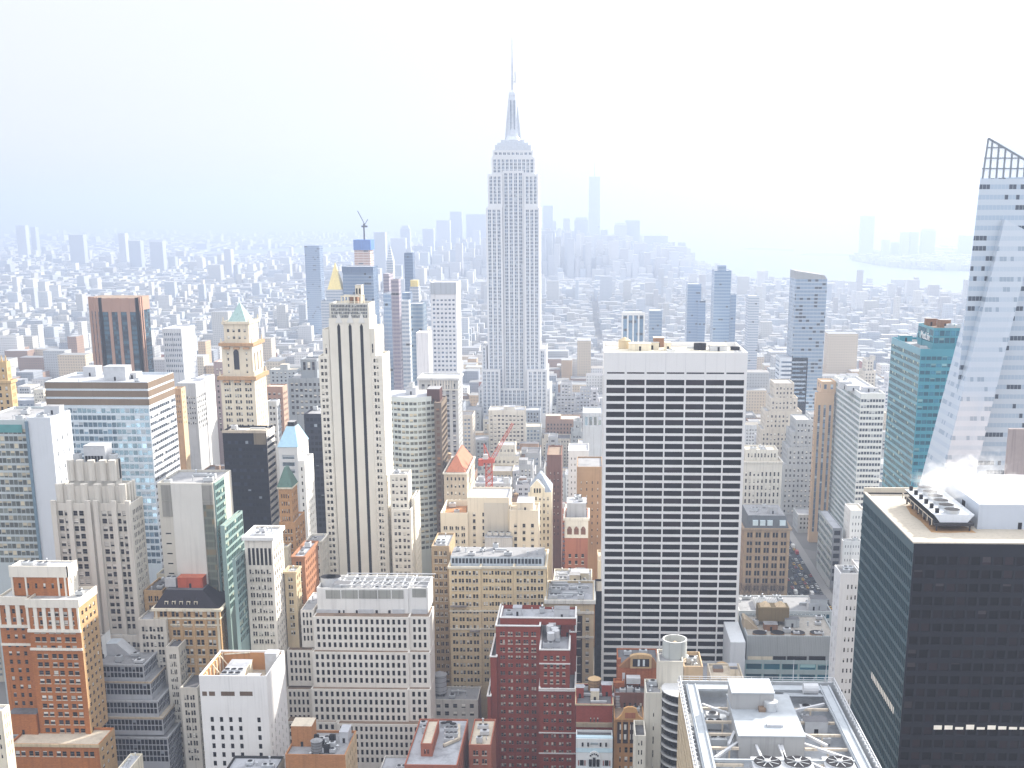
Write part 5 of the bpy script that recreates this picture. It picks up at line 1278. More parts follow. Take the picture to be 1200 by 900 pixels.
b = Building('piered_block', 'dark brown ribbed block at the right edge behind the white plant house', 'office building', short='brown ribbed block')
T = b.tier(430, 1183, 1300, 503, uB=1181.5, st=St(W((.46, .38, .36)), 'bronze', fpx=60, hf=.92, bay=2.6, wf=.55, mt=3, ms=.3, rec=.4), faces='F', vb=570, roof=RGREY); done(b)

# --- teal glass tower
b = Building('teal_glass_tower', 'teal glass office tower with white logo sign on its upper block', short='teal glass tower')
D = 600; s36 = St(W((.06, .27, .34), .08, .1, .3), 'teal', fpx=8.4, hf=.55, bay=2.6, wf=.94, mt=3.2, ms=.3, rec=.12)
s36s = St(W((.15, .34, .42), .06, .1, .25), 'green', fpx=8.4, hf=.62, bay=2.6, wf=.94, mt=3, ms=.3, rec=.1)
T = b.tier(D, 1079, 1131, 409, uB=1045, st=s36, side=s36s, faces='FL', vb=575, roof=RGREY, par=1.2)
Tu = b.tier(D+9, 1094.5, 1134, 384.5, uB=1076.5, st=s36.alt(hf=.8, mt=1), side=None, wallmat=FLAT("teal_cladding", (.07, .34, .40), .2, .2), faces='FL', z0=T['R'], vb=400, roof=RBROWN, par=1, reg=False)
clutter(b, Tu, 5, 95, mats=[BROWNB, TAN]); clutter(b, T, 4, 96)
cu = bpy.data.curves.new("logo", 'FONT'); cu.body = "MetLife"; cu.size = 5.6; cu.extrude = .08; cu.align_x = 'CENTER'; cu.align_y = 'CENTER'
done(b)
tmp = bpy.data.objects.new("tmp", cu); COL.objects.link(tmp)
me = bpy.data.meshes.new_from_object(tmp.evaluated_get(bpy.context.evaluated_depsgraph_get())); bpy.data.objects.remove(tmp)
me.materials.clear(); me.materials.append(FLAT("white_sign", (.9, .9, .9), .5))
so = bpy.data.objects.new('logo_sign', me); COL.objects.link(so); so.parent = b.root
so.location = Vector((Tu['X0']-.12, Tu['Y0']+(Tu['Y1']-Tu['Y0'])*.5, Tu['Z']-5.5))-b.root.location; so.rotation_euler = (math.pi/2, 0, -math.pi/2)

# --- white banded corner tower
b = Building('white_band_tower', 'white banded glass office tower with cut corner left of the teal tower', short='white banded tower')
D = 840; s37 = St(W((.74, .74, .70), .06, .1), 'grey', fpx=6.9, hf=.50, bay=2.2, wf=.84, mt=3.5, ms=.3, rec=.2)
T = b.tier(D, 1009, 1037.5, 461, uB=978, st=s37, side=s37.alt(pane='green', hf=.62, wf=.96, mat=W((.62, .66, .68), .05, .1)), faces='FL', vb=600, roof=RWHITE, par=1.2)
for u, v, w_, h in ((990, 456, 7, 5), (1000, 458, 9, 3.5), (1018, 459, 8, 3)): p = at_z(u, v, T['R']); bulkhead(b, p.x-w_/2, p.x+w_/2, p.y, p.y+8, T['R'], h, WHITEP, top=RWHITE)
clutter(b, T, 6, 97, mats=[WHITEP]); done(b)
b = Building('beige_strip_tower', 'slim orange beige tower with dark glass strips left of white banded tower', short='orange beige strip tower')
s38 = St(W((.58, .40, .25), .1, .15), 'hazeblue', fpx=7, hf=.8, nb=3, wf=.42, mt=9, ms=.6, sp=W((.10, .12, .15)))
T = b.tier(920, 957, 978, 461, uB=955, st=s38, side=s38, faces='FL', vb=620, roof=RTAN); T2 = b.tier(925, 963, 980, 447, dep=18, st=s38.alt(nb=2, mt=2), faces='FL', vb=461, z0=T['R'], reg=False, roof=RTAN); done(b)
b = Building('stepped_grey_tower', 'grey stone tower with stepped shoulders left of the orange beige tower', short='grey stepped tower')
s39 = St(W((.40, .41, .41)), 'sash', fpx=6, hf=.5, bay=3.4, wf=.42, mt=3)
for (a, c, v, d) in ((933, 952, 492, 1016), (928, 953, 506, 1014), (923, 954, 524, 1012), (918, 954, 545, 1010)): b.tier(d, a, c, v, dep=30, st=s39, faces='FL', vb=605, reg=(v == 545))
done(b)
b = Building('wedding_cake_tower', 'beige stepped stone tower rising behind the grey stepped one', short='beige stepped tower')
s39b = St(W((.60, .54, .45)), 'sash', fpx=5.5, hf=.5, bay=3.4, wf=.42, mt=3)
for (a, c, v, d) in ((908, 931, 449, 1066), (903, 935, 466, 1064), (897, 940, 482, 1062), (892, 942, 503, 1060)): T = b.tier(d, a, c, v, dep=28, st=s39b, faces='FL', vb=560, reg=(v == 503))
done(b)
b = Building('pale_band_tower', 'pale blue white slab with fine floor bands behind the beige stepped tower', short='pale banded slab')
b.tier(1180, 914, 947, 419, dep=26, st=St(W((.66, .70, .75), .05), 'hazeblue', fpx=5, hf=.45, nb=1, wf=.98, mt=3, rec=.2), faces='FL', vb=470, roof=RWHITE); done(b)
b = Building('cream_bank_building', 'cream stone block with flat ribbed front right beside white grid slab', 'building', short='ribbed cream block')
s40 = St(W((.66, .63, .56), .08), 'sash', fpx=8, hf=.6, nb=9, wf=.4, mt=7)
T = b.tier(830, 871, 917, 541, dep=34, st=s40, faces='FL', vb=606, roof=RTAN); T2 = b.tier(838, 874, 912, 527, dep=18, st=s40.alt(mt=2), faces='FL', z0=T['R'], vb=541, roof=RTAN, reg=False); clutter(b, T2, 4, 5, mats=[CREAM]); b.cornice(T, 1.2, .6); done(b)
b = Building('old_stone_block', 'brown stone block with mansard attic and arcades on the avenue corner', 'building', short='brown arcaded block')
D = 778; s31 = St(W((.36, .26, .17), .16, .25), 'dark', fpx=9, hf=.66, nb=5, per=2, wf=.62, mt=2.5, ms=1.2, rec=.5)
T = b.tier(D, 872, 926, 619, dep=40, st=s31, faces='FLR', vb=698, roof=RDARK); b.cornice(T, 1.5, 1.2, W((.30, .22, .15))); mb = b.part('band_course')
for v in (631, 648, 674): z = zat(v, D); mb.box(T['X0']-.1, T['X1']+.1, D-.9, D-.003, z-.9, z, W((.34, .25, .17)))
mb = b.part('pilaster')
for i in range(6): x = T['X0']+1.2+(T['X1']-T['X0']-2.4)*i/5; mb.box(x-.9, x+.9, D-.6, D-.004, 0, T['Z']-1.5, W((.40, .28, .17)))
mb = b.part('mansard_attic'); x0, x1 = T['X0']+1, T['X1']-1; z = T['Z']
mb.prism([(x0,D+1,z),(x1,D+1,z),(x1,D+38,z),(x0,D+38,z)], [(x0+2,D+4,z+8),(x1-2,D+4,z+8),(x1-2,D+35,z+8),(x0+2,D+35,z+8)], W((.10, .11, .12), .2), RGREY)
mb = b.part('skylight')
for k in range(3): x = x0+5+k*5; mb.box(x, x+3.6, D+1.2, D+3, z+1.5, z+5, FLAT("skylight_glass", (.6, .7, .75), .2))
mb.box(x1-6, x1-2, D+1.2, D+3, z+1.5, z+5, FLAT("skylight_glass", (.6, .7, .75), .2))
clutter(b, dict(R=z+8), 8, 99, box=(x0+3, x1-3, D+5, D+33), mats=[GREYW]); done(b)
b = Building('wedge_glass_block', 'white roofed glass block with raking left side below white banded tower', 'office building', short='white roofed glass block')
D = 799; T = b.tier(D, 976, 987, 619, uB=960, st=St(W((.22, .23, .25)), 'grid', fpx=9, hf=.6, nb=1, wf=.95, mt=1, rec=.1), side=St(W((.60, .62, .62), .06), 'green', fpx=9, hf=.6, bay=2.6, wf=.95, mt=1, ms=.2, rec=.12), faces='FL', vb=690, roof=RWHITE, par=.3); done(b)
b = Building('ribbed_grey_block', 'pale grey ribbed block between white roofed glass block and black tower', 'building', short='pale grey ribbed block')
D = 765; T = b.tier(D, 988, 1010, 634, uB=986, st=St(W((.60, .61, .62), .06), 'grey', fpx=8, hf=.4, nb=6, wf=.3, mt=2), faces='FL', vb=672, roof=RGREY)
T2 = b.tier(D+25, 997, 1014, 598, dep=20, st=St(WHITE, 'grey', fpx=8, hf=.4, nb=4, wf=.3, mt=3), faces='FL', vb=640, roof=RTAN); clutter(b, T, 5, 3, mats=[WHITEP]); done(b)
# ================================================================ middle distance
b = Building('art_deco_skyscraper', 'tallest stepped stone skyscraper with needle spire in the middle of the view', short='spired skyscraper')
LM = W((.72, .73, .75), .05, .06); MT = FLAT("mast_metal", (.60, .64, .70), .45, .2)
D = 1288
sE = St(LM, 'hazeblue', fpx=4.2, hf=.62, bay=4.6, per=2, wf=.60, mt=2, ms=1.2, rec=.5, sp=W((.46, .50, .57), .05, .05), gap=.3)
def te(uL, uR, v, d, z0, dep, vb, st=sE, reg=False, faces='FLR', par=.8): return b.tier(d, uL, uR, v, dep=dep, st=st, z0=z0, vb=vb, reg=reg, faces=faces, par=par, roof=ROOF((.5, .5, .5)))
z0 = 0
te(569.3, 588.5, 243, D, 0, 40, 485); te(614, 632.3, 243, D, 0, 40, 485)
te(588.6, 613.9, 200, D+4, 0, 36, 485, reg=True)
te(571.3, 588.5, 204, D+.6, zat(243, D), 38, 243); te(614, 630.7, 204, D+.6, zat(243, D), 38, 243)
te(576, 627, 184, D+5, zat(204, D), 32, 206, par=.5); te(577.3, 625, 176, D+7, zat(184, D)-1, 28, 186, sE.alt(fpx=7, hf=.4, mt=1), par=.5)
b.tier(D+2, 564.5, 570, 405, dep=45, st=sE, vb=485, faces='FL'); b.tier(D+2, 631.5, 640, 409, dep=45, st=sE, vb=485, faces='FR')
te(564, 586, 433, D-9, 0, 55, 485); te(617.5, 641.5, 433, D-9, 0, 55, 485); te(560.5, 645, 455, D-3, 0, 60, 485, reg=True)
mb = b.part('setback_block')
for (a, c, v0, v1, d) in ((580, 622.5, 176.5, 170, 8), (582.7, 619.5, 170, 167.3, 10), (587, 615, 167.3, 164, 12)): p, q = at((a+c)/2, v0, D+d), at((a+c)/2, v1, D+d); x0, x1 = at(a, v0, D+d).x, at(c, v0, D+d).x; mb.box(x0, x1, D+d, D+38-d, p.z-.6, q.z, MT)
mb = b.part('mast'); cx = at(601, 140, D+20).x; cy = D+20
mpx = (at(611, 140, cy).x-at(601, 140, cy).x)/10
prof = [(164.5, 9.2), (160, 7.2), (152, 6.2), (142, 5.6), (124, 5.4), (117, 5.4), (116.9, 5.0), (112, 4.4), (111.9, 4.9), (108.5, 4.2), (105.5, 1.6)]
for (v0, r0), (v1, r1) in zip(prof, prof[1:]):
    za, zb = at(601, v0, cy).z, at(601, v1, cy).z
    if zb > za: mb.cyl(cx, cy, za, zb, r0*mpx, MT, 16, r2=r1*mpx)
mb = b.part('mast_fin')
for s in (-1, 1): 
    mb.prism([(cx+s*5*mpx-.6, cy-.6, zat(164, cy)), (cx+s*9*mpx+.6*s, cy-.6, zat(164, cy)), (cx+s*9*mpx+.6*s, cy+.6, zat(164, cy)), (cx+s*5*mpx-.6, cy+.6, zat(164, cy))][::s], [(cx+s*5*mpx-.6, cy-.6, zat(124, cy)), (cx+s*5.9*mpx, cy-.6, zat(124, cy)), (cx+s*5.9*mpx, cy+.6, zat(124, cy)), (cx+s*5*mpx-.6, cy+.6, zat(124, cy))][::s], MT)
for s in (-.5, .5): mb.box(cx+s*4*mpx-.5, cx+s*4*mpx+.5, cy-5.6*mpx-.2, cy-4*mpx, zat(164, cy), zat(118, cy), FLAT("mast_glass", (.2, .25, .32), .2, .3))
mb = b.part('antenna'); q = [(105.8, 1.6), (87, 1.2), (64, .9), (44, .6)]
for (v0, r0), (v1, r1) in zip(q, q[1:]): mb.cyl(cx, cy, at(601, v0, cy).z, at(601, v1, cy).z, r0*mpx, MT, 8, r2=r1*mpx)
for v in (98, 95, 92, 89, 82, 79, 76): z = at(601, v, cy).z; mb.cyl(cx, cy, z, z+.6, 1.9*mpx, MT, 8)
mb.bar((cx+3*mpx, cy, at(601, 97, cy).z), (cx+3*mpx, cy, at(601, 84, cy).z), .35, DARKM); mb.bar((cx, cy, at(601, 96, cy).z), (cx+3*mpx, cy, at(601, 96, cy).z), .3, DARKM)
done(b)

def simple(name, label, cat, short, D, uL, uR, v, vb, st, side=None, uB=None, dep=30, roof=None, par=.8, fin=True, faces=None, **k):
    b = Building(name, label, cat, short=short)
    T = b.tier(D, uL, uR, v, vb, uB=uB, dep=dep, st=st, side=side, roof=roof, par=par, faces=faces, **k)
    if fin: done(b)
    return b, T
# curved glass tower + bronze neighbour
b = Building('bowed_glass_tower', 'bowed pale green glass tower right of the dark striped cream tower', short='bowed glass tower')
D = 720; Zt = zat(466, D); p, q = at(450, 466, D), at(508.5, 466, D)
sgl = St(W((.62, .66, .64), .05, .1), 'warm', fpx=7.2, hf=.55, bay=2.6, wf=.9, mt=2.5, ms=.2, rec=.2)
pts = []; n = 6
for i in range(n+1): t = i/n; pts.append(Vector((p.x+(q.x-p.x)*t, D+12-14*math.sin(math.pi*(.15+.7*t)), 0)))
for a, c in zip(pts, pts[1:]): b.face(a, (c-a).normalized(), (c-a).length, 0, Zt, sgl, zat(650, D), .5)
poly = [(v.x, v.y) for v in pts]+[(q.x, D+30), (p.x, D+30)]
b.wall.quad((q.x, pts[-1].y, 0), (q.x, D+30, 0), (q.x, D+30, Zt), (q.x, pts[-1].y, Zt), W((.5, .5, .48)))
b.roofm.poly([(x, y, Zt-.05) for x, y in poly], RWHITE); T = dict(X0=p.x, X1=q.x, Y0=D, Y1=D+30, Z=Zt, R=Zt-.05); b.tiers.append(T); FOOT.append((p.x, q.x, D-4, D+30)); SEEN.append((457, 509, 660, D, b))
a, c = at_z(474, 464, Zt), at_z(486, 464, Zt); bulkhead(b, a.x, c.x, D+10, D+20, Zt, 4, WHITEP, top=RWHITE); bulkhead(b, a.x+2, c.x-2, D+11, D+19, Zt+4.3, 2.5, STEEL, door=False, name='plant_screen')
done(b)
sbz = St(W((.13, .10, .08), .1, .1, .5), 'brown', fpx=7.2, hf=.6, bay=2.6, wf=.85, mt=3, rec=.15)
b, T = simple('bronze_slab_tower', 'dark bronze slab with amber windows beside the bowed glass tower', 'skyscraper', 'bronze slab', 715, 508.5, 517, 472, 632, sbz, sbz.alt(mat=W((.17, .13, .09)), pane='bronze'), uB=523.5, roof=RBROWN, fin=False)
bulkhead(b, at(500, 470, 722).x, T['X1']-2, 724, 738, T['R'], zat(457, 724)-T['R'], W((.09, .045, .04), .1, .1, .6), name='penthouse'); done(b)
sor = St(W((.50, .50, .48)), 'sash', fpx=6, hf=.55, nb=6, per=1, wf=.5, mt=4, sp=W((.28, .29, .31)))
b, T = simple('corniced_tower', 'grey stone tower with colonnaded top and flat cornice behind bowed glass tower', 'skyscraper', 'colonnaded tower', 930, 490.5, 536.5, 443, 545, sor, sor, uB=541, roof=RWHITE, fin=False)
b.cornice(T, 1.8, 1.4, W((.56, .56, .55))); mb = b.part('colonnade')
for i in range(9): x = T['X0']+10+(T['X1']-T['X0']-14)*i/8; mb.box(x-.5, x+.5, 929.3, 929.99, zat(456, 930), zat(446, 930), LIME)
mb.box(T['X0'], T['X1'], 929.4, 929.995, zat(458, 930), zat(456.5, 930), LIME); done(b)
b, T = simple('white_screen_slab', 'tall white gridded slab with blank grey top band left of the spired skyscraper', 'skyscraper', 'tall white gridded slab', 1130, 504.3, 534.5, 331, 442, St(W((.74, .74, .76), .04), 'hazeblue', fpx=5.2, hf=.45, nb=6, wf=.6, mt=15, rec=.4), St(W((.74, .74, .76), .04), 'hazeblue', fpx=5.2, hf=.4, nb=3, wf=.4, mt=15), uB=539.5, roof=RWHITE, fin=False)
mb = b.part('attic_band'); mb.box(T['X0']-.2, T['X1']+.2, 1129.5, 1129.99, zat(345, 1130), T['Z']+.1, W((.42, .45, .49), .05)); done(b)
b, T = simple('blank_white_slab', 'narrow blank white slab in front of tall white gridded slab', 'skyscraper', 'blank white slab', 1000, 487.5, 502, 390, 450, None, None, wallmat=W((.76, .74, .75), .04), dep=22)
GLS = lambda g, s, **k: CW(g, s, **k)
def cwt(name, label, short, D, uL, uR, v, vb, mat, uB=None, dep=30, roof=None, cat='skyscraper', fin=True, **k):
    b = Building(name, label, cat, short=short); T = b.tier(D, uL, uR, v, vb, uB=uB, dep=dep, st=None, wallmat=mat, roof=roof or ROOF((.45, .46, .48)), par=.6, **k)
    if fin: done(b)
    return b, T
c_blue = GLS((.20, .29, .42), (.36, .44, .55), fh=4, bay=3, frac=.6, pdark=.15)
c_navy = GLS((.10, .16, .26), (.18, .25, .36), fh=4, bay=2.5, frac=.55, pdark=.2)
c_pale = GLS((.30, .36, .44), (.58, .60, .63), fh=3.6, bay=3.2, frac=.5, pdark=.1, metal=.1, rough=.5)
c_white = GLS((.40, .45, .52), (.72, .72, .73), fh=3.6, bay=3.4, frac=.45, pdark=.1, metal=.0, rough=.6)
c_purp = GLS((.22, .19, .24), (.34, .30, .33), fh=3.6, bay=3, frac=.5, pdark=.2, metal=.1, rough=.5)
c_beige = GLS((.34, .32, .30), (.60, .55, .48), fh=3.6, bay=3.3, frac=.5, pdark=.2, metal=.0, rough=.7)
cwt('blue_pier_slab', 'blue glass strip tower peeking out left of the purple needle tower', 'blue strip tower', 1150, 449, 458, 344, 470, c_blue)
b, T = cwt('dark_top_office', 'broad blue grey glass block with dark top band behind the dark striped cream tower', 'broad blue glass block', 1500, 401, 437, 312.5, 400, c_blue, uB=442.5, fin=False)
mb = b.part('top_band'); mb.box(T['X0']-.3, T['X1']+.3, 1499, 1499.9, zat(320, 1500), T['Z']+.2, W((.10, .15, .24), .05)); done(b)
# tower under construction with crane
b = Building('unfinished_tower', 'unfinished tower wrapped in blue netting above orange floors with crane on top', short='unfinished tower')
T = b.tier(2000, 415, 433.5, 293, 312, dep=30, st=None, wallmat=GLS((.42, .24, .16), (.60, .48, .42), fh=4.2, bay=9, frac=.5, pdark=.3, metal=0, rough=.8), par=0, faces='')
mb = b.part('blue_netting'); p, q = at(414.3, 293, 1998), at(434, 281, 1998); mb.box(p.x, q.x, 1998, 2034, p.z, q.z, W((.06, .17, .48), .1)); done(b)
root = empty('tower_crane', (at(427, 281, 2010).x, 2010, q.z)); tag(root, 'grey tower crane standing on top of the blue netted unfinished tower', 'crane')
x = root.location.x; mb = MB(); mb.box(x-1.2, x+1.2, 2009, 2011, q.z, at(427, 262, 2010).z, DARKM); mb.build('mast', root)
mb = MB(); zc_ = at(427, 265, 2010).z; mb.bar((x+4, 2010, zc_-2), (at(419, 248, 2010).x, 2010, at(419, 247, 2010).z), .8, DARKM); mb.build('jib', root)
mb = MB(); mb.bar((x, 2010, zc_), (at(431, 257, 2010).x, 2010, at(431, 257, 2010).z), .7, DARKM); mb.box(x-4, x+6, 2008.5, 2011.5, zc_-2, zc_+1, DARKM); mb.build('counter_jib', root)
# gold pyramid
def pyr(b, T, vtop, mat, inset=.1, name='pyramid_roof'):
    x0, x1, y0, y1, z = T['X0']+inset, T['X1']-inset, T['Y0']+inset, T['Y1']-inset, T['Z']; cx, cy = (x0+x1)/2, (y0+y1)/2; zt = at((proj((cx, cy, z))[0]), vtop, cy).z
    b.part(name).prism([(x0,y0,z+.05),(x1,y0,z+.05),(x1,y1,z+.05),(x0,y1,z+.05)], [(cx-.4,cy-.4,zt),(cx+.4,cy-.4,zt),(cx+.4,cy+.4,zt),(cx-.4,cy+.4,zt)], mat)
GOLD = FLAT("gilded_roof", (.82, .66, .26), .35, .25)
b, T = cwt('gold_pyramid_tower', 'pale tower topped by a steep gold pyramid roof left of the dark striped tower', 'gold pyramid tower', 1500, 382, 401.5, 339.5, 420, c_pale, dep=24, fin=False); pyr(b, T, 308, GOLD, 1.5); b.tier(1495, 376, 406, 352, 420, dep=34, st=None, wallmat=c_pale, reg=False); done(b)
b, T = cwt('clock_spire_tower', 'slender pale campanile with pointed spire behind the purple needle tower', 'pale campanile', 1750, 452.5, 460.5, 306, 330, c_pale, dep=14, fin=False); pyr(b, T, 287, c_pale); done(b)
cwt('purple_slim_tower', 'slender purplish slab right beside the blue strip tower', 'purple needle', 1080, 458, 467, 327.5, 450, c_purp, uB=469.5)
cwt('dark_slim_tower', 'thin dark grey tower just left of the purplish slab', 'thin dark tower', 1300, 449, 455.5, 321, 345, c_purp)
cwt('black_glass_needle', 'thin dark blue glass tower left of tall white gridded slab', 'dark blue needle', 1650, 473.5, 483.5, 296.5, 340, c_navy, dep=20)
b, T = cwt('gilt_cap_tower', 'pale blue tower with a small gold cap left of tall white gridded slab', 'gold capped tower', 1350, 480, 490.5, 336, 400, c_pale, dep=14, fin=False); p, q = at(481, 336, 1351), at(489.5, 328.5, 1351); b.part('gold_cap').box(p.x, q.x, 1351, 1362, T['Z']-.3, q.z, GOLD); done(b)
cwt('narrow_blue_tower', 'narrow blue tower between gold capped tower and purplish slab', 'narrow blue tower', 1240, 471, 480, 343, 450, c_blue, dep=20)
cwt('long_blue_block', 'pale blue block under the gold capped tower', 'pale blue block', 1150, 478, 495, 356, 450, GLS((.24, .36, .48), (.46, .56, .64), fh=4, bay=3, frac=.5, pdark=.15), dep=30)
cwt('green_roof_tower', 'slim banded tower just right of the purplish slab', 'slim banded tower', 1020, 470, 479, 352, 450, c_pale, uB=481)
cwt('flat_white_tower', 'small white tower at left foot of the unfinished tower', 'small white tower', 2300, 356.5, 374, 288, 330, c_blue, cat='building')
cwt('columned_glass_slab', 'blue glass slab with white columns behind the white grid slab roof', 'columned blue slab', 1150, 729.5, 755, 367, 402, GLS((.12, .22, .34), (.16, .26, .38), fh=4, bay=3, frac=.6), uB=717, fin=True)
b = OUT[-1]; mb = MB(); T = b.tiers[0]
for i in range(5): x = T['X0']+(T['X1']-T['X0'])*i/4; mb.box(x-.8, x+.8, 1149.2, 1149.99, 0, T['Z']+.5, WHITE)
mb.box(T['X0']-.8, T['X1']+.8, 1149, 1149.995, T['Z']-2, T['Z']+1, WHITE); mb.build('column', b.root)
cwt('grey_slab', 'hazy grey blue slab right of the columned blue slab', 'hazy grey slab', 1500, 761, 776, 364, 402, c_blue)
b, T = cwt('stepped_glass_tower', 'blue stepped glass tower between columned slab and banded glass tower', 'blue stepped tower', 1700, 806, 822, 333, 402, c_blue, dep=30, fin=False); b.tier(1695, 818, 827, 352, 402, dep=30, st=None, wallmat=c_blue, reg=False); done(b)
b, T = cwt('banded_glass_tower', 'tall blue banded glass tower behind the right end of the white grid slab', 'banded glass tower', 1500, 837.5, 857, 317, 402, GLS((.16, .26, .40), (.36, .46, .58), fh=4, bay=3, frac=.5, pdark=.15), dep=34, fin=False); p, q = at(842, 311, 1505), at(851, 318, 1505); b.part('penthouse').box(p.x, q.x, 1505, 1520, T['Z']-2, p.z, c_blue); b.tier(1510, 856.5, 863, 345, 402, dep=20, st=None, wallmat=c_blue, reg=False); done(b)
b, T = cwt('mottled_glass_tower', 'mottled pale blue tower with slanted top in front of the bay', 'slant topped tower', 1180, 932.5, 969.5, 327, 440, GLS((.24, .34, .46), (.46, .53, .61), fh=3.6, bay=3.6, frac=.6, pdark=.22, wide=1), dep=34, fin=False)
x0, x1, y0, y1, z = T['X0'], T['X1'], T['Y0'], T['Y1'], T['Z']; b.part('slanted_crown').prism([(x0,y0,z+.02),(x1,y0,z+.02),(x1,y1,z+.02),(x0,y1,z+.02)], [(x0,y0,zat(317, y0)),(x1-3,y0,zat(322, y0)),(x1-3,y1,zat(322, y0)),(x0,y1,zat(317, y0))], W((.34, .35, .36), .05)); done(b)
cwt('tan_screen_tower', 'pale tower just right of the banded glass tower', 'pale tower by banded glass', 1650, 878, 890, 347, 410, c_pale)
b, T = simple('white_window_slab', 'white slab with a grid of square windows right of brown piered tower', 'skyscraper', 'square windowed slab', 980, 190, 212.5, 385, 440, St(W((.72, .74, .77), .05), 'hazeblue', fpx=6.2, hf=.5, nb=9, wf=.55, mt=3), St(W((.76, .77, .79), .05), 'hazeblue', fpx=6.2, hf=.4, bay=4, wf=.4, mt=3), uB=228, roof=RWHITE)
sg_ = St(W((.30, .33, .36)), 'sash', fpx=6.8, hf=.5, bay=3.2, wf=.6, mt=3)
b, T = simple('grey_deco_tower', 'dark grey stone tower with raised center behind plain black slab', 'skyscraper', 'dark grey stone tower', 860, 337.5, 378, 443, 486, sg_, dep=30, roof=RGREY, fin=False); b.tier(866, 352, 371, 421, 443, dep=18, st=sg_.alt(fpx=14, hf=.7, mt=1), z0=T['R'], reg=False, roof=RDARK); done(b)
sbr = St(W((.38, .23, .17)), 'sash', fpx=6.5, hf=.45, bay=3.4, wf=.5, mt=4)
simple('brown_block', 'brown brick block between ornate beige tower and dark grey stone tower', 'building', 'brown block', 900, 311, 331, 453, 510, sbr, sbr.alt(mat=W((.46, .32, .24))), uB=336.5, roof=RTAN)
simple('grey_block', 'small grey block in front of the brown brick block', 'building', 'small grey block', 830, 313, 324, 470, 520, sg_.alt(mat=W((.48, .50, .52))), uB=328, roof=RWHITE)
simple('white_ribbed_block', 'white ribbed block left of ornate beige tower', 'building', 'white ribbed block', 850, 229, 240, 443, 500, St(W((.72, .73, .76), .05), 'sash', fpx=6, hf=.3, nb=4, wf=.3, mt=3), St(WHITE, 'sash', fpx=6, hf=.3, nb=5, wf=.4, mt=3), uB=251, roof=RWHITE)
simple('stone_cornice_block', 'grey stone block with cornice right of the brown topped glass slab', 'building', 'grey corniced block', 830, 207, 229, 449, 500, St(W((.46, .47, .48)), 'sash', fpx=6, hf=.5, nb=7, wf=.5, mt=9), roof=RWHITE)
simple('tan_sliver_block', 'tan block sliver against the right flank of brown topped glass slab', 'building', 'tan sliver block', 780, 202, 212, 455, 500, St(W((.50, .30, .16)), 'sash', fpx=6, hf=.5, nb=3, wf=.4, mt=4), St(W((.66, .50, .32)), 'sash', fpx=6, hf=.5, bay=4, wf=.3), uB=217, roof=RTAN)
simple('brown_sliver_block', 'dull brown block sliver against the left side of ornate beige tower', 'building', 'brown sliver block', 880, 250, 262, 424, 505, sbr.alt(mat=W((.34, .27, .27))), roof=RTAN)
# orange pyramid roof
b, T = simple('hipped_roof_block', 'beige block under an orange tiled pyramid roof left of the red crane', 'building', 'orange roofed block', 690, 520, 547, 554, 604, St(W((.52, .44, .35)), 'sash', fpx=8.4, hf=.45, nb=5, per=1, wf=.42, mt=2, sill=True), St(W((.68, .60, .48)), 'sash', fpx=8.4, hf=.45, bay=4, wf=.4), uB=556, fin=False)
mb = b.part('hip_roof'); x0, x1, y0, y1, z = T['X0'], T['X1'], T['Y0'], T['Y1'], T['Z']; zt = zat(536, 694)
mb.prism([(x0+1,y0+1,z+.05),(x1-1,y0+1,z+.05),(x1-1,y1-1,z+.05),(x0+1,y1-1,z+.05)], [((x0+x1)/2-.5,y0+8,zt),((x0+x1)/2+.5,y0+8,zt),((x0+x1)/2+.5,y1-8,zt),((x0+x1)/2-.5,y1-8,zt)], W((.44, .17, .10), .2)); b.cornice(T, 1, .6, LIME); done(b)
# gothic gable
b, T = simple('gabled_tower', 'cream gothic tower with grey slate gable in the center right', 'building', 'slate gabled tower', 650, 619, 646.5, 577, 652, St(CREAM, 'sash', fpx=7.8, hf=.5, nb=5, per=1, wf=.42, mt=2, sill=True), dep=22, fin=False, faces='FLR')
x0, x1, y0, y1, z = T['X0'], T['X1'], T['Y0'], T['Y1'], T['Z']; cx = (x0+x1)/2; zt = zat(556, 655)
mb = b.part('slate_roof'); SL = W((.30, .34, .40), .15); mb.prism([(x0,y0+.3,z+.05),(x1,y0+.3,z+.05),(x1,y1,z+.05),(x0,y1,z+.05)], [(cx-.5,y0+7,zt),(cx+.5,y0+7,zt),(cx+.5,y1-7,zt),(cx-.5,y1-7,zt)], SL)
mb = b.part('gable'); gx = cx-1.5; mb.prism([(gx-4.2,y0-.4,z-.5),(gx+4.2,y0-.4,z-.5),(gx+4.2,y0+3,z-.5),(gx-4.2,y0+3,z-.5)], [(gx-4.2,y0-.4,z+2.5),(gx+4.2,y0-.4,z+2.5),(gx+4.2,y0+3,z+2.5),(gx-4.2,y0+3,z+2.5)], CREAM); mb.prism([(gx-4.2,y0-.4,z+2.5),(gx+4.2,y0-.4,z+2.5),(gx+4.2,y0+3,z+2.5),(gx-4.2,y0+3,z+2.5)], [(gx-.3,y0-.4,z+7),(gx+.3,y0-.4,z+7),(gx+.3,y0+3,z+7),(gx-.3,y0+3,z+7)], CREAM)
for s in (-1.5, 0, 1.5): mb.box(gx+s-.45, gx+s+.45, y0-.5, y0-.405, z-.2, z+2.4, DARKM)
done(b)
simple('dark_brick_slab', 'tall narrow brown brick slab with blank dark side right of slate gabled tower', 'building', 'dark brown slab', 700, 641, 658, 533, 630, St(W((.17, .09, .075)), 'sash', fpx=8, hf=.4, nb=3, wf=.25, mt=10), dep=30, roof=RBROWN, wallmat=W((.24, .12, .08)))
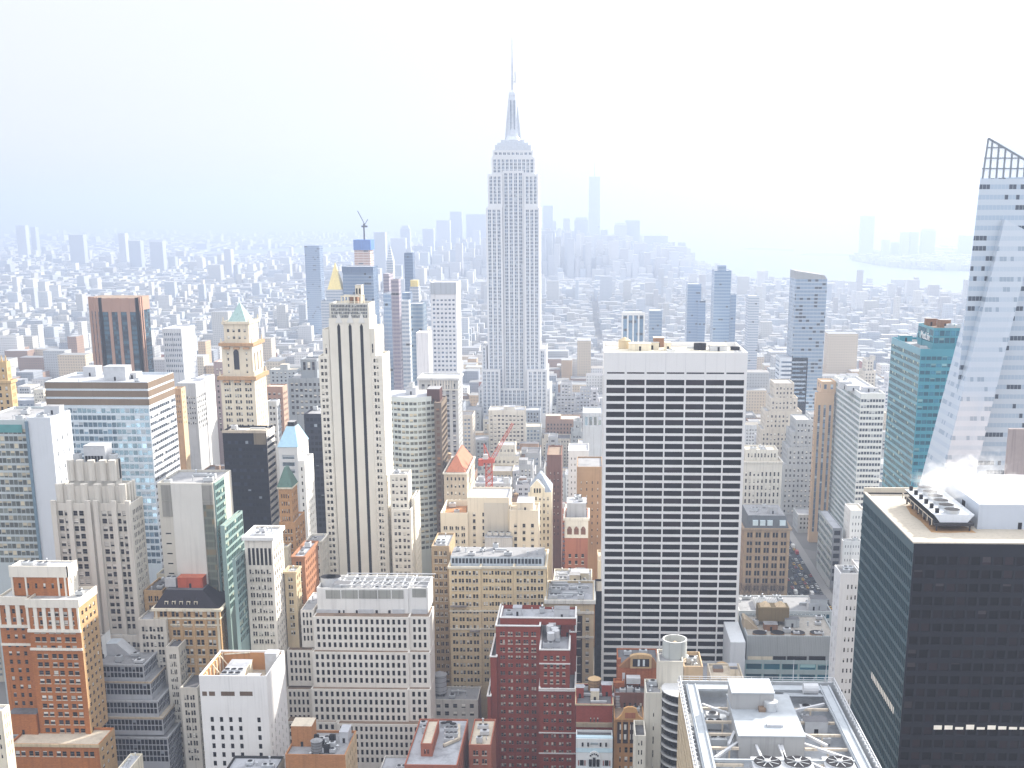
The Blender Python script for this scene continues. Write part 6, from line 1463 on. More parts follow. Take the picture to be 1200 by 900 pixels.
b, T = simple('arched_top_tower', 'red brick tower with cream arcaded top left of white grid slab', 'building', 'arcaded red tower', 625, 662, 689, 607, 672, St(W((.36, .14, .085)), 'sash', fpx=8, hf=.5, nb=3, wf=.4, mt=20, sill=True), dep=22, fin=False, faces='FLR', roof=RWHITE)
mb = b.part('arcade_stage'); x0, x1, z = T['X0'], T['X1'], T['Z']; zb_ = zat(630, 625); mb.box(x0-.15, x1+.15, 624.5, 624.99, zb_, z+.3, LIME); b.cornice(T, 1.4, .9, LIME)
for i in range(3):
    x = x0+(x1-x0)*(.2+.3*i); mb.box(x-1.3, x+1.3, 624.4, 624.49, zb_+2, zb_+5.2, W((.20, .10, .07))); mb.cyl(x, 624.45, zb_+5.2, zb_+6.6, 1.25, W((.20, .10, .07)), 10, r2=.4)
    mb.box(x-2.3, x-1.9, 624.2, 624.48, zb_, z, LIME)
bulkhead(b, x0+1, x1-1, 629, 643, T['R'], zat(590, 629)-T['R'], GREYW, name='attic', top=RWHITE, door=False); clutter(b, dict(R=zat(590, 629)+.3), 4, 3, box=(x0+2, x1-2, 630, 642)); done(b)
simple('amber_block', 'tan brick block half brown beside the upper left edge of white grid slab', 'building', 'tan brown block', 680, 676, 706, 547, 640, St(W((.36, .23, .13)), 'sash', fpx=8, hf=.4, nb=4, wf=.2, mt=8), dep=30, roof=RGREY)
simple('blue_windows_block', 'pale block with blue glass bays beside the upper left of white grid slab', 'building', 'blue bayed block', 900, 683, 707, 484, 512, St(W((.55, .58, .60)), 'blue', fpx=14, hf=.75, nb=4, wf=.7, mt=2), dep=30, roof=RWHITE)
simple('white_brick_tower', 'white brick block stepping down left of white grid slab', 'building', 'white stepped brick block', 780, 666, 690, 528, 590, St(WHITE, 'sash', fpx=7, hf=.35, nb=5, wf=.25, mt=4), dep=26, roof=RWHITE)
# red luffing crane
cr = at(573, 549, 720); root = empty('construction_crane', (cr.x, 720, cr.z-6)); tag(root, 'red lattice luffing crane among the roofs right of orange roofed block', 'crane')
CRD = FLAT("crane_red", (.46, .09, .06), .5)
mb = MB()
for sx in (-2, 2):
    for sy in (-2, 2): mb.bar((cr.x+sx, 720+sy, cr.z-30), (cr.x+sx, 720+sy, cr.z+4), .3, CRD)
for k in range(8):
    z = cr.z-26+k*4
    for sy in (-2, 2): mb.bar((cr.x-2, 720+sy, z), (cr.x+2, 720+sy, z+4), .25, CRD); mb.bar((cr.x+2, 720+sy, z), (cr.x-2, 720+sy, z+4), .2, CRD)
mb.build('mast', root)
mb = MB(); mb.box(cr.x-3.5, cr.x+3.5, 717.5, 722.5, cr.z+4, cr.z+6.5, CRD); mb.box(cr.x-3.4, cr.x-.5, 717, 720, cr.z+6.5, cr.z+9.5, WHITEP); mb.bar((cr.x-2.5, 720, cr.z+6), (cr.x-3, 720, cr.z+16), .4, CRD); mb.bar((cr.x+1, 720, cr.z+6), (cr.x-3, 720, cr.z+16), .4, CRD); mb.box(cr.x-6.5, cr.x-3.4, 718, 722, cr.z+2, cr.z+6, CRD); mb.build('slewing_cab', root)
mb = MB(); j0 = Vector((cr.x+2, 720, cr.z+6)); j1 = at(601, 496, 720)
dj = (j1-j0); up = Vector((-dj.z, 0, dj.x)).normalized()
for o in (-1.2, 1.2):
    for y in (-1, 1): mb.bar(j0+up*o+Vector((0, y, 0)), j1+up*o*.5+Vector((0, y*.5, 0)), .23, CRD)
for k in range(18): a_, c_ = j0+dj*(k/18), j0+dj*((k+1)/18); s = 1-.5*k/18; mb.bar(a_-up*1.2*s+Vector((0, -s, 0)), c_+up*1.2*s+Vector((0, -s, 0)), .15, CRD); mb.bar(a_+up*1.2*s+Vector((0, s, 0)), c_-up*1.2*s+Vector((0, s, 0)), .15, CRD)
mb.build('jib', root)

# ================================================================ far skylines
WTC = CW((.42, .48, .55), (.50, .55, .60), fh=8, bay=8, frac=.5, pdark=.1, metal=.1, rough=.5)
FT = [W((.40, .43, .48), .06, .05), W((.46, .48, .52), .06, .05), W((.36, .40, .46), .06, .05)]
far = [  # (uL, uR, v top, distance, label words)
 (438, 451, 272, 4200, 'pale hazy slab right of the unfinished tower on the skyline'),
 (458, 475, 279, 5200, 'low hazy block left of the hazy domed tower on the skyline'),
 (469, 480, 268, 5400, 'hazy tower with rounded top left of the spired skyscraper'),
 (495, 508, 268, 5600, 'flat hazy tower left of the stepped far towers'),
 (511, 527, 258, 5800, 'hazy stepped tower left of the tallest left skyline slab'),
 (527, 541, 248, 6000, 'tallest hazy slab left of the spired skyscraper on the skyline'),
 (546, 571, 251, 6000, 'wide hazy block touching the left side of spired skyscraper'),
 (554, 562, 270, 5600, 'short hazy tower in front of the wide hazy block'),
 (636, 648, 241, 6000, 'hazy slab just right of the spired skyscraper'),
 (648, 652, 259, 5900, 'thin hazy shoulder block right of spired skyscraper'),
 (660, 668, 256, 6000, 'narrow hazy tower left of the tallest far skyscraper'),
 (673, 689, 258, 6000, 'broad hazy block left against the tallest far skyscraper'),
 (704, 712, 269, 6100, 'low hazy block right against the tallest far skyscraper'),
 (720, 735, 264, 6000, 'hazy domed tower right of the tallest far skyscraper'),
 (733, 750, 258, 6050, 'hazy stepped tower right of the hazy domed one'),
 (755, 783, 276, 5900, 'broad hazy twin block right end of the far downtown'),
 (782, 789, 287, 5850, 'small hazy annex right of the broad twin block'),
 (795, 803, 284, 5800, 'lone thin hazy tower by the shore of the bay'),
 (803, 807, 296, 5750, 'squat hazy block right of the lone thin shore tower'),
 (1057, 1066, 272, 7000, 'hazy waterfront tower, first of the trio across the bay'),
 (1068, 1077, 272, 7000, 'hazy waterfront tower in the middle of the trio across the bay'),
 (1081, 1097, 271, 7000, 'widest hazy waterfront tower with rounded top across the bay'),
 (1035, 1043, 281, 7000, 'low hazy waterfront block between lone slab and the trio'),
 (1046, 1056, 284, 7050, 'lowest hazy waterfront block left of the trio'),
 (1126, 1142, 276, 7000, 'hazy waterfront block beside the faceted glass tower'),
 (18, 29, 264, 6500, 'hazy tower at the far left of the horizon'),
 (35, 41, 266, 6600, 'slim hazy tower second from left on the horizon'),
 (80, 97, 275, 5600, 'broad hazy block on left horizon above brown topped slab'),
 (138, 146, 273, 5600, 'slim hazy tower on left horizon above brown piered tower'),
 (150, 164, 282, 5200, 'low hazy block on left horizon right above brown piered tower'),
 (175, 190, 283, 5000, 'pair like hazy block on left horizon right of the piered tower'),
 (262, 270, 292, 4600, 'small hazy block above the ornate beige tower'),
]
for i, (a, c, v, d, lab) in enumerate(far):
    b = Building('far_tower', lab, 'skyscraper', group='hazy towers on the skyline', short='hazy tower')
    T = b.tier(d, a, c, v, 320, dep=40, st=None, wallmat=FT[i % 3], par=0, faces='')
    if i in (2, 13, 21, 11): 
        x0, x1, y0, y1, z = T['X0'], T['X1'], T['Y0'], T['Y1'], T['Z']; b.part('stepped_top').prism([(x0+2,y0+2,z+.05),(x1-2,y0+2,z+.05),(x1-2,y1-2,z+.05),(x0+2,y1-2,z+.05)], [(x0+8,y0+8,z+14),(x1-8,y0+8,z+14),(x1-8,y1-8,z+14),(x0+8,y1-8,z+14)], FT[i % 3])
    b.finish()
b = Building('far_skyscraper', 'tallest far skyscraper fading into the haze right of spired skyscraper', 'skyscraper', short='tallest far skyscraper')
p, q = at(689, 270, 6000), at(703.5, 270, 6000); zt = at(696, 207, 6000).z; w_ = q.x-p.x
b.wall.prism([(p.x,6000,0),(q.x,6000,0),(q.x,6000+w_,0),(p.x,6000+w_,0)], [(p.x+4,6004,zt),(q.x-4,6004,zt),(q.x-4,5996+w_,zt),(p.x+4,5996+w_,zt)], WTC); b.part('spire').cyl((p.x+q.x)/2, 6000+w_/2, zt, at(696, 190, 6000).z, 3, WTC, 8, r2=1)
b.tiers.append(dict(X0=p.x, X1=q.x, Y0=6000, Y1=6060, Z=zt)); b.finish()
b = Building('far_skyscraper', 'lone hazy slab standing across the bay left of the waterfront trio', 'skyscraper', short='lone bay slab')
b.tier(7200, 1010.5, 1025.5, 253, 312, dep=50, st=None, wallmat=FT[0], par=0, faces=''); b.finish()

# ================================================================ ground, water, streets
def sheet(name, pts, z, mat, kind='structure'):
    mb = MB(); mb.poly([(x, y, z) for x, y in pts], mat); o = mb.build(name); o["kind"] = kind; return o
mg, nt, bs = _new("city_ground"); g = N(nt, "ShaderNodeNewGeometry")
n1 = N(nt, "ShaderNodeTexNoise"); n1.inputs["Scale"].default_value = .004; n1.inputs["Detail"].default_value = 8; nt.links.new(g.outputs["Position"], n1.inputs["Vector"])
n2 = N(nt, "ShaderNodeTexVoronoi"); n2.inputs["Scale"].default_value = .03; nt.links.new(g.outputs["Position"], n2.inputs["Vector"])
cc = mixc(nt, n1.outputs[0], (.05, .05, .05), (.16, .155, .15)); cc = mixc(nt, math_n(nt, 'MULTIPLY', n2.outputs["Color"], .45), cc, (.30, .28, .26)); nt.links.new(cc, bs.inputs["Base Color"]); bs.inputs["Roughness"].default_value = .9
E = 46000
sheet('ground', [(-E, -2000), (E, -2000), (E, E), (-E, E)], 0, mg)
WM, nt, bs = _new("bay_water"); bs.inputs["Base Color"].default_value = (.12, .16, .20, 1); bs.inputs["Roughness"].default_value = .28; bs.inputs["Specular IOR Level"].default_value = .9
g = N(nt, "ShaderNodeNewGeometry"); n1 = N(nt, "ShaderNodeTexNoise"); n1.inputs["Scale"].default_value = .02; n1.inputs["Detail"].default_value = 5; nt.links.new(g.outputs["Position"], n1.inputs["Vector"])
bp = N(nt, "ShaderNodeBump"); bp.inputs["Strength"].default_value = .3; bp.inputs["Distance"].default_value = 6; nt.links.new(n1.outputs[0], bp.inputs["Height"]); nt.links.new(bp.outputs[0], bs.inputs["Normal"])
shore = [(800, 304), (830, 313), (868, 329), (900, 327), (950, 330), (1000, 336), (1060, 341), (1140, 346), (1300, 352), (1500, 360)]
farp = [(1500, 259.5), (1200, 259.5), (900, 259.5), (780, 259.5), (770, 272)]
WPOLY = [tuple(at_z(u, v, 0.5)[:2]) for u, v in shore+farp]
sheet('bay_water', WPOLY, .5, WM)
EPOLY = [tuple(at_z(u, v, .5)[:2]) for u, v in ((230, 300), (330, 299), (430, 298), (470, 296), (440, 288), (330, 291), (250, 294))]
sheet('river_water', EPOLY, .5, WM)
LPOLY = [[tuple(at_z(u, v, 1)[:2]) for u, v in L] for L in (((1000, 306), (1030, 311), (1080, 316), (1150, 318), (1400, 322), (1400, 288), (1150, 290), (1040, 296), (1005, 300)), ((935, 299), (1010, 300.5), (1012, 298), (950, 296)), ((868, 292), (930, 294.5), (930, 292), (880, 290)))]
LANDM = W((.16, .16, .16), .1)
for L in LPOLY: sheet('far_shore', L, 1.0, LANDM)
# low hills on the horizon
mb = MB(); HM = W((.14, .15, .16), .05)
rg = random.Random(3)
for (u0, u1, y, h) in ((-100, 420, 26000, 120), (380, 900, 28000, 90), (860, 1400, 22000, 110)):
    prev = None
    for i in range(41):
        u = u0+(u1-u0)*i/40; x = at_z(u, 262, 0).x/at_z(u, 262, 0).y*y; z = h*math.sin(math.pi*i/40)*(.7+.3*math.sin(i*1.3)+.2*rg.random())
        if prev: mb.quad((prev[0], y, 1), (x, y, 1), (x, y+900, z), (prev[0], y+900, prev[1]), HM); mb.quad((prev[0], y+900, prev[1]), (x, y+900, z), (x, y+4000, 1), (prev[0], y+4000, 1), HM)
        prev = (x, z)
o = mb.build('hills'); o["kind"] = 'structure'

AVE_X = 154.0; ASPH = W((.055, .055, .058), .15, .1); PAVE = W((.26, .25, .24), .1, .1); PAINT = FLAT("road_paint", (.7, .7, .68), .6)
AW = 12.5
sheet('avenue', [(AVE_X-AW, 420), (AVE_X+AW, 420), (AVE_X+AW, 1600), (AVE_X-AW, 1600)], .008, ASPH)
for s in (-1, 1):
    mb = MB(); x0, x1 = sorted((AVE_X+s*AW, AVE_X+s*(AW+6))); mb.box(x0, x1, 420, 1600, .0, .14, PAVE); o = mb.build('pavement'); o["kind"] = 'structure'
mb = MB()
for k in (-1, 0, 1):
    y = 430
    while y < 1300: mb.quad((AVE_X+k*5.5-.1, y, .014), (AVE_X+k*5.5+.1, y, .014), (AVE_X+k*5.5+.1, y+4, .014), (AVE_X+k*5.5-.1, y+4, .014), PAINT); y += 10
o = mb.build('lane_marking'); o["kind"] = 'structure'
p = at_z(905, 697, 0); PARK = (60, AVE_X-AW-6, 620, 776)
GRD = W((.16, .14, .10), .2, .1)
# cars on the avenue
CARC = {'black': (.015, .015, .018), 'white': (.75, .75, .75), 'yellow': (.75, .42, .03), 'silver': (.45, .46, .48), 'dark blue': (.03, .05, .12), 'red': (.4, .03, .03), 'grey': (.15, .15, .16)}
TYRE = FLAT("tyre", (.02, .02, .02), .8); CGL = FLAT("car_glass", (.02, .025, .03), .1)
_car = {}
def car(col, kind):
    if (col, kind) in _car: return _car[(col, kind)]
    paint = FLAT("car_paint_"+col, CARC[col], .3); mb = MB(); gl = MB()
    if kind == 'car':
        mb.prism([(-.9,-2.2,.35),(.9,-2.2,.35),(.9,2.2,.35),(-.9,2.2,.35)], [(-.9,-2.2,.85),(.9,-2.2,.85),(.9,2.2,.8),(-.9,2.2,.8)], paint)
        gl.prism([(-.82,-1.4,.85),(.82,-1.4,.85),(.82,1.2,.83),(-.82,1.2,.83)], [(-.65,-.9,1.4),(.65,-.9,1.4),(.65,.5,1.4),(-.65,.5,1.4)], CGL, paint)
    else:
        mb.box(-1.1, 1.1, -3.2, 1.8, .5, 2.9, paint); mb.box(-1.0, 1.0, 1.85, 3.2, .5, 2.2, paint); gl.box(-.9, .9, 3.21, 3.24, 1.2, 2.0, CGL)
    wh = MB(); wh.prism([(.12*0-.11, .33*math.cos(t), .33+.33*math.sin(t)) for t in [2*math.pi*i/12 for i in range(12)]], [(.11, .33*math.cos(t), .33+.33*math.sin(t)) for t in [2*math.pi*i/12 for i in range(12)]], TYRE)
    out = []
    for nm, m in (('body', mb), ('glasshouse', gl), ('wheel', wh)): o = m.build(nm); out.append(o.data); bpy.data.objects.remove(o)
    _car[(col, kind)] = out; return out
rg = random.Random(11); ncar = {}
cars = []
for lane in range(7):
    y = 600+rg.uniform(0, 10)
    while y < 960:
        if rg.random() < .85: cars.append((AVE_X-10.8+lane*3.6, y, rg.choice(['black', 'white', 'yellow', 'yellow', 'silver', 'dark blue', 'grey', 'white', 'black', 'red']), 'van' if rg.random() < .15 else 'car'))
        y += rg.uniform(6.5, 13)
cars = [c for c in cars if proj((c[0], c[1], 1))[1] > 560]
ORD = ['first', 'second', 'third', 'fourth', 'fifth', 'sixth', 'seventh', 'eighth', 'ninth', 'tenth', 'eleventh', 'twelfth', 'thirteenth', 'fourteenth', 'fifteenth', 'sixteenth', 'seventeenth', 'eighteenth', 'nineteenth', 'twentieth']
def ordw(n):
    if n < 20: return ORD[n]
    t = ['twenty', 'thirty', 'forty', 'fifty', 'sixty', 'seventy', 'eighty', 'ninety'][(n+1)//10-2]; r = (n+1) % 10
    return (t+' '+ORD[r-1]) if r else t[:-1]+'ieth'
cars.sort(key=lambda c: c[1])
for (x, y, col, kind) in cars:
    k = ncar.get((col, kind), 0); ncar[(col, kind)] = k+1
    root = empty('parked_van' if kind == 'van' else 'car', (x, y, .012)); tag(root, f"{col} {'box van' if kind == 'van' else 'car'} on the avenue, {ordw(k)} of its colour from the near end", 'van' if kind == 'van' else 'car', 'traffic on the avenue')
    body, gl, wh = car(col, kind)
    for nm, me in (('body', body), ('window', gl)): o = bpy.data.objects.new(nm, me); COL.objects.link(o); o.parent = root
    yy = 1.35 if kind == 'car' else 2.2
    for sx in (-1, 1):
        for sy in (-1, 1): o = bpy.data.objects.new('wheel', wh); COL.objects.link(o); o.parent = root; o.location = (sx*.85, sy*yy, 0)
# bare street trees in the little park on the left of the avenue
BARK = W((.14, .10, .07), .2)
def tree_mesh(seed):
    rg = random.Random(seed); tr, cr = MB(), MB(); H = rg.uniform(11, 15)
    def seg(mb, p, q, r0, r1):
        d = (q-p).normalized(); a = d.cross(Vector((0, .1, 1)) if abs(d.z) < .9 else Vector((1, 0, 0))).normalized(); c = d.cross(a)
        ring = lambda o, r: [o+(a*math.cos(t)+c*math.sin(t))*r for t in (0, 2.09, 4.19)]
        mb.prism(ring(p, r0), ring(q, r1), BARK)
    p = Vector((0, 0, 0)); top = Vector((rg.uniform(-.5, .5), rg.uniform(-.5, .5), H*.35)); seg(tr, p, top, .3, .2)
    def grow(p, d, L, r, lev):
        q = p+d*L; seg(cr, p, q, r, r*.6)
        if lev == 0: return
        for k in range(3 if lev > 1 else 4):
            nd = (d+Vector((rg.uniform(-1, 1), rg.uniform(-1, 1), rg.uniform(-.2, .7)))*.75).normalized(); grow(p+d*L*rg.uniform(.6, 1), nd, L*rg.uniform(.6, .8), r*.55, lev-1)
    for k in range(4): a = k*1.57+rg.uniform(-.4, .4); grow(top, Vector((math.cos(a)*.6, math.sin(a)*.6, 1)).normalized(), H*.28, .16, 3)
    return tr, cr
meshes = []
for s in range(4):
    tr, cr_ = tree_mesh(s); a, c = tr.build('trunk'), cr_.build('crown'); meshes.append((a.data, c.data)); bpy.data.objects.remove(a); bpy.data.objects.remove(c)
rg = random.Random(4); spots = []
for i in range(26):
    u, v = 868+i % 13*6.3+rg.uniform(-2, 2), 701+(i//13)*6+rg.uniform(-1.5, 1.5); p = at_z(u, v, 0)
    if p.x < AVE_X-AW-7: spots.append((p.x, p.y))
spots.sort()
for i, (x, y) in enumerate(spots):
    root = empty('bare_tree', (x, y, 0)); tag(root, f"bare winter tree before the brown arcaded block, {ordw(i)} counted from the white grid slab", 'tree', 'bare trees by the avenue')
    for nm, me in zip(('trunk', 'crown'), meshes[i % 4]): o = bpy.data.objects.new(nm, me); COL.objects.link(o); o.parent = root; o.rotation_euler = (0, 0, i)

# ================================================================ the rest of the city: single blocks first, then the mass beyond
PAL = [('cream', (.60, .53, .42)), ('tan', (.50, .36, .22)), ('brown', (.30, .19, .13)), ('grey', (.42, .43, .44)), ('white', (.72, .71, .70)), ('red brick', (.34, .13, .08)), ('pale', (.58, .58, .58)), ('sandy', (.58, .48, .35)), ('slate', (.28, .31, .36))]
PAL2 = [('white', (.68, .68, .67)), ('pale', (.56, .57, .58)), ('grey', (.44, .45, .46)), ('cream', (.62, .57, .48))]
RFS = [('white roofed', RWHITE), ('grey roofed', RGREY), ('dark roofed', RDARK), ('tan roofed', RTAN)]
def inpoly(x, y, P):
    c = False; n = len(P)
    for i in range(n):
        x0, y0 = P[i][:2]; x1, y1 = P[(i+1) % n][:2]
        if (y0 > y) != (y1 > y) and x < (x1-x0)*(y-y0)/(y1-y0)+x0: c = not c
    return c
def hits(x0, x1, y0, y1, g=1.5): return any(a < x1+g and c > x0-g and e < y1+g and f > y0-g for a, c, e, f in FOOT)
def cap_z(x0, x1, y0, h):
    """keep a block from rising in front of a building seen behind it"""
    us = [proj((x, y0, h))[0] for x in (x0, x1)]; lo, hi = min(us), max(us)
    vmin = 0
    for (a, c, vb, Y, b) in SEEN:
        if Y > y0 and a < hi-1 and c > lo+1: vmin = max(vmin, vb-4)
    z = at(651, vmin, y0).z
    return min(h, z)
rg = random.Random(21)
cands = []
Y = 470.0; row = 0
while Y < 1900:
    depth = rg.uniform(26, 34); 
    X = -(690+60)/1408*Y-60+rg.uniform(0, 20); Xend = (510+60)/1408*Y+60
    while X < Xend:
        w = rg.choice([13, 16, 18, 22, 26, 32, 40])*rg.uniform(.85, 1.15)
        base = rg.uniform(28, 62) if Y < 900 else rg.uniform(18, 52)
        if rg.random() < .14: base *= rg.uniform(1.3, 1.9)
        if -340 < X < -60 and Y < 1300: base *= 1.15
        cands.append((X, X+w, Y, Y+depth*rg.uniform(.75, 1.0), base)); X += w+rg.choice([.3, .3, .5, 2, 12 if rg.random() < .25 else .4])
    Y += depth+(14 if row % 2 else 1.5); row += 1
shown = []
for (x0, x1, y0, y1, h) in cands:
    if hits(x0, x1, y0, y1): continue
    if x1 > AVE_X-AW-6 and x0 < AVE_X+AW+6: continue
    if PARK[0] < x1 and PARK[1] > x0 and PARK[2] < y1 and PARK[3] > y0: continue
    h = cap_z(x0, x1, y0, h)
    if h < 11: continue
    u0, v0, zc = proj((x0, y0, h)); u1, v1, _ = proj((x1, y0, h))
    if u1 < -3 or u0 > 1203 or v0 > 903: continue
    # hidden behind a nearer building?
    hid = False
    for (a, c, vb, Yb, b) in SEEN:
        if Yb < y0 and a < u0-2 and c > u1+2:
            tz = max(t['Z'] for t in b.tiers); vt = proj(((x0+x1)/2*Yb/y0, Yb, tz))[1]
            if vt < min(v0, v1)-6: hid = True; break
    if not hid: shown.append((x0, x1, y0, y1, h, (u0+u1)/2, v0))
shown.sort(key=lambda t: t[2])
THINGS = shown[:285]; REST = shown[285:]
print('filler things', len(THINGS), 'rest', len(REST), 'last Y', THINGS[-1][2] if THINGS else 0)
anch = [(a, c, vb, b.short, Y) for (a, c, vb, Y, b) in SEEN if b.short and Y < 1400 and c-a > 12]
used = {}
plan = []
for (x0, x1, y0, y1, h, u, v) in THINGS:
    cn, cc = rg.choice(PAL if y0 < 850 else PAL+PAL2*3); rn, rf = rg.choice(RFS)
    best = min(anch, key=lambda t: abs((t[0]+t[1])/2-u)+abs(max(proj((x0, t[4], 40))[1], 300)*0+t[2]-v)*.8)
    side = 'left of' if u < best[0] else 'right of' if u > best[1] else 'beneath' if v > best[2] else 'behind'
    hw = 'low' if h < 30 else 'mid height' if h < 55 else 'tall'
    key = f"{hw} {rn} {cn} block {side} {best[3]}"
    plan.append((x0, x1, y0, y1, h, u, cc, rf, key)); used.setdefault(key, []).append(u)
for n_, (x0, x1, y0, y1, h, u, cc, rf, key) in enumerate(plan):
    L = sorted(used[key]); i = L.index(u); lab = key
    if len(L) > 1: lab = key+(', leftmost' if i == 0 else ', rightmost' if i == len(L)-1 else f', {ordw(i)} from the left')
    b = Building('city_block', lab, 'building', group='blocks of the middle distance')
    kk = rg.uniform(.82, 1.15); jit = tuple(min(.8, c*kk*rg.uniform(.98, 1.02)) for c in cc)
    jit = tuple(round(c, 2) for c in jit)
    sty = St(W(jit), rg.choice(['sash', 'sash', 'light', 'dark', 'hazeblue']), fh=3.5*rg.uniform(.95, 1.15), hf=rg.uniform(.45, .6), bay=rg.uniform(2.8, 4.2), per=rg.choice([1, 1, 2]), wf=rg.uniform(.42, .7), mt=rg.uniform(1.5, 4), ms=rg.uniform(.6, 2))
    vb = min(900, proj((0, y0, 0))[1])
    two = rg.random() < .35 and h > 28
    sd_ = sty if rg.random() < .6 else None
    wm = sty['mat']
    T = b.blk(x0, x1, y0, y1, h, vb, sty, sd_, roof=rf, faces='FR' if u < 690 else 'FL', reg=False, wallmat=wm)
    if two:
        h2 = cap_z(x0, x1, y0, h+rg.uniform(7, 16)); 
        if h2 > h+4: T = b.blk(x0+(x1-x0)*.2, x1-(x1-x0)*.18, y0+3, y1-3, h2, vb, sty, sd_, z0=h-1, roof=rf, faces='FR' if u < 690 else 'FL', reg=False, wallmat=wm)
    if y0 < 900:
        rr = random.Random(n_); mbx = b.part('rooftop_plant')
        for k in range(rr.randint(2, 6)):
            w, d, hh = rr.uniform(2, 6), rr.uniform(2, 5), rr.uniform(1.5, 4.5); xx, yy = rr.uniform(T['X0']+1, max(T['X0']+1.1, T['X1']-w-1)), rr.uniform(T['Y0']+1, max(T['Y0']+1.1, T['Y1']-d-1))
            mbx.box(xx, min(xx+w, T['X1']-.6), yy, min(yy+d, T['Y1']-.6), T['R']+.003*k, T['R']+hh, rr.choice([wm, STEEL, WHITEP, W((.3, .2, .14))]), rr.choice([RWHITE, RGREY, RDARK]))
    elif rg.random() < .6:
        w = (x1-x0)*rg.uniform(.2, .45); d = (y1-y0)*.4; xx = x0+(x1-x0-w)*rg.random(); bulkhead(b, xx, xx+w, y0+4, y0+4+d, T['R'], rg.uniform(3, 6), wm, top=rf, door=False, name='roof_house')
    b.finish()
    if rg.random() < .22 and y0 < 1000: water_tank((T['X0']+T['X1'])/2+rg.uniform(-3, 3), T['Y0']+6, T['R'], rg.uniform(1.8, 2.6), rg.uniform(3.5, 5), 'wooden tank on '+' '.join(w_ for w_ in lab.replace('mid height', 'middling').split() if w_ != 'roofed'), 2.5)

# the mass of the far city: too many to count
mf, nt, bs = _new("far_city"); a_ = N(nt, "ShaderNodeAttribute", attribute_name="col"); g = N(nt, "ShaderNodeNewGeometry")
sx = N(nt, "ShaderNodeSeparateXYZ"); nt.links.new(g.outputs["Position"], sx.inputs[0]); sn = N(nt, "ShaderNodeSeparateXYZ"); nt.links.new(g.outputs["Normal"], sn.inputs[0])
zz = math_n(nt, 'LESS_THAN', math_n(nt, 'FRACT', math_n(nt, 'DIVIDE', sx.outputs[2], 3.7)), .5)
hh = math_n(nt, 'LESS_THAN', math_n(nt, 'FRACT', math_n(nt, 'DIVIDE', math_n(nt, 'ADD', sx.outputs[0], sx.outputs[1]), 3.4)), .5)
win = math_n(nt, 'MULTIPLY', math_n(nt, 'MULTIPLY', zz, hh), math_n(nt, 'LESS_THAN', sn.outputs[2], .5))
cc = mixc(nt, math_n(nt, 'MULTIPLY', win, .45), a_.outputs["Color"], (.05, .055, .07)); nt.links.new(cc, bs.inputs["Base Color"]); bs.inputs["Roughness"].default_value = .85
V, Fc, Cc = [], [], []
def addbox(x0, x1, y0, y1, h, c, rc):
    n = len(V); V.extend([(x0,y0,0),(x1,y0,0),(x1,y1,0),(x0,y1,0),(x0,y0,h),(x1,y0,h),(x1,y1,h),(x0,y1,h)])
    for f in ((0,1,5,4),(1,2,6,5),(2,3,7,6),(3,0,4,7)): Fc.append(tuple(n+i for i in f)); Cc.append(c)
    Fc.append((n+4, n+5, n+6, n+7)); Cc.append(rc)
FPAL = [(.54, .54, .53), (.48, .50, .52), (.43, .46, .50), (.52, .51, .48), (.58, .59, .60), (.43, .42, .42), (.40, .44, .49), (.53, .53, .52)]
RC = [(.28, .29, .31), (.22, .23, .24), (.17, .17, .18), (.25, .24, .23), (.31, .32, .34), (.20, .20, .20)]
for (x0, x1, y0, y1, h, u, v) in REST: addbox(x0, x1, y0, y1, h, rg.choice(PAL)[1], rg.choice(RC))
Y = 1900.0
while Y < 15000:
    step = 25 if Y < 3600 else 46 if Y < 7000 else 100
    X = -(690+60)/1408*Y-100; Xend = (510+60)/1408*Y+100
    while X < Xend:
        w = rg.choice([rg.uniform(7, 16), rg.uniform(10, 34)])*(1 if Y < 3600 else 1.7 if Y < 7000 else 3.0)
        if abs((X+w/2-20) % 245-122) > 110 and Y < 7000: X += 16; continue
        x1 = X+w; cx, cy = X+w/2, Y+step/2
        wet = any(inpoly(px_, py_, P) for P in (WPOLY, EPOLY) for px_, py_ in ((cx, cy), (X, Y), (x1, Y+step)))
        land = any(inpoly(cx, cy, L) for L in LPOLY[:1])
        if (not wet or land) and rg.random() < .93:
            u = proj((cx, cy, 0))[0]
            h = rg.uniform(10, 36) if Y < 4000 else rg.uniform(8, 28)
            r_ = rg.random()
            cl = ((math.sin(X*.0052+1.3)*math.sin(Y*.0043+.7)+math.sin(X*.0017+Y*.0021))/4+.5)
            h *= .6+.8*cl
            if r_ < (.34 if u < 470 and Y < 4600 else .16)*cl**2: h *= rg.uniform(1.5, 2.6)
            if 4600 < Y < 6600 and 480 < u < 810: h = rg.choice([rg.uniform(30, 90), rg.uniform(30, 90), rg.uniform(80, 190)])*(1-abs(u-640)/360)+14
            if u < 460 and Y > 2600 and r_ < .06*cl**3: h = rg.uniform(40, 80)
            if land: h = rg.uniform(10, 40)
            h = cap_z(X, x1, Y, h) if Y < 2600 else h
            if h > 6 and not hits(X, x1, Y, Y+step*.75):
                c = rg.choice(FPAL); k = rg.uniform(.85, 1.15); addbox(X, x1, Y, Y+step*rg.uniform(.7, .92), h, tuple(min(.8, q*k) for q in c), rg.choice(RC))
        X = x1+(rg.choice([.5, 1, 1, 2, 9]) if Y < 3600 else 5)
    Y += step
me = bpy.data.meshes.new('far_city'); me.from_pydata(V, [], Fc); me.materials.append(mf)
ca = me.attributes.new("col", 'FLOAT_COLOR', 'FACE'); ca.data.foreach_set("color", [x for c in Cc for x in (*c, 1.0)]); me.update()
o = bpy.data.objects.new('far_city', me); COL.objects.link(o); o["kind"] = 'stuff'
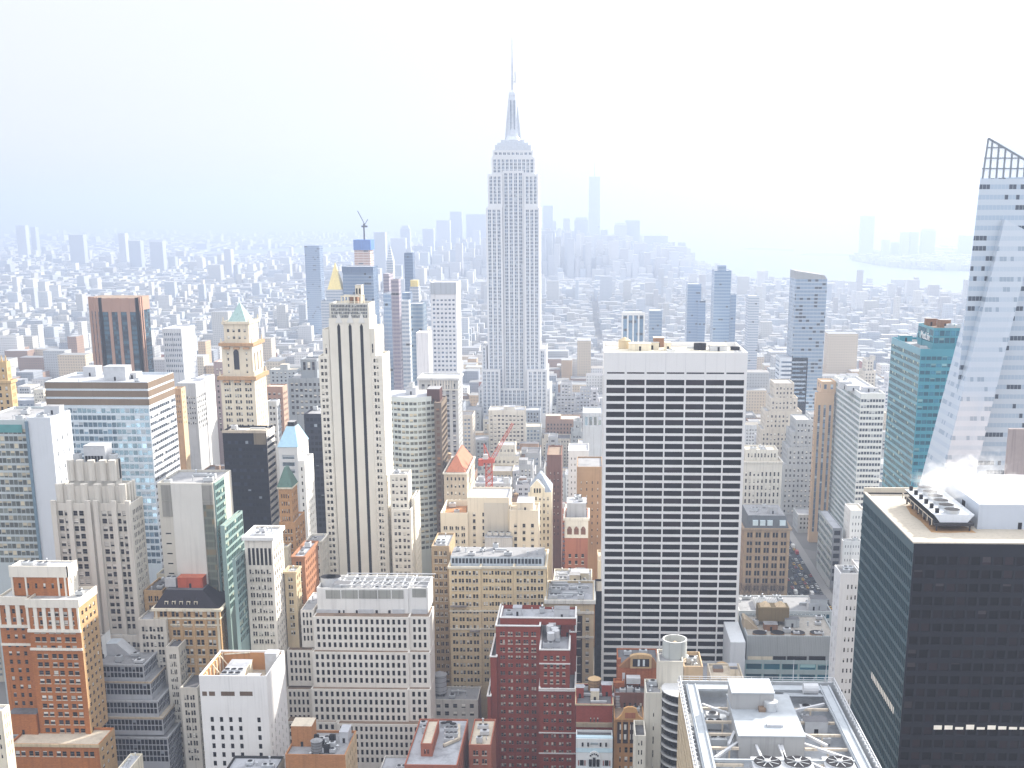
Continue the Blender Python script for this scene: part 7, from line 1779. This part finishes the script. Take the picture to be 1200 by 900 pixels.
print('far boxes', len(V)//8, 'objects', len(bpy.data.objects))

# ================================================================ steam over the cooling tower
cx, y0, y1, z1, x0, x1 = STEAM
mb = MB(); sx0, sx1, sy0, sy1, sz0, sz1 = x0-4, x1+20, y0+2, y1+14, z1+1.2, z1+14
mb.box(sx0, sx1, sy0, sy1, sz0, sz1, None) if False else None
ms = bpy.data.materials.new("steam"); ms.use_nodes = True; nt = ms.node_tree; nt.nodes.clear()
om = N(nt, "ShaderNodeOutputMaterial"); pv = N(nt, "ShaderNodeVolumePrincipled"); pv.inputs["Color"].default_value = (1, 1, 1, 1); pv.inputs["Anisotropy"].default_value = .3
g = N(nt, "ShaderNodeNewGeometry"); sp_ = N(nt, "ShaderNodeSeparateXYZ"); nt.links.new(g.outputs["Position"], sp_.inputs[0])
nz = N(nt, "ShaderNodeTexNoise"); nz.inputs["Scale"].default_value = .26; nz.inputs["Detail"].default_value = 6; nz.inputs["Roughness"].default_value = .6; nz.inputs["Distortion"].default_value = .6; nt.links.new(g.outputs["Position"], nz.inputs["Vector"])
tx = math_n(nt, 'DIVIDE', math_n(nt, 'SUBTRACT', sp_.outputs[0], cx), sx1-cx); txa = math_n(nt, 'MAXIMUM', tx, 0)
# axis of the plume rises to the right while it widens and thins
axz = math_n(nt, 'MULTIPLY_ADD', txa, 8.5, sz0+1.5); dz = math_n(nt, 'SUBTRACT', sp_.outputs[2], axz)
wz_ = math_n(nt, 'MULTIPLY_ADD', txa, 5.5, 3.2); rz_ = math_n(nt, 'DIVIDE', dz, wz_)
ty = math_n(nt, 'DIVIDE', math_n(nt, 'SUBTRACT', sp_.outputs[1], (sy0+sy1)/2), (sy1-sy0)/2)
lx = math_n(nt, 'DIVIDE', math_n(nt, 'MINIMUM', math_n(nt, 'SUBTRACT', sp_.outputs[0], cx), 0), 5.5)
r2 = math_n(nt, 'ADD', math_n(nt, 'ADD', math_n(nt, 'MULTIPLY', rz_, rz_), math_n(nt, 'POWER', math_n(nt, 'ABSOLUTE', ty), 4.0)), math_n(nt, 'ADD', math_n(nt, 'MULTIPLY', lx, lx), math_n(nt, 'POWER', txa, 3.0)))
den = math_n(nt, 'SUBTRACT', math_n(nt, 'MULTIPLY_ADD', nz.outputs[0], 4.2, -1.75), r2)
den = math_n(nt, 'MULTIPLY', math_n(nt, 'MINIMUM', math_n(nt, 'MAXIMUM', den, 0), 1), .12)
nt.links.new(den, pv.inputs["Density"]); nt.links.new(pv.outputs[0], om.inputs["Volume"])
mb = MB(); mb.box(sx0, sx1, sy0, sy1, sz0, sz1, ms); o = mb.build('steam'); o["kind"] = 'stuff'
SC.cycles.volume_step_rate = 1.0; SC.cycles.volume_max_steps = 256

# ================================================================ haze
mh = bpy.data.materials.new("haze"); mh.use_nodes = True; nt = mh.node_tree; nt.nodes.clear()
om = N(nt, "ShaderNodeOutputMaterial"); pv = N(nt, "ShaderNodeVolumePrincipled")
pv.inputs["Color"].default_value = (*HAZE_COL, 1); pv.inputs["Density"].default_value = HAZE_DENSITY; pv.inputs["Anisotropy"].default_value = HAZE_G
pv.inputs["Absorption Color"].default_value = (1, 1, 1, 1) if False else (0, 0, 0, 1)
nt.links.new(pv.outputs[0], om.inputs["Volume"])
mb = MB(); mb.box(-E-500, E+500, -2500, E+500, -1.0, 475.0, mh); o = mb.build('haze'); o["kind"] = 'stuff'
